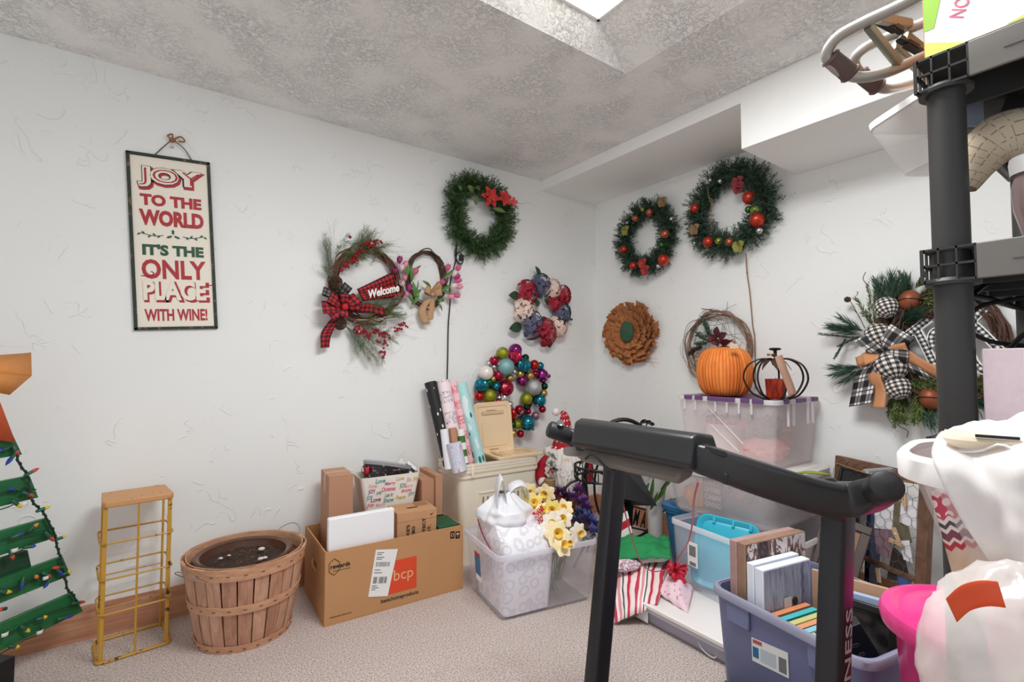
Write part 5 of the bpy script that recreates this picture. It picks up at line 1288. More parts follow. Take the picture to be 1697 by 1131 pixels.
m = MB(); m.tube([a_ + V((-.1, .03, .01)), b_ + V((.02, 0, .01))], .005, 5); c_, d__ = sl(1030, 872), sl(1092, 885); m.tube([c_ + V((-.1, .03, .01)), d__ + V((.01, 0, .01))], .005, 5); m.build('crossbar', M_iron, gs)
for s_, u, v in (('N', 1043, 853), ('M', 1054, 857), ('A', 1066, 861)): 
    p = sl(u, v); text(s_, 'iron_letter', M_iron, gs, TR(p.x, p.y, .01) @ RZ(-.2), size=.1, fit=(.028, .095), ext=.003, bold=.002)
# scroll on top
m = MB(); p = sl(1068, 702); m.tube([p + V((.03 * math.cos(q) * (1 - q / 12), .018 * math.sin(q), 0)) for q in [j * .5 for j in range(16)]], .004, 5); m.build('scroll', M_iron, gs)
m = MB(); q0 = sl(1060, 701); [leaf(gs, q0 + V((dx, 0, .01)), q0 + V((dx + .035, dy, .015)), .012, M_iron, .005, 'iron_leaf') for dx, dy in ((.0, .02), (.03, .012), (.05, -.01))]
# ---- black lantern roof wedge and striped board
wz = pd(1045, 800, 2.62)
lt = thing('black_lantern', 'dark grey pointed metal lantern leaning behind the treadmill post', 'lantern', (wz.x, wz.y, 0)); Mi_ = TR(wz.x, wz.y, 0).inverted()
M_dkm = mat('dark grey sheet metal', S(44, 44, 46), .5, .3)
P_ = lambda u, v, d: Mi_ @ pd(u, v, d)
m = MB(); A, B_, C_, D_ = P_(1030, 775, 2.6), P_(1056, 778, 2.72), P_(1089, 839, 2.55), P_(1035, 827, 2.5); E_ = P_(1030, 838, 2.75)
m.add([A, B_, C_, D_, E_], [(0, 3, 2, 1), (3, 4, 2), (0, 1, 4), (1, 2, 4), (0, 4, 3)]); m.build('roof', M_dkm, lt, smooth=False)
m = MB(); b0 = P_(1035, 838, 2.62); m.rr([(0, .10, .10, .01), (b0.z, .12, .12, .01)], 3, True, True, TR(b0.x - .02, b0.y + .03, 0)); m.build('body', M_black, lt)
sb_ = thing('striped_board', 'red and white striped board standing behind the treadmill post', 'sign', M=basis(pd(1024, 884, 2.5), RT, (0, .15, 1), RT.cross(V((0, .15, 1)))))
Mi_ = sb_.matrix_world.inverted() if False else basis(pd(1024, 884, 2.5), RT, (0, .15, 1), RT.cross(V((0, .15, 1)))).inverted()
qd = [Mi_ @ pd(u, v, 2.5) for u, v in ((1010, 902), (1052, 898), (1040, 850), (1016, 862))]
m = MB(); m.add([V((q.x, q.y, 0)) for q in qd] + [V((q.x, q.y, -.012)) for q in qd], [(0, 1, 2, 3), (7, 6, 5, 4), (0, 4, 5, 1), (1, 5, 6, 2), (2, 6, 7, 3), (3, 7, 4, 0)])
t = NT('red and white diagonal stripes'); s_ = t.sep(t.mapping(t.obj(), (1, 1, 1), (0, 0, -.45)))[1]
t.set(t.mix(t.math('LESS_THAN', t.math('FRACT', t.math('MULTIPLY', s_, 15)), .5), S(240, 236, 232), S(186, 26, 44)), .6)
m.build('board', t.m, sb_, smooth=False)
m = MB(); low = V((0, 0, 0)); zb = pd(1024, 884, 2.5).z; m.box((-.05, -zb / 1.0 * .985, -.012), (.06, qd[0].y, -.006)); m.build('lower_panel', mat('white board', S(236, 232, 228), .6), sb_)
# ---- potted plant wrapped in white paper
pp = pd(1085, 830, 2.92); pl_ = thing('wrapped_plant', 'artificial plant with long green leaves in a white paper sleeve', 'plant', (pp.x, pp.y, 0)); Mi_ = TR(pp.x, pp.y, 0).inverted()
m = MB(); m.lathe([(.045, 0), (.05, .2), (.07, .34), (.09, .44), (.085, .44), (.045, .2)], 20, None, 1, .8, cap=True); m.build('paper_sleeve', mat('crumpled white paper', S(228, 224, 220), .7, bump=.4, bscale=14), pl_)
for (u0, v0, u1, v1, w) in ((1058, 825, 1076, 800, .013), (1075, 835, 1083, 790, .011), (1088, 830, 1105, 800, .013), (1060, 795, 1056, 765, .012), (1095, 812, 1115, 788, .012), (1078, 845, 1090, 815, .012), (1070, 790, 1085, 765, .01), (1098, 850, 1112, 825, .012)):
    leaf(pl_, Mi_ @ pd(u0, v0, 2.84), Mi_ @ pd(u1, v1, 2.80), w, M_leaf, .01, 'leaf', tuple(TOC))

# ---- stacked bins against the right wall
M_blue = mat('blue plastic bin', S(52, 112, 156), .4, var=.04, vscale=5)
bb_ = tote('blue_bin', 'blue plastic bin with matching lid under the clear tote of autumn leaves', 'storage bin', TR(2.42, 1.45, 0), .44, .50, .335, M_blue, .03, .012, .05)
m = MB(); m.rr([(.33, .462, .522, .06), (.35, .466, .526, .06), (.356, .45, .51, .055), (.352, .40, .46, .05), (.362, .39, .45, .05)], 6, True, True); m.build('lid', M_blue, bb_)
M_clr2 = clear('cloudy clear plastic', S(248, 240, 240), .28, .25); M_clr2r = clear('cloudy plastic rim', S(234, 230, 232), .6, .3)
ut = tote('grey_clear_tote', 'empty looking grey clear tote at floor level beside the picture frames', 'storage bin', TR(2.41, 1.085, 0), .46, .2, .345, M_clr2, .02, .01, .03, lip=M_clr2r)
lt_ = tote('autumn_tote', 'clear tote of autumn leaves and a pumpkin, lower one of the stacked pair', 'storage bin', TR(2.385, 1.33, .366), .56, .55, .215, M_clr2, .025, .01, .06, lip=M_clr2r)
M_wlid = clear('milky white lid', S(240, 236, 232), .88, .35)
m = MB(); m.rr([(.205, .575, .575, .08), (.232, .58, .58, .085), (.240, .565, .565, .08), (.236, .50, .49, .06), (.240, .49, .48, .06)], 8, True, True); m.build('lid', M_wlid, lt_)
lfp = TR(2.385, 1.33, .366).inverted() @ pz(1345, 792, .60)
leaf(lt_, lfp + V((-.02, .05, .008)), lfp + V((.03, -.06, .012)), .03, mat('green leaf sticker', S(150, 158, 50), .5), .006, 'leaf_tag')
pt = tote('purple_lid_tote', 'clear tote with purple lid on top of the stack, pumpkin standing on it', 'storage bin', TR(2.45, 1.357, .607), .436, .512, .318, M_clr2, .028, .012, .03, lip=M_clr2r)
M_purp = mat('purple plastic lid', S(100, 66, 112), .4, var=.05, vscale=6)
m = MB(); m.rr([(.298, .40, .474, .03), (.312, .405, .48, .03), (.315, .39, .46, .03)], 5, True, True); m.build('lid', M_purp, pt)
for (x, y, l, a) in ((-.228, .18, .04, 0), (-.228, .12, .04, 0), (-.228, -.0, .14, 0), (-.228, -.12, .04, 0), (-.228, -.18, .05, 0), (.0, -.264, .09, 1), (.14, -.264, .05, 1), (-.14, -.264, .04, 1)):
    MB().box((-.006, -l / 2, .302), (.014, l / 2, .322), TR(x, y, 0)).build('lid_tab', M_purp, pt, bev=.002) if a == 0 else MB().box((-l / 2, -.006, .302), (l / 2, .014, .322), TR(x, y, 0)).build('lid_tab', M_purp, pt, bev=.002)
for y in (.2, .14, .03, -.03, -.09, -.15): MB().box((-.229, y - .004, .25), (-.222, y + .004, .30)).build('rib', M_clr2r, pt)
for x in (-.12, -.07, .07, .12): MB().box((x - .004, -.267, .2), (x + .004, -.258, .30)).build('rib', M_clr2r, pt)
m = MB(); m.tube([V((-.214, .06, .19)) + V((0, q[0], q[1])) for q in ((.06, .03), (.01, .07), (-.16, -.08), (-.14, -.12), (.0, -.01))], .002, 4); m.build('embossed_mark', M_clr2r, pt)
# contents of the two clear totes
FXT = TR(2.45, 1.357, .622)
o = thing('lampshade', 'white drum lampshade with gingham band inside the purple lidded tote', 'lampshade', FXT @ V((-.03, .10, 0)))
m = MB(); m.lathe([(.10, .0), (.09, .19), (.088, .19), (.098, .0)], 28, cap=True); m.build('shade', mat('white linen shade', S(240, 228, 220), .8), o)
m = MB(); m.lathe([(.093, .16), (.0915, .192), (.0895, .192), (.091, .16)], 28, cap=False); m.build('band', check_mat('pink gingham', S(240, 226, 224), S(220, 170, 170), S(196, 120, 122), 18, 1.5), o)
M_pk = [mat('faded coral leaf', S(226, 140, 120), .8, var=.2, vscale=30), mat('peach leaf', S(236, 178, 142), .8, var=.2, vscale=30), mat('rust leaf', S(190, 92, 62), .8, var=.2, vscale=30), mat('dusty mauve leaf', S(166, 130, 140), .8, var=.2, vscale=30), mat('grey green leaf', S(112, 120, 104), .8, var=.2, vscale=30)]
def maple(parent, c, n_, r, m_, spin=0.0, name='leaf'):
    n_ = V(n_).normalized(); u = n_.orthogonal().normalized(); w = n_.cross(u); poly = []
    for k in range(10):
        a = spin + k * PI / 5; rr2 = r * ((1, .82, .95, .75, .9)[(k // 2) % 5] if k % 2 == 0 else .42); poly.append(c + (u * math.cos(a) + w * math.sin(a)) * rr2 + n_ * (.006 if k % 2 else -.004))
    mb = MB(); mb.add([c] + poly, [(0, 1 + k, 1 + (k + 1) % 10) for k in range(10)]); return mb.build(name, m_, parent, solid=.0012)
g1 = thing('leaf_garland', 'bundle of coral and peach cloth leaves inside the purple lidded tote', 'garland', FXT @ V((-.07, -.12, .0)))
for k in range(26): maple(g1, V((rnd(-.03, .16), rnd(-.05, .10), rnd(.05, .2))), V((-1, rnd(-.6, .2), rnd(-.2, .6))), rnd(.035, .06), M_pk[R.choice((0, 0, 1, 1, 4, 3))], rnd(0, 3))
m = blob((0, 0, .06), .12, .10, .055, .2, 3); m.build('leaf_pile', mat('pink red cloth', S(222, 150, 146), .8, var=.2, vscale=20), g1)
g2 = thing('leaf_garland', 'bundle of rust and mauve cloth leaves inside the autumn tote', 'garland', (2.30, 1.25, .382))
for k in range(46): maple(g2, V((rnd(-.08, .2), rnd(-.10, .12), rnd(.05, .15))), V((-1, rnd(-.6, .3), rnd(-.2, .6))), rnd(.03, .055), M_pk[R.choice((0, 1, 2, 2, 3, 4))], rnd(0, 3))
pk = thing('small_pumpkin', 'small plain orange pumpkin inside the autumn tote', 'pumpkin', (2.22, 1.49, .382))
m = MB(); m.lathe([(.02, 0), (.05, .01), (.068, .05), (.06, .09), (.03, .11), (.008, .105)], 32, lobes=8, depth=.15); m.build('fruit', mat('orange foam pumpkin', S(232, 138, 62), .6, var=.1, vscale=20), pk)
m = MB(); m.tube([(0, 0, .10), (.003, .003, .13)], [.008, .005], 6); m.build('stem', M_vine, pk)
ws = thing('word_sign', 'dark wooden sign with pale lettering inside the autumn tote', 'sign', M=basis((2.145, 1.36, .40), (0, -1, 0), (0, 0, 1), (-1, 0, 0)))
MB().box((-.05, -.0, -.012), (.05, .15, 0)).build('board', mat('dark brown board', S(74, 56, 50), .8), ws)
for i, s_ in enumerate(('CANDY', 'GATHER', 'CABIN', 'GIVING')): text(s_, 'lettering', mat('pale sign print', S(206, 190, 180), .7), ws, TR(0, .13 - i * .034, .0005), size=.03, fit=(.08, .024), bold=.0006)
# ---- clear tote with turquoise lid on the flat bin
M_wfl = mat('white hard lid', S(246, 240, 236), .35)
M_clr3 = clear('clear pale plastic', S(240, 240, 246), .17, .2)
fb = tote('underbed_bin', 'flat clear underbed bin with white lid on the carpet', 'storage bin', TR(1.925, 1.275, 0) @ RZ(math.radians(-1.5)), .46, .60, .078, clear('milky underbed plastic', S(226, 222, 240), .32, .2), .012, .006, .02, lip=M_clr2r)
m = MB(); m.rr([(.076, .478, .618, .03), (.088, .48, .62, .03), (.091, .47, .61, .028)], 5, True, True); m.build('lid', M_wfl, fb)
decal(fb, basis((-.222, 0, 0), (0, -1, 0), (0, 0, 1), (-1, 0, 0)), [(-.20, .012), (-.10, .012), (-.10, .07), (-.20, .07)], M_wlab, 'product_sticker', .001, .008)
m = MB(); m.lathe([(.001, 0), (.016, 0), (.016, .001), (.001, .001)], 16, basis((-.2325, .16, .042), (0, -1, 0), (0, 0, 1), (-1, 0, 0))); m.build('sticker_dot', M_ink, fb)
for (y, l, c, nm, lb) in ((.05, .12, S(128, 92, 150), 'purple_cloth', 'folded purple cloth inside the underbed bin'), (-.10, .16, S(70, 118, 128), 'teal_cloth', 'folded teal cloth inside the underbed bin'), (.18, .1, S(204, 196, 190), 'white_cloth', 'folded white cloth inside the underbed bin')):
    o = blob((0, 0, 0), .17, l / 2, .028, .1, 3).build(nm, mat(nm + ' fabric', c, .85, var=.15, vscale=20)); o.location = V((1.90, 1.315 + y, .044)); tag(o, lb, 'cloth')
m = MB(); m.tube(smooth_path([(1.70, 1.16, .06), (1.70, 1.13, .02), (1.70, 1.08, .012), (1.705, 1.07, .05)], 5), .003, 5); o = m.build('cord_loop', mat('pale cord', S(206, 206, 212), .6)); tag(o, 'pale cord loop inside the front of the underbed bin', 'cord')
MTq = TR(2.064, 1.262, .093) @ RZ(math.radians(-8.2))
tt = tote('turquoise_lid_tote', 'small open clear tote with a turquoise lid standing inside it', 'storage bin', MTq, .272, .355, .287, M_clr3, .014, .01, .025, lip=M_clr2r)
FQ = basis((-.131, 0, 0), (0, -1, 0), (0, 0, 1), (-1, 0, 0))
decal(tt, FQ, [(-.075, .11), (-.02, .11), (-.02, .215), (-.075, .215)], M_wlab, 'product_sticker', .001, .004)
m = MB(); m.box((-.066, .155, .0), (-.03, .20, .0004), FQ @ TR(0, 0, .0055)); m.box((-.064, .115, 0), (-.03, .13, .0004), FQ @ TR(0, 0, .0055)); m.build('sticker_print', M_lgry, tt)
M_tq = mat('turquoise plastic', S(48, 180, 204), .35)
lx_ = V((.30, -.95, -.06)).normalized(); ly_ = V((.3, .1, 1)).normalized(); lz_ = lx_.cross(ly_).normalized(); ly_ = lz_.cross(lx_)
MLd = basis((2.035, 1.235, .262), lx_, ly_, lz_)
ld = thing('turquoise_bin_cover', 'turquoise plastic lid leaning inside the small clear tote', 'lid', M=MLd)
m = MB(); m.rr([(-.012, .262, .30, .05), (.006, .266, .304, .052), (.010, .256, .294, .048), (.006, .235, .273, .04), (-.002, .215, .253, .035), (.002, .195, .233, .03)], 7, True, True); m.build('panel', M_tq, ld)
for x in (-.06, 0.02, .09): MB().box((x - .006, .118, .0), (x + .006, .146, .010)).build('rib', M_tq, ld, bev=.002)
text('P', 'logo_letter', mat('navy print', S(20, 50, 110), .5), ld, TR(.03, .0, .0035), size=.04, bold=.002)

# ---- heap of gift wrap in front of the flat bin
M_grcl = mat('kelly green cloth', S(30, 138, 78), .8, var=.15, vscale=14)
pts = [pd(1018, 925, 2.30), pd(1112, 926, 2.22), pd(1110, 893, 2.45), pd(1016, 890, 2.5)]
m = patch(*pts, 30, 18, .03, .022, 5, 1.0, (0, 0, 1)); o = m.build('green_cloth', M_grcl, solid=.003); tag(o, 'crumpled kelly green cloth on the gift bag heap', 'cloth')
M_pkst = NT('red pink green stripes'); s_ = M_pkst.sep(M_pkst.uv()); w_ = M_pkst.math('ADD', s_[0], M_pkst.math('MULTIPLY', M_pkst.noise(M_pkst.uv(), 2.5, 2), .12))
f_ = M_pkst.math('FRACT', M_pkst.math('MULTIPLY', w_, 2.2))
M_pkst.set(M_pkst.ramp(f_, [(0, S(244, 226, 224)), (.16, S(200, 60, 80)), (.3, S(246, 236, 232)), (.4, S(232, 150, 158)), (.52, S(246, 238, 236)), (.6, S(48, 66, 54)), (.66, S(244, 230, 228)), (.8, S(196, 44, 66)), (.92, S(242, 210, 210))], 'CONSTANT'), .5); M_pkst = M_pkst.m
gbm = thing('striped_gift_bag', 'red pink and white striped gift bag lying on the carpet', 'gift bag', pz(1050, 1000, 0)); Mi_ = TR(*pz(1050, 1000, 0)).inverted()
q4 = [Mi_ @ p for p in (pz(1018, 1033, .012), pz(1090, 1003, .095), pz(1110, 928, .16), pz(1008, 950, .12))]
m = patch(q4[0], q4[1], q4[2], q4[3], 20, 16, .045, .014, 4, 2.0, (0, 0, 1)); m.build('front_sheet', M_pkst, gbm, solid=.002)
q5 = [Mi_ @ p for p in (pz(1025, 1033, .003), pz(1088, 1006, .05), pz(1110, 935, .09), pz(1018, 955, .01))]
m = patch(q5[0], q5[1], q5[2], q5[3], 12, 10, .0, .01, 4, 3.0, (0, 0, 1)); m.build('back_sheet', mat('grey green bag lining', S(150, 158, 146), .6), gbm, solid=.002)
M_pkdot = dots_mat('pink fabric with rose dots', S(244, 214, 222), S(214, 140, 164), 9, .24, .8)
m = patch(pz(1090, 985, .10), pz(1140, 1016, .095), pz(1149, 975, .105), pz(1108, 950, .15), 18, 16, .045, .02, 4, 5.0, (0, 0, 1)); o = m.build('dotted_cloth', M_pkdot, solid=.002); tag(o, 'pink cloth with rose dots draped at the corner of the white lid', 'cloth')
t = NT('plum floral fabric'); n_ = t.noise(t.obj(), 60, 3, .6, 1.0); t.set(t.ramp(n_, [(.45, S(228, 206, 214)), (.52, S(132, 72, 96)), (.6, S(232, 214, 220))], 'CONSTANT'), .8)
m = blob(pz(1038, 935, .17), .075, .06, .024, .22, 3, 26, 16, 2.0); o = m.build('floral_cloth', t.m); tag(o, 'crumpled plum and white floral cloth beside the green cloth', 'cloth')
# red ribbon bow with long strings tied to the treadmill
bp = pd(1118, 944, 2.16)
M_rib = mat('shiny red ribbon', S(200, 34, 60), .3, var=.1, vscale=30)
rbn = thing('red_ribbon', 'shiny red ribbon bow with long strings hanging from the treadmill', 'ribbon', bp); Mi_ = TR(*bp).inverted()
MC = Matrix((RT, UP, -FW)).transposed()
for (ang, L, w) in ((20, .048, .022), (75, .032, .022), (130, .04, .022), (170, .036, .022), (235, .03, .024), (272, .05, .026), (305, .058, .026), (340, .04, .022)):
    d = MC @ V((math.cos(math.radians(ang)), math.sin(math.radians(ang)), .2)); n_ = MC @ V((-math.sin(math.radians(ang)), math.cos(math.radians(ang)), .3)); f_ = -FW
    mb = MB(); ribbon(mb, [V((0, 0, 0)), d * L * .5 + f_ * .02, d * L + f_ * .02, d * L - f_ * .005, d * L * .4 - f_ * .006, V((0, 0, 0))], n_, w, 5, 2); mb.build('bow_loop', M_rib, rbn, solid=.001)
m = MB(); m.tube(smooth_path([Mi_ @ pd(u, v, d) for u, v, d in ((1025, 768, 1.50), (1027, 800, 1.50), (1036, 850, 1.58), (1048, 895, 1.7), (1062, 932, 1.85), (1080, 947, 1.92), (1098, 946, 2.05), (1112, 942, 2.14))], 6), .0022, 5); m.build('string', mat('coral ribbon string', S(206, 84, 92), .5), rbn)
m = MB(); m.tube(smooth_path([Mi_ @ pd(u, v, d) for u, v, d in ((1157, 800, 1.28), (1150, 830, 1.4), (1147, 870, 1.6), (1138, 905, 1.75), (1120, 930, 2.14))], 6), .0026, 5); m.build('string', M_rib, rbn)

# ---- navy bin of canvases
MN = TR(1.626, .660, .072) @ RZ(math.radians(-10.7))
M_navy = mat('slate blue plastic', S(120, 126, 164), .45, var=.06, vscale=6); M_navyr = mat('slate grey rim', S(146, 146, 166), .4, var=.05, vscale=6)
nb = tote('navy_tote', 'slate blue open tote packed with canvases and books at right front', 'storage bin', MN, .452, .465, .325, M_navy, .02, .016, .04, .005, lip=M_navyr)
MNi = MN.inverted()
def npl(u, v, axis, val):
    """point on local plane x=val or y=val of the navy tote, in its local frame"""
    c = MNi @ CP; r = MNi.to_3x3() @ ray(u, v); k = (val - c[axis]) / r[axis]; return c + r * k
FNv = basis((-.2065, 0, .012), (0, -1, 0), V((-.016, 0, .293)).normalized(), V((-.293, 0, -.016)).normalized())
qs = [FNv.inverted() @ npl(u, v, 0, -.216) for u, v in ((1247, 1056), (1247, 1095), (1308, 1125), (1308, 1082))]
def sq(f0, f1, g0, g1): return [lerp(lerp(qs[0], qs[3], f), lerp(qs[1], qs[2], f), g) for f, g in ((f0, g1), (f1, g1), (f1, g0), (f0, g0))]
decal(nb, FNv, sq(0, 1, 0, 1), M_wlab, 'product_sticker', .001, .0012)
for (a0, a1, g0, g1, m_) in ((.04, .3, .04, .2, mat('red oval print', S(190, 90, 90), .5)), (.03, .2, .35, .8, M_blab), (.25, .68, .3, .85, mat('sticker pale drawing', S(196, 208, 216), .5)), (.75, .95, .3, .9, M_lgry)):
    decal(nb, FNv, sq(a0, a1, g0, g1), m_, 'sticker_print', .0004, .0024)
for y in (-.125, .13): MB().box((-.0, y - .04, .0), (.010, y + .04, .065), TR(-.2295, 0, .243)).build('handle_skirt', M_navy, nb, bev=.004)
def slab(nm, lb, cat, lt, rt_, th, face, side, ly, bottom=.02, group=None):
    P = npl(lt[0], lt[1], 1, ly); x0 = max(P.x, -.185); Q = npl(rt_[0], rt_[1], 1, P.y)
    x1 = min(.2, max(x0 + .08, Q.x)); h = P.z - bottom
    o = thing(nm, lb, cat, M=MN @ TR(x0, P.y, bottom), group=group)
    L = x1 - x0
    MB().box((0, -th, 0), (L, 0, h)).build('body', side, o, bev=.002)
    if face: MB().box((.004, -th - .0012, .004), (L - .004, -th, h - .004)).build('picture', face, o)
    return o, L, h
t = NT('stone and door picture'); n_ = t.noise(t.obj(), 14, 4, .6); t.set(t.ramp(n_, [(.35, S(92, 72, 66)), (.5, S(178, 140, 130)), (.62, S(206, 178, 168))]), .6); M_pic1 = t.m
t = NT('window picture'); n_ = t.noise(t.mapping(t.obj(), (3, 3, 1)), 8, 3, .6, 1.0); t.set(t.ramp(n_, [(.35, S(60, 44, 42)), (.48, S(128, 96, 88)), (.56, S(226, 218, 216)), (.66, S(150, 110, 92))], 'CONSTANT'), .6); M_pic2 = t.m
t = NT('grey weathered wood picture'); n_ = t.noise(t.mapping(t.obj(), (14, 1, 2)), 4, 5, .65, .5); t.set(t.ramp(n_, [(.3, S(104, 104, 124)), (.5, S(164, 166, 188)), (.7, S(196, 200, 220))]), .6); M_pic3 = t.m
M_pside = mat('dusty pink canvas edge', S(176, 142, 136), .7, var=.3, vscale=18); M_brside = mat('mottled brown canvas edge', S(150, 118, 98), .7, var=.6, vscale=14)
M_wcan = mat('white canvas edge', S(232, 236, 246), .6)
slab('canvas_print', 'wrapped canvas print with dusty pink edges, farthest back in the slate blue tote', 'picture', (1178, 900), (1306, 866), .026, M_pic1, M_pside, .192, group='canvas prints')
slab('canvas_print', 'wrapped canvas print with mottled brown and white edge, second from the back in the tote', 'picture', (1193, 904), (1320, 871), .03, M_pic2, M_brside, .164, group='canvas prints')
slab('canvas_print', 'plain white edged canvas, the rear one of the white pair in the tote', 'picture', (1212, 938), (1312, 908), .024, None, M_wcan, .130, group='canvas prints')
oc, Lc, hc = slab('canvas_print', 'white edged canvas with grey weathered wood picture, front one of the white pair', 'picture', (1229, 946), (1328, 918), .028, M_pic3, M_wcan, .102, group='canvas prints')
m = MB(); m.box((Lc * .40, -.0325, hc * .62), (Lc * .55, -.0312, hc * .76)); m.build('picture_latch', mat('pale latch print', S(214, 206, 200), .6), oc)
m = MB(); m.lathe([(.001, 0), (.012, 0), (.012, .0012), (.001, .0012)], 16, TR(Lc * .63, -.0312, hc * .72) @ RX(PI / 2)); m.build('picture_knob', M_ink, oc)
m = MB(); m.tube([V((Lc * .8, -.0322, hc * (.98 - k * .05))) + V((.004 * (-1) ** k, 0, 0)) for k in range(12)], .0025, 4); m.build('picture_chain', mat('dark chain print', S(92, 92, 118), .6), oc)
BK = ((1250, 1015, 'orange', S(224, 142, 96)), (1261, 1023, 'teal', S(74, 190, 196)), (1273, 1031, 'yellow green', S(208, 204, 132)), (1283, 1038, 'peach', S(226, 162, 118)), (1296, 1044, 'sky blue', S(142, 204, 220)), (1308, 1050, 'pale green', S(180, 200, 140)), (1318, 1054, 'dark green', S(84, 122, 76)))
ordn = ('first', 'second', 'third', 'fourth', 'fifth', 'sixth', 'last')
for i, (u, v, nm, c) in enumerate(BK):
    P = npl(u, v, 0, -.2); P.y -= .026; o = thing('book', '%s book in the slate blue tote, %s after the white canvases' % (nm, ordn[i]), 'book', M=MN @ TR(-.2, P.y, .02), group='books in the slate blue tote')
    L, h, th = .19, P.z - .02, .018
    mc_ = mat(nm + ' book cover', c, .5)
    MB().box((0, -th, 0), (L, -th + .002, h)).build('cover', mc_, o); MB().box((0, -.002, 0), (L, 0, h)).build('cover', mc_, o); MB().box((0, -th, h - .002), (L, 0, h + .001)).build('spine', mc_, o, bev=.0005)
    MB().box((.003, -th + .002, .003), (L - .004, -.002, h - .002)).build('pages', mat('book pages', S(236, 228, 210), .8), o)
def nslab(nm, lb, cat, pts, th, m_, z0, extra=None):
    """upright panel through local xy points a-b with pixel top"""
    (a, b, h) = pts; a = V((a[0], a[1], 0)); b = V((b[0], b[1], 0)); d = (b - a).normalized(); n_ = V((-d.y, d.x, 0)); L = (b - a).length
    Mx = MN @ basis(a + V((0, 0, z0)), d, n_, (0, 0, 1)); o = thing(nm, lb, cat, M=Mx); MB().box((0, 0, 0), (L, th, h)).build('body', m_, o, bev=.002); return o, L
nslab('wood_panel', 'pale bare wood panel at the back corner of the slate blue tote', 'panel', ((.10, .12), (.19, -.13), .335), .012, mat('pale bare wood', S(206, 164, 130), .7, var=.15, vscale=10), .02)
nslab('blue_canvas', 'canvas with white edge and pale blue face behind the treadmill post', 'picture', ((.075, .08), (.155, -.14), .31), .018, mat('pale blue canvas', S(176, 194, 226), .6, var=.1, vscale=6), .02)
def small_frame(M, nm, lb, W, H, fw, th, mf, mp, group=None):
    o = thing(nm, lb, 'picture frame', M=M, group=group)
    for a, b in (((-W / 2, 0), (W / 2, fw)), ((-W / 2, H - fw), (W / 2, H)), ((-W / 2, fw), (-W / 2 + fw, H - fw)), ((W / 2 - fw, fw), (W / 2, H - fw))): MB().box((a[0], a[1], 0), (b[0], b[1], th)).build('frame_rail', mf, o, bev=.003)
    MB().box((-W / 2 + fw, fw, .003), (W / 2 - fw, H - fw, .006)).build('picture', mp, o)
    return o
M_bkfr = mat('black wooden frame', S(34, 28, 28), .4); t = NT('dark photo'); n_ = t.noise(t.obj(), 9, 3); t.set(t.ramp(n_, [(.4, S(30, 28, 30)), (.6, S(92, 84, 80))]), .25); M_dkpic = t.m
small_frame(MN @ basis((.045, -.055, .03), (.25, -.97, 0), (.15, .04, .98), V((.25, -.97, 0)).cross(V((.15, .04, .98)))), 'picture_frame', 'black picture frame with dark photo standing in the slate blue tote right of the post', .17, .30, .022, .016, M_bkfr, M_dkpic)
bs = thing('black_plaque', 'black wooden plaque with small pale writing leaning in the tote corner', 'plaque', M=MN @ basis((-.02, -.10, .06), V((.62, -.5, .45)).normalized(), V((-.55, .15, .85)).normalized(), V((.62, -.5, .45)).normalized().cross(V((-.55, .15, .85)).normalized())))
MB().box((-.04, 0, -.03), (.12, .26, .0)).build('body', mat('black painted wood', S(40, 40, 42), .5), bs, bev=.002)
for i in range(5): text(('love', 'home', 'family', 'dream', 'live')[i], 'lettering', mat('grey plaque print', S(120, 118, 116), .6), bs, TR(.04, .21 - i * .03, .0005), size=.02, fit=(.10, .016))
# ================================================================== right side
def sweep(mb, pts, w, h, up=(0, 0, 1), r=.3, n=8, k=6, cap=True):
    """rounded bar along a path; w sideways, h along up (numbers or functions of t)"""
    P = smooth_path(pts, n); N = len(P); ring = []
    for i in range(N):
        t_ = i / (N - 1); ww = w(t_) if callable(w) else w; hh = h(t_) if callable(h) else h
        d = (P[min(i + 1, N - 1)] - P[max(i - 1, 0)]).normalized(); u = V(up) - d * d.dot(V(up)); u.normalize(); s_ = d.cross(u)
        for c in range(4 * k):
            a = 2 * PI * c / (4 * k); x, y = math.cos(a), math.sin(a)
            x = math.copysign(abs(x) ** r, x); y = math.copysign(abs(y) ** r, y)
            ring.append(P[i] + s_ * x * ww / 2 + u * y * hh / 2)
    m_ = 4 * k; fs = [(i * m_ + c, i * m_ + (c + 1) % m_, (i + 1) * m_ + (c + 1) % m_, (i + 1) * m_ + c) for i in range(N - 1) for c in range(m_)]
    if cap: fs += [tuple(range(m_ - 1, -1, -1)), tuple((N - 1) * m_ + c for c in range(m_))]
    mb.add(ring, fs); return mb

# ---- treadmill
TC = .745
tm = thing('treadmill', 'black treadmill with curved handlebar and console in front of the heap', 'treadmill', (1.04, TC, 0))
TMi = TR(1.04, TC, 0).inverted()
W_ = lambda x, y, z: V((x - 1.04, y - TC, z))
M_tb = mat('black treadmill plastic', S(46, 46, 48), .33, var=.05, vscale=10); M_tpost = mat('charcoal painted steel', S(40, 40, 44), .38, .2)
M_tgrey = mat('grey underside plastic', S(120, 110, 104), .5, var=.1, vscale=12)
for yy in (1.045, .4436):
    m = MB(); sweep(m, [W_(1.035, yy, .05), W_(1.09, yy, .42), W_(1.15, yy, .835)], .048, .062, (1, 0, 0), .35, 4); m.build('post', M_tpost, tm)
    m = MB(); m.rr([(0, .42, .07, .02), (.045, .40, .065, .02), (.05, .38, .055, .02)], 4, True, True, TR(-.02, yy - TC, 0)); m.build('base_foot', M_tb, tm)
m = MB(); m.box((-.03, -.3, .0), (.03, .3, .04)); m.build('base_bar', M_tb, tm, bev=.006)
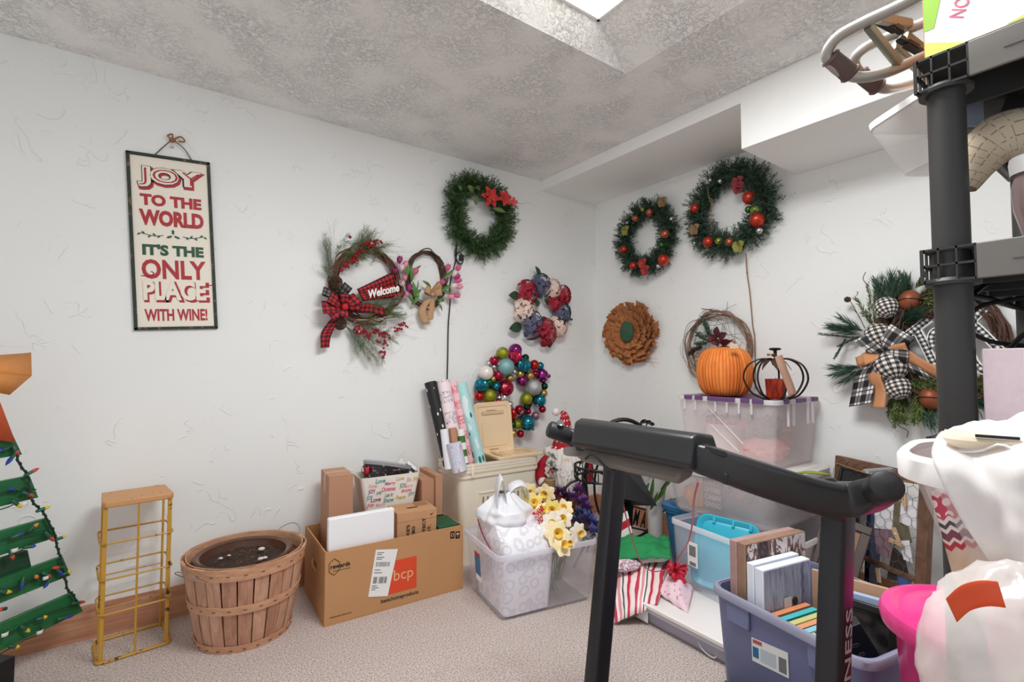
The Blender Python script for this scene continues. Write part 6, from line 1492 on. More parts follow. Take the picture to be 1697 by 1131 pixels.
m = MB(); m.rr([(.0, 1.05, .40, .03), (.055, 1.05, .40, .03), (.062, 1.03, .38, .03)], 4, True, True, TR(.64, 0, 0)); m.build('deck', M_tb, tm)
m = MB(); m.box((.15, -.15, .062), (1.10, .15, .066)); m.build('running_belt', mat('grey running belt', S(58, 58, 60), .8), tm)
for s_ in (-1, 1):                                     # handlebar halves sweep from the console round to the grips
    pts = [W_(.885, TC + s_ * .10, .915), W_(.885, TC + s_ * .17, .905), W_(.955, TC + s_ * .245, .872), W_(1.04, TC + s_ * .31, .84), W_(1.075, TC + s_ * .355, .84), W_(1.055, TC + s_ * .40, .865), W_(1.01, TC + s_ * .425, .885)]
    m = MB(); sweep(m, pts, lambda t_: .034 + .012 * math.sin(PI * t_), lambda t_: .05 + .016 * math.sin(PI * min(1, t_ * 1.1)) - .016 * max(0, t_ - .75) * 4 * .5, (0, 0, 1), .45, 7); m.build('handlebar', M_tb, tm)
    gd = (pts[-1] - pts[-2]).normalized(); gu = gd.orthogonal().normalized()
    m = MB(); m.lathe([(.020, -.055), (.0255, -.048), (.0262, .012), (.024, .020), (.017, .024), (.001, .025)], 24, basis(pts[-1], gu, gd.cross(gu), gd), cap=False); m.build('grip_end', mat('black rubber grip', S(34, 34, 36), .5), tm)
    m = MB(); m.rr([(0, .05, .022, .010), (.003, .044, .018, .008)], 5, True, True, TR(*(pts[-1] + V((.012, -s_ * .012, .024)))) @ RZ(s_ * .9) @ RY(-.15)); m.build('pulse_sensor', mat('brushed sensor plate', S(120, 120, 122), .3, .6), tm)
    m = MB(); sweep(m, [W_(1.135, TC + s_ * .301, .79), W_(1.10, TC + s_ * .303, .835), W_(1.06, TC + s_ * .315, .845)], .05, .05, (1, 0, 0), .4, 4); m.build('post_cap', M_tb, tm)
# console
prof = [(.872, .957), (.852, .950), (.840, .900), (.848, .888), (.91, .878), (.945, .91), (.925, .950)]
m = MB(); m.prism([(p[0] - 1.04, p[1]) for p in prof], .335, basis((0, .17, 0), (1, 0, 0), (0, 0, 1), (0, -1, 0))); m.build('console', M_tb, tm, bev=.011, segs=4)
m = MB(); m.prism([(p[0] - 1.04, p[1]) for p in ((.872, .892), (.846, .862), (.86, .852), (.90, .862), (.915, .885))], .28, basis((0, .15, 0), (1, 0, 0), (0, 0, 1), (0, -1, 0))); m.build('console_underside', M_tgrey, tm, bev=.006)
m = MB(); sweep(m, [W_(.87, .93, .872), W_(.93, .985, .855), W_(1.02, 1.03, .84), W_(1.12, 1.045, .83)], .06, .022, (0, 0, 1), .4, 5); m.build('console_bracket', M_tgrey, tm)
m = MB(); m.hexa([W_(.89, .56, .868), W_(.89, .535, .862), W_(.93, .53, .865), W_(.93, .56, .87)], [W_(.885, .56, .89), W_(.885, .53, .885), W_(.93, .525, .885), W_(.93, .56, .89)]); m.build('console_bracket', M_tb, tm, bev=.003)
m = MB(); m.tube(smooth_path([W_(.838, .86, .868), W_(.832, .83, .884), W_(.84, .80, .86), W_(.85, .78, .85)], 5), .003, 6); m.build('sensor_cable', M_cord, tm)
m = MB(); m.rr([(0, .045, .012, .005), (.002, .043, .010, .005)], 3, True, True, basis(W_(.88, .55, .925), (.4, -.8, -.2), (.3, .0, .9), V((.4, -.8, -.2)).cross(V((.3, 0, .9))))); m.build('button_pad', M_black, tm)
# lettering on the inner face of the near post
pf = V((1.115, .4436, 0)); ax = V((1.15 - 1.035, 0, .785)).normalized()
for s_, zc in (('NESS', .55), ('FIT', .40)):
    b = .38 + zc; P = W_(1.035 + (zc - .05) * .1465, .4436 - .0245, zc)
    text(s_, 'post_lettering', mat('pale post print', S(206, 196, 200), .5), tm, basis(P + V((.0, -.0012, 0)), ax, V((-ax.z, 0, ax.x)), ax.cross(V((-ax.z, 0, ax.x)))), size=.05, fit=(.13 if s_ == 'NESS' else .09, .028), ext=.0004)

# ---- pumpkin on the purple lid
ZL = .607 + .316
pm = thing('ribbed_pumpkin', 'large orange corded fabric pumpkin on the purple lidded tote', 'pumpkin', (2.40, 1.44, ZL), rz=.4)
t = NT('orange corded fabric'); n_ = t.noise(t.mapping(t.obj(), (1, 1, .25)), 22, 4, .6); k_ = t.math('PINGPONG', t.math('ADD', t.sep(t.uv())[0], .0), .5); t.set(t.mix(t.math('MULTIPLY', k_, 1.6, True), t.ramp(n_, [(.35, S(236, 128, 42)), (.7, S(246, 164, 78))]), t.ramp(n_, [(.3, S(172, 56, 12)), (.7, S(212, 86, 24))])), .75); M_cordp = t.m
vs_, seg_ = [], 192; prof = [(.02, .0), (.085, .004), (.118, .03), (.136, .085), (.139, .135), (.130, .185), (.105, .228), (.062, .25), (.02, .243), (.005, .236)]
P2 = smooth_path([V((r, 0, z)) for r, z in prof], 3); m = MB()
for p in P2:
    for k in range(seg_):
        q = 2 * PI * k / seg_; lobe = 1 - .075 * abs(math.cos(q * 4)) ** 8; cordr = 1 - .03 * abs(math.sin(q * 24))
        vs_.append((p.x * lobe * cordr * math.cos(q), p.x * lobe * cordr * math.sin(q), p.z))
fs_ = [(i * seg_ + k, i * seg_ + (k + 1) % seg_, (i + 1) * seg_ + (k + 1) % seg_, (i + 1) * seg_ + k) for i in range(len(P2) - 1) for k in range(seg_)]
us_ = [((k / 4, i), ((k + 1) / 4, i), ((k + 1) / 4, i + 1), (k / 4, i + 1)) for i in range(len(P2) - 1) for k in range(seg_)]
m.add(vs_, fs_, us_); m.build('body', M_cordp, pm, sharp=180)
m = MB(); m.tube([(0, 0, .235), (.004, .0, .262), (.012, .004, .285)], [.016, .011, .009], 8); m.build('stem', M_vine, pm)
M_plumleaf = mat('burgundy cloth leaf', S(92, 40, 48), .7, var=.3, vscale=30); M_mauve = mat('mauve raffia', S(168, 118, 104), .8, var=.2, vscale=40)
for a, l, w in ((2.3, .09, .03), (3.0, .08, .028), (1.6, .075, .028), (3.8, .07, .025), (.9, .06, .022)): leaf(pm, V((0, 0, .252)), V((math.cos(a) * l, math.sin(a) * l, .275)), w, M_plumleaf, .02)
for a, l in ((.2, .07), (5.6, .075), (.8, .06), (4.8, .06)):
    m = MB(); d = V((math.cos(a), math.sin(a), 0)); ribbon(m, [V((0, 0, .258)), d * l * .6 + V((0, 0, .285)), d * l + V((0, 0, .262)), d * l * .5 + V((0, 0, .25)), V((0, 0, .256))], V((-d.y, d.x, .4)), .02, 5, 2); m.build('bow_loop', M_mauve, pm, solid=.001)
tgp = TR(2.40, 1.44, ZL) @ RZ(.4); tq = tgp.inverted() @ pd(1216, 574, 2.42); m = MB(); m.box((-.018, -.001, -.013), (.018, .001, .013), TR(*tq) @ RZ(-.4 - .9) @ RX(-.25)); m.build('paper_tag', mat('tan paper tag', S(206, 174, 148), .7), pm)
# ---- wire pumpkin candle holder
wp = thing('wire_pumpkin', 'open black wire pumpkin candle holder on the purple lidded tote', 'candle holder', (2.335, 1.15, ZL))
M_brz = mat('dark bronze wire', S(46, 38, 34), .4, .6)
for k in range(7):
    a = 2 * PI * k / 7 + .35; d = V((math.cos(a), math.sin(a), 0))
    pts = [d * .05 + V((0, 0, .004)), d * .10 + V((0, 0, .03)), d * .134 + V((0, 0, .095)), d * .118 + V((0, 0, .155)), d * .07 + V((0, 0, .186)), d * .022 + V((0, 0, .186)), d * .008 + V((0, 0, .16))]
    m = MB(); m.tube(smooth_path(pts, 6), .0045, 6); m.build('rib', M_brz, wp)
m = MB(); m.tube(circ(.055, .004, 20), .004, 6, closed=True); m.build('base_ring', M_brz, wp)
m = MB(); m.lathe([(.001, .002), (.056, .002), (.056, .005), (.001, .005)], 20, cap=False); m.build('base_plate', M_brz, wp)
m = MB(); m.tube([(0, 0, .165), (.003, 0, .20), (0, 0, .228)], [.010, .007, .008], 8); m.lathe([(.006, .226), (.024, .230), (.026, .236), (.02, .24), (.001, .241)], 12, cap=False); m.build('stem', M_brz, wp)
for a in (0.3, 1.5, 2.6, 3.7, 5.1): leaf(wp, V((math.cos(a) * .01, math.sin(a) * .01, .185)), V((math.cos(a) * .065, math.sin(a) * .065, .135)), .02, mat('dark brown cloth leaf', S(66, 44, 38), .7), .015)
for a in (1.0, 3.2): leaf(wp, V((0, 0, .19)), V((math.cos(a) * .06, math.sin(a) * .06, .20)), .016, M_mauve, .015)
cn = thing('candle', 'red amber glass candle inside the wire pumpkin holder', 'candle', (2.335, 1.15, ZL + .006))
t = NT('amber red glass'); n_ = t.noise(t.mapping(t.obj(), (1, 1, .3)), 25, 3); t.set(t.ramp(n_, [(.35, S(120, 26, 18)), (.6, S(196, 66, 36))]), .15); m = MB()
m.lathe([(.034, 0), (.040, .01), (.045, .085), (.046, .09), (.043, .09), (.040, .075), (.001, .074)], 24, cap=True); m.build('glass', t.m, cn)
m = MB(); m.lathe([(.001, .07), (.042, .07), (.042, .086), (.001, .088)], 20, cap=False); m.build('wax', mat('coral wax', S(226, 132, 112), .5), cn)
m = MB(); m.tube([(0, 0, .086), (.002, 0, .096)], .0012, 4); m.build('wick', M_black, cn)
m = MB(); ribbon(m, [pd(1290, 590, 2.18), pd(1297, 610, 2.16), pd(1306, 632, 2.15), pd(1314, 655, 2.14)], RT + V((0, 0, .3)), .035, 5, 2); o = m.build('ribbon_tag', mat('tan ribbon tag', S(172, 132, 110), .7), solid=.001); tag(o, 'tan ribbon tag hanging on the wire pumpkin holder', 'tag')

# ---- twig wreath behind the pumpkin
MW = frame_at('r', 1190, 578); L_ = locator('r', MW)
c9 = lambda x, y, off=.03: L_(1100 + x / 6.284, 500 + y / 6.284, off)
gw = thing('twig_wreath', 'airy bare twig wreath with pine sprig hanging behind the orange pumpkin', 'wreath', M=MW)
ca, cb = (c9(900, 480).x - c9(220, 480).x) / 2, (c9(560, 110).y - c9(560, 860).y) / 2; cc0 = (c9(560, 110) + c9(560, 860)) / 2
m = MB(); vine_ring(m, ca * .97, cb * .97, 5, .014, .0045, depth=.03, c=(cc0.x, cc0.y, 0)); vine_ring(m, ca, cb, 4, .03, .0016, depth=.05, c=(cc0.x, cc0.y, 0)); m.build('twig_ring', mat('tan brown twig', S(138, 110, 92), .8, var=.3, vscale=40), gw)
m = MB()
for k in range(26):
    a, b = rnd(0, 6.28), rnd(0, 6.28); p = V((cc0.x + ca * math.cos(a), cc0.y + cb * math.sin(a), rnd(.01, .05))); q = V((cc0.x + ca * math.cos(b) * .8, cc0.y + cb * math.sin(b) * .8, rnd(.01, .05)))
    m.tube(smooth_path([p, (p + q) / 2 + V((rnd(-.05, .05), rnd(-.05, .05), rnd(0, .03))), q], 5), rnd(.0008, .0016), 4)
m.tube([c9(395, 75), c9(600, 105)], .003, 5); m.tube([c9(580, 110), c9(760, 25)], .001, 4); m.tube([c9(665, 0, .01), c9(650, 130, .03), c9(630, 300, .03)], .0012, 4); m.build('fine_twigs', mat('grey brown twig', S(112, 92, 80), .8), gw, kind='stuff')
nd = MB()
for (x0, y0, x1, y1) in ((540, 400, 300, 300), (520, 380, 400, 160), (480, 420, 350, 350), (500, 400, 420, 230), (460, 430, 340, 440)):
    a, b = c9(x0, y0, .05), c9(x1, y1, .07); sprig(None, nd, a, b - a, (b - a).length, .03, 110, .0022, .6)
nd.build('pine_sprig', M_pine_dk, gw, kind='stuff')
for (x, y) in ((320, 500), (370, 480), (290, 530)): m = MB(); pinecone(m, c9(x, y, .05), (-.5, -.4, .6), .04, .018); m.build('pine_cone', M_cone, gw, smooth=False)
m = MB(); [m.sph(c9(360 + rnd(-40, 40), 570 + rnd(-40, 50), .05), rnd(.005, .009), 8, 5) for k in range(14)]; m.build('acorns', mat('tan acorn', S(168, 132, 100), .6), gw, kind='stuff')
for (x0, y0, x1, y1) in ((560, 400, 470, 350), (570, 380, 560, 260), (580, 390, 660, 330), (560, 410, 500, 440)): leaf(gw, c9(x0, y0, .06), c9(x1, y1, .09), .022, M_plumleaf)

# ---- large gingham wreath
MW = frame_at('r', 1570, 575); L_ = locator('r', MW)
c5 = lambda x, y, off=.05: L_(1340 + x / 3.535, 420 + y / 3.535, off)
lw = thing('gingham_wreath', 'large pine wreath with black and white gingham balls, plaid bow and letters', 'wreath', M=MW)
rc = c5(830, 560, 0); ra = abs(c5(1150, 560, 0).x - rc.x); rb_ = abs(c5(830, 250, 0).y - rc.y)
m = MB(); vine_ring(m, ra, rb_, 22, .028, .004, depth=.04, c=(rc.x, rc.y, 0)); m.build('grapevine_ring', M_vine_dk, lw, kind='stuff')
st, nd, ndl, ndo = MB(), MB(), MB(), MB()
def fan(x0, y0, x1, y1, n, nl, nn, tgt, w=.0015, ang=.35, sp=18):
    for k in range(n):
        a = c5(x0 + rnd(-sp, sp), y0 + rnd(-sp, sp), .04); b = c5(x1 + rnd(-sp * 1.6, sp * 1.6), y1 + rnd(-sp * 1.6, sp * 1.6), rnd(.04, .1)); sprig(st, tgt, a, b - a, (b - a).length, nl, nn, w, ang)
for f in ((480, 420, 500, 160, 9, .07, 80), (470, 430, 420, 180, 6, .07, 70), (560, 300, 560, 150, 5, .06, 60), (520, 430, 620, 360, 7, .07, 70), (560, 420, 650, 350, 3, .06, 50), (310, 460, 150, 430, 4, .07, 60), (320, 470, 200, 400, 2, .06, 50), (310, 660, 160, 690, 4, .07, 60), (320, 680, 200, 760, 2, .06, 50), (600, 800, 760, 960, 4, .06, 50), (640, 840, 700, 1000, 4, .06, 50), (950, 850, 1020, 900, 3, .06, 50), (960, 280, 1010, 250, 3, .05, 40)): fan(*f, nd)
for f in ((560, 850, 520, 980, 6, .035, 80), (620, 800, 640, 960, 6, .035, 80), (600, 760, 740, 780, 5, .03, 70), (680, 820, 760, 900, 5, .035, 70), (640, 260, 740, 250, 5, .035, 70), (560, 320, 700, 300, 4, .035, 60), (700, 200, 900, 210, 4, .035, 60), (820, 860, 980, 850, 6, .035, 80), (950, 790, 1010, 760, 4, .035, 60), (530, 780, 500, 900, 4, .03, 60)): fan(f[0], f[1], f[2], f[3], f[4] + 4, f[5], f[6] + 20, ndo, .0019, .6, 26)
for f in ((370, 420, 345, 180, 1, .025, 70), (370, 400, 268, 262, 1, .025, 70), (380, 410, 390, 220, 1, .025, 70), (600, 220, 540, 112, 1, .02, 60), (630, 190, 712, 75, 2, .022, 60), (590, 220, 565, 150, 1, .02, 50), (620, 210, 700, 160, 1, .02, 50), (380, 420, 320, 340, 1, .02, 50)): fan(*f, ndl, .0022, .6, 6)
for (x0, y0, x1, y1) in ((310, 500, 60, 474), (220, 500, 155, 610), (300, 490, 180, 540)): fan(x0, y0, x1, y1, 2, .014, 90, nd, .0016, .5, 5)
for q_ in (st, nd, ndl, ndo): q_.v = [(p[0], p[1], max(p[2], .003)) for p in q_.v]
st.build('branch_stems', M_vine_dk, lw, kind='stuff'); nd.build('long_needles', M_pine_dk, lw, kind='stuff'); ndo.build('cedar_needles', mat('mid green cedar', S(106, 122, 66), .6, var=.4, vscale=25), lw, kind='stuff'); ndl.build('fern_needles', M_pine_li, lw, kind='stuff')
M_gc = check_mat('black white gingham ball', S(240, 232, 222), S(128, 122, 118), S(28, 28, 30), 14, 9); M_bell = mat('rusty bell', S(150, 82, 54), .5, .4, var=.25, vscale=30)
for (x, y, r) in ((457, 318, 50), (410, 485, 60), (483, 662, 68), (522, 788, 54)): m = MB(); m.sph(c5(x, y, .085), r / 3.535 * .00335, 20, 12, M=RX(1.2) @ RY(.4)); m.build('gingham_ball', M_gc, lw)
for (x, y, r) in ((595, 278, 45), (718, 850, 46), (395, 590, 44)):
    c = c5(x, y, .07); rr2 = r / 3.535 * .00335; m = MB(); m.sph(c, rr2, 18, 10, (.95, 1.08, 1)); o = m.build('bell', M_bell, lw); m = MB(); m.tube([c + V((rr2 * 1.03 * math.cos(a), rr2 * .25 * math.sin(a) - rr2 * .1, rr2 * 1.02 * abs(math.sin(a)))) for a in [PI * k / 10 for k in range(11)]], .0022, 5); m.build('slot', M_black, o)
for (x, y, r) in ((700, 352, .03), (430, 410, .028), (228, 272, .014)): m = MB(); pinecone(m, c5(x, y, .06), (.3, .3, .7), r * 1.6, r); m.build('pine_cone', M_cone, lw, smooth=False)
m = MB()
for pts in (((370, 330), (345, 200), (320, 150), (335, 110)), ((380, 300), (400, 190), (375, 130)), ((300, 380), (250, 290), (228, 272)), ((330, 440), (290, 360), (262, 330)), ((470, 900), (465, 960), (490, 1000)), ((540, 950), (530, 1010), (580, 1040), (575, 1080)), ((520, 980), (560, 1000), (590, 1005)), ((280, 250), (290, 230), (280, 228)), ((940, 870), (1000, 930), (1020, 970)), ((650, 180), (690, 130), (680, 170))): m.tube(smooth_path([c5(x, y, .05) for x, y in pts], 5), .0016, 5)
m.build('curly_twigs', M_vine_dk, lw, kind='stuff')
M_bwp = check_mat('black white plaid ribbon', S(240, 236, 230), S(120, 118, 118), S(30, 30, 34), 1.6, 2.0, line=S(60, 60, 64)); M_burl2 = mat('orange tan burlap', S(206, 146, 102), .9, var=.12, vscale=60, bump=.3, bscale=300)
bc = c5(450, 585, .09)
def strip(pts, w, m_, wd, nm='ribbon_tail', off=.09): m = MB(); ribbon(m, [c5(x, y, off + (.012 if i % 2 else 0)) for i, (x, y) in enumerate(pts)], wd, w, 6, 3); m.build(nm, m_, lw, solid=.0012)
bow(lw, bc, ((125, .095, .10, .3), (50, .11, .10, .3), (-10, .085, .06, .4)), M_bwp, .08)
bow(lw, bc + V((0, 0, -.01)), ((10, .08, .06, .4), (200, .075, .06, .4)), M_burl2, .06)
strip([(420, 610), (345, 690), (320, 790), (300, 890)], .105, M_bwp, V((1, .25, .3)))
strip([(430, 620), (385, 720), (415, 810), (405, 905)], .065, M_burl2, V((1, .1, .5)), off=.105)
strip([(330, 590), (350, 630), (385, 670)], .06, M_bwp, V((.6, .8, .3)))
strip([(300, 600), (310, 640), (320, 660)], .045, M_burl2, V((1, .4, .3)))
strip([(520, 630), (600, 660), (690, 700), (790, 760)], .075, M_bwp, V((-.35, 1, .3)))
strip([(500, 610), (590, 605), (680, 660), (790, 720)], .07, M_burl2, V((-.3, 1, .3)), off=.105)
# letters with gingham faces
M_ging = check_mat('small black white gingham', S(238, 236, 232), S(120, 118, 116), S(26, 26, 28), 1.0, 1.0)
def stroke(pts, w, off=.05):
    P = smooth_path([c5(x, y, off) for x, y in pts], 4); n = len(P)
    for nm, ww, z0, z1, mm in (('letter_body', w * 1.35, 0.0, .022, M_white), ('letter_face', w, .022, .0235, M_ging)):
        vs, fs, uv = [], [], []; Ls = 0
        for i, p in enumerate(P):
            d = P[min(i + 1, n - 1)] - P[max(i - 1, 0)]; d.z = 0; d.normalize(); s_ = V((-d.y, d.x, 0)) * ww / 2
            if i: Ls += (P[i] - P[i - 1]).length
            vs += [p - s_ + V((0, 0, z0)), p + s_ + V((0, 0, z0)), p + s_ + V((0, 0, z1)), p - s_ + V((0, 0, z1))]; uv.append(Ls)
        us = []
        for i in range(n - 1):
            a, b = i * 4, i * 4 + 4
            fs += [(a + 3, a + 2, b + 2, b + 3), (a + 1, a, b, b + 1), (a + 2, a + 1, b + 1, b + 2), (a, a + 3, b + 3, b)]
            u0, u1 = uv[i] / .018, uv[i + 1] / .018; vv = w / .018; us += [((u0, 0), (u0, vv), (u1, vv), (u1, 0))] * 4
        fs += [(0, 1, 2, 3), (n * 4 - 1, n * 4 - 2, n * 4 - 3, n * 4 - 4)]; us += [((0, 0), (0, .5), (.5, .5), (.5, 0))] * 2
        MB().add(vs, fs, us).build(nm, mm, lw, sharp=30)
for pts in (((595, 475), (655, 430), (715, 385)), ((640, 445), (690, 540), (740, 640), (785, 725)), ((785, 725), (850, 560), (930, 420)), ((745, 560), (730, 500), (750, 460), (790, 470), (800, 560), (790, 640)), ((925, 440), (970, 390), (1030, 325)), ((940, 390), (1010, 450), (1080, 520), (1150, 590)), ((975, 430), (955, 500), (955, 580), (985, 650), (1040, 690), (1080, 680))): stroke(pts, .024)

# ---- frames leaning by the right wall
def quad_frame(nm, lb, TLp, TRp_, BLp, fw, th, mf, mp, cat='picture frame'):
    x = TRp_ - TLp; W = x.length; x.normalize(); y = TLp - BLp; y = y - x * y.dot(x); H = y.length; y.normalize(); z = x.cross(y); o0 = TLp - y * H
    o = thing(nm, lb, cat, M=basis(o0 + x * W / 2, x, y, z))
    for a, b in (((-W / 2, 0), (W / 2, fw)), ((-W / 2, H - fw), (W / 2, H)), ((-W / 2, fw), (-W / 2 + fw, H - fw)), ((W / 2 - fw, fw), (W / 2, H - fw))): MB().box((a[0], a[1], -th), (b[0], b[1], 0)).build('frame_rail', mf, o, bev=.003)
    if mp: MB().box((-W / 2 + fw * .9, fw * .9, -th * .8), (W / 2 - fw * .9, H - fw * .9, -th * .5)).build('picture', mp, o)
    return o, W, H
cwl, cwr = V((2.640, 1.03, .655)), V((2.455, .628, .655))
M_rus = wood_mat('rustic brown wood', S(136, 100, 76), S(84, 58, 44), .75, (6, 6, 20), 3.0, .3)
cw, cW, cH = quad_frame('chicken_wire_frame', 'rustic wooden frame with chicken wire and clipped photos leaning by the wall', cwl, cwr, cwl - V((.06, -.027, .64)), .042, .03, M_rus, None)
wr = MB(); s_ = .026; rows, cols = int(cH / (s_ * 1.5)) + 1, int(cW / (s_ * 1.732)) + 1
for j in range(rows):
    for i in range(cols):
        x = -cW / 2 + .02 + (i + .5 * (j % 2)) * s_ * 1.732; y = .02 + j * s_ * 1.5
        if x > cW / 2 - .02 or y > cH - .02: continue
        p = [V((x + s_ * .97 * math.cos(PI / 2 + k * PI / 3), y + s_ * .97 * math.sin(PI / 2 + k * PI / 3), .002)) for k in range(6)]
        for k in (0, 1, 2): wr.tube([p[k], p[k + 1]], .0010, 3, cap=False)
wr.build('chicken_wire', mat('dull grey wire', S(120, 112, 104), .5, .3), cw, kind='stuff')
m = MB(); m.tube([V((-cW / 2 + .02 + (cW - .04) * k / 30, cH - .035 + .012 * math.sin(PI * k / 30) * -1, .008 + .003 * (-1) ** k)) for k in range(31)], .004, 5); m.build('rope', M_jute, cw)
for y in (cH * .36,): MB().box((-cW / 2 + .03, y - .01, -.02), (cW / 2 - .03, y + .01, -.004)).build('cross_rail', M_rus, cw)
cwi = cw.matrix_world.copy()
xx = (cwr - cwl).normalized(); yy = cwl - (cwl - V((.06, -.027, .64))); yy = (yy - xx * yy.dot(xx)).normalized(); zz = xx.cross(yy); CWM = basis(cwl - yy * cH + xx * cW / 2, xx, yy, zz)
def cpl(u, v, off=-.006):
    Mi2 = CWM.inverted(); c = Mi2 @ CP; r = Mi2.to_3x3() @ ray(u, v); return c + r * ((off - c.z) / r.z)
M_photo = [mat('white photo paper', S(238, 236, 240), .4), mat('mauve brick photo', S(150, 120, 132), .5, var=.35, vscale=40), mat('dark photo paper', S(58, 52, 48), .5, var=.3, vscale=12), mat('blue dusk photo', S(76, 102, 160), .5, var=.3, vscale=12), mat('olive photo', S(116, 108, 86), .5, var=.2, vscale=12)]
for nm, lb, q, k in (('clipped_photo', 'large blank white photo clipped at left of the chicken wire frame', ((1451, 806), (1484, 812), (1478, 878), (1449, 876)), 0), ('clipped_photo', 'mauve brick photo below the large white one in the chicken wire frame', ((1449, 878), (1478, 880), (1476, 925), (1453, 918)), 1), ('clipped_photo', 'white photo clipped at upper right of the chicken wire frame', ((1494, 828), (1520, 832), (1518, 878), (1491, 866)), 0), ('clipped_photo', 'small white photo hanging crooked low in the chicken wire frame', ((1489, 897), (1507, 896), (1513, 934), (1498, 928)), 0), ('clipped_photo', 'dark photo at bottom of the chicken wire frame', ((1480, 905), (1500, 925), (1510, 970), (1470, 960)), 2), ('clipped_photo', 'blue dusk photo at bottom right of the chicken wire frame', ((1487, 950), (1512, 955), (1510, 980), (1488, 975)), 3), ('clipped_photo', 'olive photo in the middle of the chicken wire frame', ((1480, 830), (1496, 832), (1512, 900), (1482, 905)), 4)):
    o = thing(nm, lb, 'photo', M=CWM, group='photos in the chicken wire frame'); zo = -.012 if k in (2, 4) else -.007
    pts = [cpl(u, v, zo) for u, v in reversed(q)]; m = MB(); m.prism([(p.x, p.y) for p in pts], .001, None, zo); m.build('print', M_photo[k], o)
M_pin = mat('pale wood clothespin', S(212, 178, 140), .7)
for i, (u, v, a) in enumerate(((1466, 806, .3), (1500, 830, .1), (1487, 888, .5), (1487, 900, 1.5), (1457, 955, .2))):
    p = cpl(u, v, .004); o = thing('clothespin', ('pale clothespin over the large white photo', 'pale clothespin over the upper right white photo', 'tilted clothespin in the middle of the chicken wire', 'sideways clothespin in the middle of the chicken wire', 'clothespin at lower left of the chicken wire')[i], 'clothespin', M=CWM @ TR(*p) @ RZ(a), group='clothespins on the chicken wire')
    MB().hexa([(-.006, -.025, 0), (-.001, -.025, 0), (-.0005, .03, 0), (-.008, .03, 0)], [(-.006, -.025, .008), (-.001, -.025, .008), (-.0005, .03, .008), (-.008, .03, .008)]).build('prong', M_pin, o); MB().hexa([(.001, -.025, 0), (.006, -.025, 0), (.008, .03, 0), (.0005, .03, 0)], [(.001, -.025, .008), (.006, -.025, .008), (.008, .03, .008), (.0005, .03, .008)]).build('prong', M_pin, o)
    m = MB(); m.tube([(-.007, .004, .004), (0, .006, .011), (.007, .004, .004)], .0015, 5); m.build('spring', M_steel, o)
M_brfr = mat('dark brown moulded frame', S(70, 50, 42), .45, var=.2, vscale=14)
d0 = 2.10
TLq, TRq, BRq = pd(1366, 846, d0 + .06), pd(1447, 876, d0 - .06), pd(1418, 950, d0 - .10)
df, dW, dH = quad_frame('brown_picture_frame', 'dark brown moulded picture frame with white flower print behind the treadmill', TLq, TRq, TLq + (BRq - TRq) * 2.38, .034, .025, M_brfr, mat('tan picture mat', S(150, 118, 92), .7, var=.1, vscale=8))
dyc = dH - .12
for k in range(9):
    a = 3.6 + k * .26; leaf(df, V((dW * .1, dyc, -.010)), V((dW * .1 + math.cos(a) * .055, dyc + math.sin(a) * .06, -.008)), .010, mat('white print petal', S(232, 222, 220), .6), .002, 'flower_print')
m = MB(); m.sph(V((dW * .1, dyc + .025, -.010)), .02, 12, 6, (1, 1, .15)); m.build('flower_print', M_ink, df)
m = MB(); m.tube(smooth_path([(dW * .1 - .012, dyc + .05, -.007), (dW * .1 + .006, dyc + .04, -.006), (dW * .1 + .015, dyc + .02, -.006)], 4), .004, 5); m.build('flower_print', M_photo[0], df)
TLq, TRq = pd(1392, 772, 2.30), pd(1438, 784, 2.22); BLq = V((TLq.x - .08, TLq.y, .02))
bfm, bW, bH = quad_frame('black_art_frame', 'black frame with bold white print standing behind the treadmill grip', TLq, TRq, BLq, .012, .02, M_bkfr, mat('black art print', S(24, 24, 26), .4))
for i, (x, y, w, h) in enumerate(((0, .08, .05, .03), (-.005, .12, .06, .02), (.005, .15, .05, .025), (0, .19, .055, .03), (0, .24, .06, .02))): m = MB(); m.rr([(-.0098, w, h, .008), (-.009, w, h, .008)], 4, True, True, TR(x + .02, bH - y, 0)); m.build('white_print', M_photo[0], bfm)
TLq, TRq = pd(1438, 786, 2.20), pd(1446, 788, 2.17); BLq = V((TLq.x - .10, TLq.y - .035, .02))
sf, _, _ = quad_frame('thin_blue_frame', 'thin dark blue frame seen edge on beside the chicken wire frame', TLq, TRq, BLq, .004, .045, mat('dark blue frame edge', S(40, 52, 78), .4, var=.3, vscale=20), mat('navy panel', S(30, 34, 48), .5))

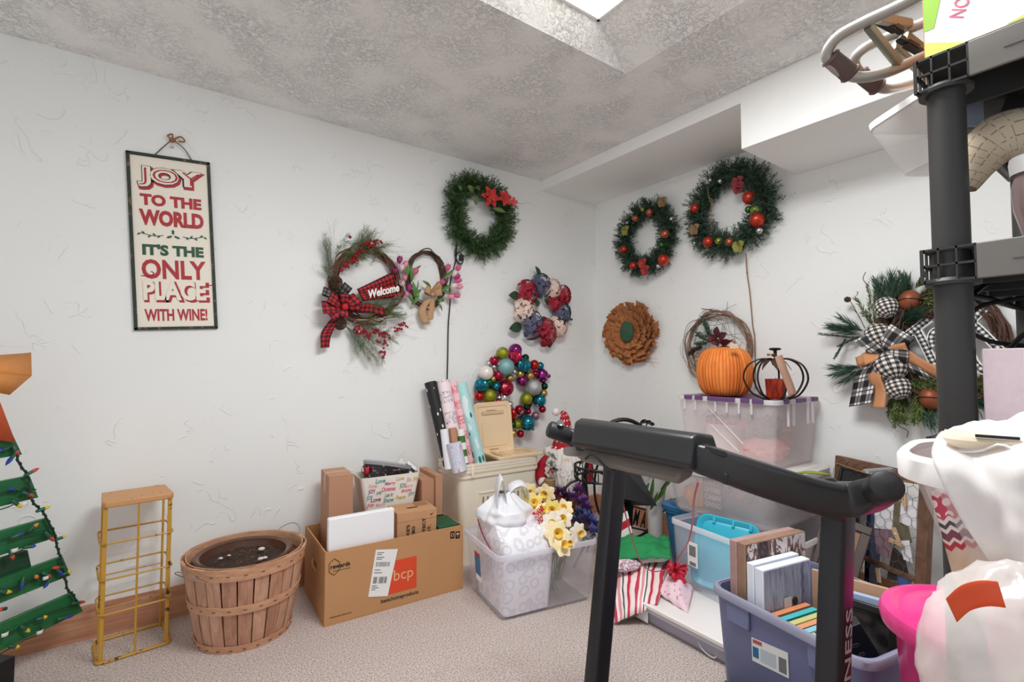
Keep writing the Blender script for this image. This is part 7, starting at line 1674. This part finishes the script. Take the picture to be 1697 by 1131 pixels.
# ---- black plastic shelf unit
M_shelf = mat('black moulded plastic', S(52, 51, 50), .5, var=.08, vscale=12, bump=.05, bscale=150); M_shtop = mat('grey black shelf face', S(116, 112, 107), .55, var=.08, vscale=12)
PXs, PYs = 1.176, .258
X1s, Y1s = 1.88, -.85
sh = thing('shelf_unit', 'tall black plastic shelving unit at the right edge', 'shelving', (PXs, PYs, 0)); sl_ = lambda x, y, z: V((x - PXs, y - PYs, z))
for (x, y) in ((PXs, PYs), (X1s, PYs), (PXs, Y1s), (X1s, Y1s)):
    m = MB(); m.lathe([(.0275, 0), (.0275, 1.60)], 28, TR(x - PXs, y - PYs, 0)); m.build('post', M_shelf, sh)
for zt2 in (1.595, 1.24, .90):
    h = .062; x0, y1 = PXs - .036, PYs + .036
    MB().box(sl_(x0 + .004, Y1s - .03, zt2 + h - .006), sl_(X1s + .03, y1 - .004, zt2 + h)).build('deck', M_shelf, sh)
    MB().box(sl_(x0, Y1s - .03, zt2), sl_(x0 + .006, y1 - .075, zt2 + h)).build('front_edge', M_shtop, sh, bev=.002)
    MB().box(sl_(x0 + .075, y1 - .006, zt2), sl_(X1s + .03, y1, zt2 + h)).build('side_edge', M_shelf, sh, bev=.002)
    MB().box(sl_(x0 - .0015, Y1s, zt2 + .028), sl_(x0, y1 - .12, zt2 + .036)).build('edge_groove', M_shtop, sh)
    m = MB()
    for k in range(4):                                   # open lattice at the corner
        f = k / 3; m.box(sl_(x0, y1 - .075 * f - .0015, zt2), sl_(x0 + .004, y1 - .075 * f + .0015, zt2 + h)); m.box(sl_(x0 + .075 * f - .0015, y1 - .004, zt2), sl_(x0 + .075 * f + .0015, y1, zt2 + h))
    for z in (0, .5, 1): m.box(sl_(x0, y1 - .075, zt2 + z * (h - .004)), sl_(x0 + .006, y1, zt2 + z * (h - .004) + .004)); m.box(sl_(x0, y1 - .006, zt2 + z * (h - .004)), sl_(x0 + .075, y1, zt2 + z * (h - .004) + .004))
    m.build('corner_lattice', M_shelf, sh, smooth=False)
    m = MB(); m.lathe([(.0285, 0), (.039, 0), (.040, .006), (.036, .012), (.0285, .012)], 28, TR(0, 0, zt2 - .004), cap=False); m.build('collar', M_shelf, sh)
    m = MB()
    for k in range(1, 7): y = y1 - k * .15; m.box(sl_(x0 + .006, y - .003, zt2 + .008), sl_(X1s + .02, y + .003, zt2 + h - .006))
    for k in range(1, 4): x = x0 + k * .15; m.box(sl_(x - .003, Y1s, zt2 + .008), sl_(x + .003, y1 - .01, zt2 + h - .006))
    m.build('underside_ribs', M_shelf, sh, smooth=False)

# ---- things on and around the shelf
ZT = 1.595 + .062
yb = .285
gbx = thing('party_box', 'white and lime green printed box on the top shelf', 'box', (PXs - .03, yb - .005, ZT + .001))
MB().box((.0, -.50, 0), (.30, 0, .21)).build('body', mat('brown box side', S(176, 118, 80), .75), gbx, bev=.001)
FB = basis((-.0005, 0, 0), (0, -1, 0), (0, 0, 1), (-1, 0, 0))
decal(gbx, FB, [(.002, .002), (.498, .002), (.498, .208), (.002, .208)], mat('white glossy print', S(244, 244, 238), .3), 'printed_face', .001)
decal(gbx, FB, [(.002, .0), (.06, .0), (.002, .03)], mat('yellow green print', S(220, 226, 110), .4), 'print_stripe', .0006, .0011)
decal(gbx, FB, [(.002, .05), (.016, .05), (.05, .208), (.002, .208)], mat('lime print', S(150, 196, 66), .4), 'print_stripe', .0006, .0011)
decal(gbx, FB, [(.11, .004), (.17, .002), (.40, .05), (.40, .075)], mat('yellow green print', S(220, 226, 110), .4), 'print_stripe', .0006, .0011)
text('NO', 'pink_lettering', mat('pink script print', S(224, 104, 140), .5), gbx, FB @ TR(.052, .066, .0016) @ RZ(math.radians(70)), size=.05, fit=(.034, .022), shear=.3)
# folded metal walker
wk = thing('folded_walker', 'folded grey metal walker frame with brown grips sticking out over the top shelf', 'walker', (PXs + .05, .34, ZT)); Mi_ = TR(PXs + .05, .34, ZT).inverted()
M_alu = mat('champagne aluminium tube', S(172, 168, 160), .4, .45); M_olive = mat('grey olive brace', S(128, 130, 112), .45, .3); M_grip = mat('brown foam grip', S(96, 78, 72), .85)
W2 = lambda u, v, d: Mi_ @ pd(u, v, d)
tubes = ([(1620, -60, .80), (1500, 5, .88), (1430, 38, .93), (1388, 62, .96), (1370, 90, .98), (1380, 108, .985), (1400, 122, .99), (1430, 128, .99), (1475, 118, .99), (1540, 90, 1.0), (1600, 70, 1.02)],
         [(1600, 5, .98), (1530, 38, 1.02), (1470, 62, 1.06), (1430, 82, 1.08), (1416, 100, 1.1), (1422, 118, 1.11), (1442, 136, 1.12), (1470, 148, 1.12), (1510, 140, 1.12), (1560, 122, 1.12), (1610, 100, 1.12)])
for pts in tubes: m = MB(); m.tube(smooth_path([W2(*p) for p in pts], 6), .0105, 10); m.build('tube', M_alu, wk)
for a, b, d0_, d1_ in (((1374, 94), (1411, 124), .982, .99), ((1424, 122), (1456, 146), 1.112, 1.12)):
    p, q = W2(a[0], a[1], d0_), W2(b[0], b[1], d1_); m = MB(); m.tube([lerp(p, q, f) for f in (0, .08, .12, .88, .92, 1)], [.016, .019, .0165, .0175, .020, .017], 14); m.build('grip', M_grip, wk)
for a, b, da, db, w in (((1438, 42), (1490, 108), .93, .99, .02), ((1480, 75), (1532, 125), 1.05, 1.12, .02), ((1455, 30), (1508, 40), .97, 1.03, .02), ((1500, 60), (1545, 95), 1.03, 1.05, .022)):
    m = MB(); sweep(m, [W2(a[0], a[1], da), W2((a[0] + b[0]) / 2, (a[1] + b[1]) / 2, (da + db) / 2), W2(b[0], b[1], db)], .012, w, (0, 0, 1), .4, 3); m.build('brace', M_olive, wk)
for (u, v, d) in ((1466, 44, 1.0), (1478, 46, 1.0), (1504, 75, 1.03), (1515, 85, 1.03), (1530, 110, 1.06)): m = MB(); m.rr([(0, .05, .014, .005), (.010, .046, .010, .004)], 3, True, True, TR(*W2(u, v, d)) @ RZ(-.6) @ RY(.5)); m.build('clip', M_black, wk)
# clear container tucked under the top shelf
cb_ = pd(1560, 205, 1.14); Mcb = basis(cb_, RT, V((FW.x, FW.y, 0)).normalized(), (0, 0, 1)) @ RY(math.radians(0))
cbn = thing('clear_canister', 'small clear plastic container with white rim behind the top of the shelf post', 'container', M=Mcb)
cl_ = lambda u, v: Mcb.inverted() @ pd(u, v, 1.14)
x_l, z_t, z_b = cl_(1484, 190).x, cl_(1490, 180).z, cl_(1540, 275).z; M_cl4 = clear('frosted clear canister', S(240, 236, 232), .25, .3)
m = MB(); m.rr([(z_b, -x_l * .9, .14, .03, .0, 0), (z_b + .04, -x_l * 1.3, .16, .03), (z_t - .02, -x_l * 2, .2, .04), (z_t, -x_l * 2.05, .2, .04)], 5, True, False); m.build('body', M_cl4, cbn)
m = MB(); m.rr([(z_t - .012, -x_l * 2.06, .21, .045), (z_t + .002, -x_l * 2.1, .215, .045), (z_t + .006, -x_l * 2.0, .205, .04)], 5, True, True); m.build('lid', mat('white canister lid', S(240, 238, 234), .4), cbn)
MB().box((cl_(1508, 220).x, -.104, cl_(1520, 246).z), (cl_(1560, 220).x, -.098, cl_(1520, 200).z)).build('grey_label', mat('silver grey label', S(168, 176, 192), .25), cbn, bev=.004)
# quilted cloth
qb = pd(1680, 250, .95); qo = thing('quilted_stocking', 'cream quilted cloth sleeve lying under the top shelf', 'cloth', (qb.x, qb.y, 1.24 + .062)); Mi_ = TR(qb.x, qb.y, 1.302).inverted(); W3 = lambda u, v, d: Mi_ @ pd(u, v, d)
t = NT('cream quilted cloth'); s_ = t.sep(t.uv()); g = t.math('MAXIMUM', t.math('LESS_THAN', t.math('FRACT', t.math('MULTIPLY', s_[0], 12)), .09), t.math('LESS_THAN', t.math('FRACT', t.math('MULTIPLY', s_[1], 16)), .08)); g2 = t.math('MULTIPLY', g, t.math('GREATER_THAN', t.noise(t.uv(), 30, 2), .48))
t.set(t.mix(g2, S(226, 208, 182), S(150, 132, 116)), .9); t.bump(g, .4, .003); m = MB(); P = smooth_path([W3(1596, 312, 1.0), W3(1616, 275, .99), W3(1645, 240, .97), W3(1690, 225, .95), W3(1760, 240, .93), W3(1800, 330, .92)], 6); n = len(P); m.tube(P, [lerp(.022, .05, min(1, (i / (n - 1)) * 2.2)) for i in range(n)], 24); m.build('sleeve', t.m, qo, sharp=180)
# mauve bottle
bt = pd(1724, 400, .86); bo = thing('mauve_bottle', 'mauve bottle with white cap at the right frame edge on the middle shelf', 'bottle', (bt.x, bt.y, 1.303)); zb_ = pd(1724, 285, .86).z - 1.303
m = MB(); m.lathe([(.018, 0), (.022, .02), (.032, zb_ * .5), (.034, zb_ * .8), (.028, zb_)], 24); m.build('body', mat('mauve metal', S(176, 152, 150), .3, .4), bo); m = MB(); m.lathe([(.034, zb_), (.036, zb_ + .02), (.034, zb_ + .03), (.001, zb_ + .03)], 24, cap=False); m.build('cap', mat('white cap', S(240, 238, 236), .4), bo)
m = MB(); m.lathe([(.0185, -.0), (.0195, .012), (.0185, .012)], 24, cap=False); m.build('base_band', M_black, bo)
# black pole behind the shelf and cables below it
m = MB(); m.tube([pd(1590, 188, 1.3), pd(1690, 296, 1.22), pd(1760, 372, 1.16)], .008, 8); o = m.build('black_pole', M_black); tag(o, 'thin black diagonal pole behind the upper shelf', 'pole')
cbl = thing('coiled_cables', 'black cables hanging in loops under the middle shelf', 'cable', pd(1660, 500, .95)); Mi_ = TR(*pd(1660, 500, .95)).inverted(); W4 = lambda u, v, d: Mi_ @ pd(u, v, d)
for pts in ([(1720, 490, .93), (1670, 498, .95), (1625, 508, .97), (1603, 530, .98), (1612, 552, .98), (1650, 568, .96), (1720, 575, .93)], [(1720, 520, .95), (1680, 508, .97), (1640, 495, 1.0), (1610, 490, 1.02)], [(1610, 492, 1.02), (1640, 470, 1.03), (1690, 465, 1.0)], [(1720, 540, .9), (1690, 560, .92), (1672, 580, .94)]):
    m = MB(); m.tube(smooth_path([W4(*p) for p in pts], 6), .0045, 6); m.build('cable', M_cord, cbl)
# pink glitter box on the lower shelf
pk0 = pd(1632, 712, .86); pkx = thing('pink_glitter_box', 'pale pink glitter box on the lower shelf below the cables', 'box', (pk0.x, pk0.y, .963)); hgt = pd(1632, 578, .86).z - .963
t = NT('pale pink glitter paper'); t.set(t.mix(t.noise(t.obj(), 60, 3, .7), S(226, 200, 208), S(244, 228, 234)), .45); MB().box((0, -.30, 0), (.15, 0, hgt)).build('body', t.m, pkx, bev=.002)

# ---- white tub with liner, in front of the shelf
ZS = .66; TAZ = math.radians(54.1 - 46.7); TDS = .95; tc = V((TDS * math.cos(TAZ), TDS * math.sin(TAZ), 0))
crt = thing('support_carton', 'plain brown carton under the white tub, mostly below the frame', 'box', (.86, -.08, 0)); MB().box((-.27, -.26, 0), (.20, .25, ZS - .002)).build('body', M_card, crt, bev=.002)
RY_ = tc.normalized(); RX_ = V((RY_.y, -RY_.x, 0))
MTb = basis((tc.x, tc.y, ZS), RX_, RY_, (0, 0, 1)); tb_ = thing('white_tub', 'translucent white tub lined with a plastic bag at right', 'storage bin', M=MTb)
Hh = .967 - ZS; M_tub = clear('milky tub plastic', S(246, 240, 240), .30, .3)
def tl_(z, r, sh_, th=0.0): return (z, 2 * r - th, 2 * r - th, r * .75, sh_, 0)
m = MB(); m.rr([tl_(0, .085, .045), tl_(.02, .092, .042), tl_(.09, .10, .034), tl_(Hh - .03, .132, .003), tl_(Hh - .004, .135, 0), tl_(Hh - .006, .135, 0, .008), tl_(.09, .10, .034, .008), tl_(.012, .09, .042, .008)], 8, True, True); m.build('body', M_tub, tb_)
m = MB(); m.rr([tl_(Hh - .03, .134, .002), tl_(Hh - .028, .146, 0), tl_(Hh, .147, 0), tl_(Hh + .007, .142, 0), tl_(Hh + .004, .133, 0)], 8, False, False); m.build('rim', mat('milky white rim', S(246, 242, 240), .35), tb_)
# nordic gift bag in the tub
ngb = thing('nordic_gift_bag', 'gift bag with red Nordic knit bands and a furry face inside the white tub', 'gift bag', M=MTb); Mi_ = MTb.inverted()
t = NT('nordic knit print'); s_ = t.sep(t.uv()); y_ = s_[1]
zig = t.math('ADD', y_, t.math('MULTIPLY', t.math('PINGPONG', s_[0], .09), .45)); dm = t.voro(t.mapping(t.uv(), (5, 9, 1)), 1.0, rand=0.0)
fur = t.mix(t.noise(t.uv(), 5, 4, .6), S(196, 160, 132), S(236, 214, 194)); bands = t.ramp(zig, [(0, S(226, 206, 190)), (.50, S(186, 48, 72)), (.55, S(236, 214, 210)), (.58, S(128, 66, 88)), (.65, S(236, 226, 222)), (.69, S(84, 74, 84)), (.73, S(238, 228, 224)), (.77, S(202, 70, 98)), (.97, S(238, 214, 214))], 'CONSTANT')
stars = t.mix(t.math('MULTIPLY', t.math('LESS_THAN', dm, .32), t.math('GREATER_THAN', zig, .79)), bands, S(246, 228, 228)); t.set(t.mix(t.math('LESS_THAN', zig, .5), stars, fur), .5)
c_ = [Mi_ @ pd(u, v, d_) for u, v, d_ in ((1592, 1002, .64), (1690, 985, .60), (1660, 795, .59), (1542, 815, .65))]
m = patch(c_[0], c_[1], c_[2], c_[3], 10, 12, .004, .002, 3, 1.0, (0, -1, 0)); m.build('front_panel', t.m, ngb, solid=.002)
# liner bag draped over the tub
lnr = thing('plastic_liner', 'loose white plastic bag draped over the white tub', 'bag', M=MTb); M_film = clear('white plastic film', S(248, 244, 242), .72, .3)
A0 = [(1560, 716, .70), (1546, 752, .60), (1572, 820, .56), (1612, 890, .545), (1662, 962, .54)]; B0 = [(1760, 700, .60), (1780, 740, .50), (1790, 830, .48), (1800, 920, .47), (1810, 990, .47)]
PA, PB = smooth_path([Mi_ @ pd(*p) for p in A0], 6), smooth_path([Mi_ @ pd(*p) for p in B0], 6); n = len(PA) - 1
m = MB(); m.grid(lambda u, v: lerp(PA[int(round(v * n))], PB[int(round(v * n))], u) + V((0, -1, .2)) * (.010 * math.sin(u * 9 + v * 4) + .012 * mnoise.noise(V((u * 5, v * 6, 3)))), 20, n); m.build('film', M_film, lnr, solid=.0015, sharp=180)
A1 = [(1520, 742, .60), (1560, 722, .66), (1610, 715, .72)]; m = patch(Mi_ @ pd(1546, 752, .60), Mi_ @ pd(1780, 740, .50), Mi_ @ pd(1760, 690, .70), Mi_ @ pd(1566, 712, .74), 20, 10, .012, .012, 5, 7.0, (0, 0, 1)); m.build('film_top', M_film, lnr, solid=.0015, sharp=180)
tr_ = pd(1672, 735, .58); Mtr = basis(tr_, RX_, RY_, (0, 0, 1)); try_ = thing('cream_tray', 'cream plastic tray lying on the plastic liner of the white tub', 'tray', M=Mtr)
m = MB(); m.rr([(-.006, .10, .08, .02), (.004, .115, .09, .022), (.008, .11, .085, .02)], 5, True, True); m.build('body', mat('cream tray plastic', S(238, 222, 196), .4), try_); MB().box((-.03, -.044, .009), (.006, -.038, .012), RZ(.1)).build('dark_strip', M_black, try_)
# ---- pink bin
pkc = V((1.362, .268, 0)); pkb = thing('pink_bin', 'hot pink plastic bin with domed lid at right front', 'bin', pkc); M_pink = mat('hot pink plastic', S(238, 62, 142), .25)
zp = .575
m = MB(); m.lathe([(.115, 0), (.12, .01), (.145, zp - .04), (.152, zp - .03)], 40); m.build('body', M_pink, pkb)
m = MB(); m.lathe([(.150, zp - .035), (.170, zp - .03), (.174, zp - .01), (.168, zp + .004), (.150, zp + .010), (.138, zp + .004), (.12, zp + .012), (.07, zp + .026), (.001, zp + .03)], 48, cap=False); m.build('lid', M_pink, pkb)
hp = TR(*pkc).inverted() @ pz(1560, 995, zp + .01); m = MB(); m.rr([(0, .022, .05, .010), (.004, .018, .046, .009)], 5, True, True, TR(hp.x, hp.y, zp + .012) @ RY(-.12) @ RZ(.5)); m.build('grip_recess', mat('painted pink recess shade', S(196, 34, 106), .35), pkb)  # pad on the lid; darker pink paints in the shade of the recess
# ---- clear bag with orange band in the foreground
cb0 = pd(1692, 1085, .50); cb0.z = .7725; cbg = thing('clear_bag', 'crumpled clear plastic bag with an orange band at bottom right corner', 'bag', (cb0.x, cb0.y, ZS)); M_cbag = clear('clear crinkled film', S(250, 244, 240), .5, .15)
m = blob((0, 0, cb0.z - ZS), .076, .07, cb0.z - ZS - .002, .09, 2.4, 48, 34, 9.0, True, basis((0, 0, 0), RX_, RY_, (0, 0, 1))); m.build('film', M_cbag, cbg, sharp=180)
m = blob((.02, -.01, .05), .045, .04, .045, .12, 2, 24, 16, 2.0); m.build('white_contents', mat('white soft contents', S(244, 238, 232), .8), cbg)
Mi_ = TR(cb0.x, cb0.y, ZS).inverted(); m = MB(); ribbon(m, [Mi_ @ pd(*p) for p in ((1577, 1012, .455), (1600, 992, .44), (1630, 984, .43), (1660, 986, .425))], lambda t_: UP + FW * .2 + RT * (-.35 + .2 * t_), .021, 6, 3); m.build('orange_band', mat('orange red paper', S(234, 84, 40), .5), cbg, solid=.001)
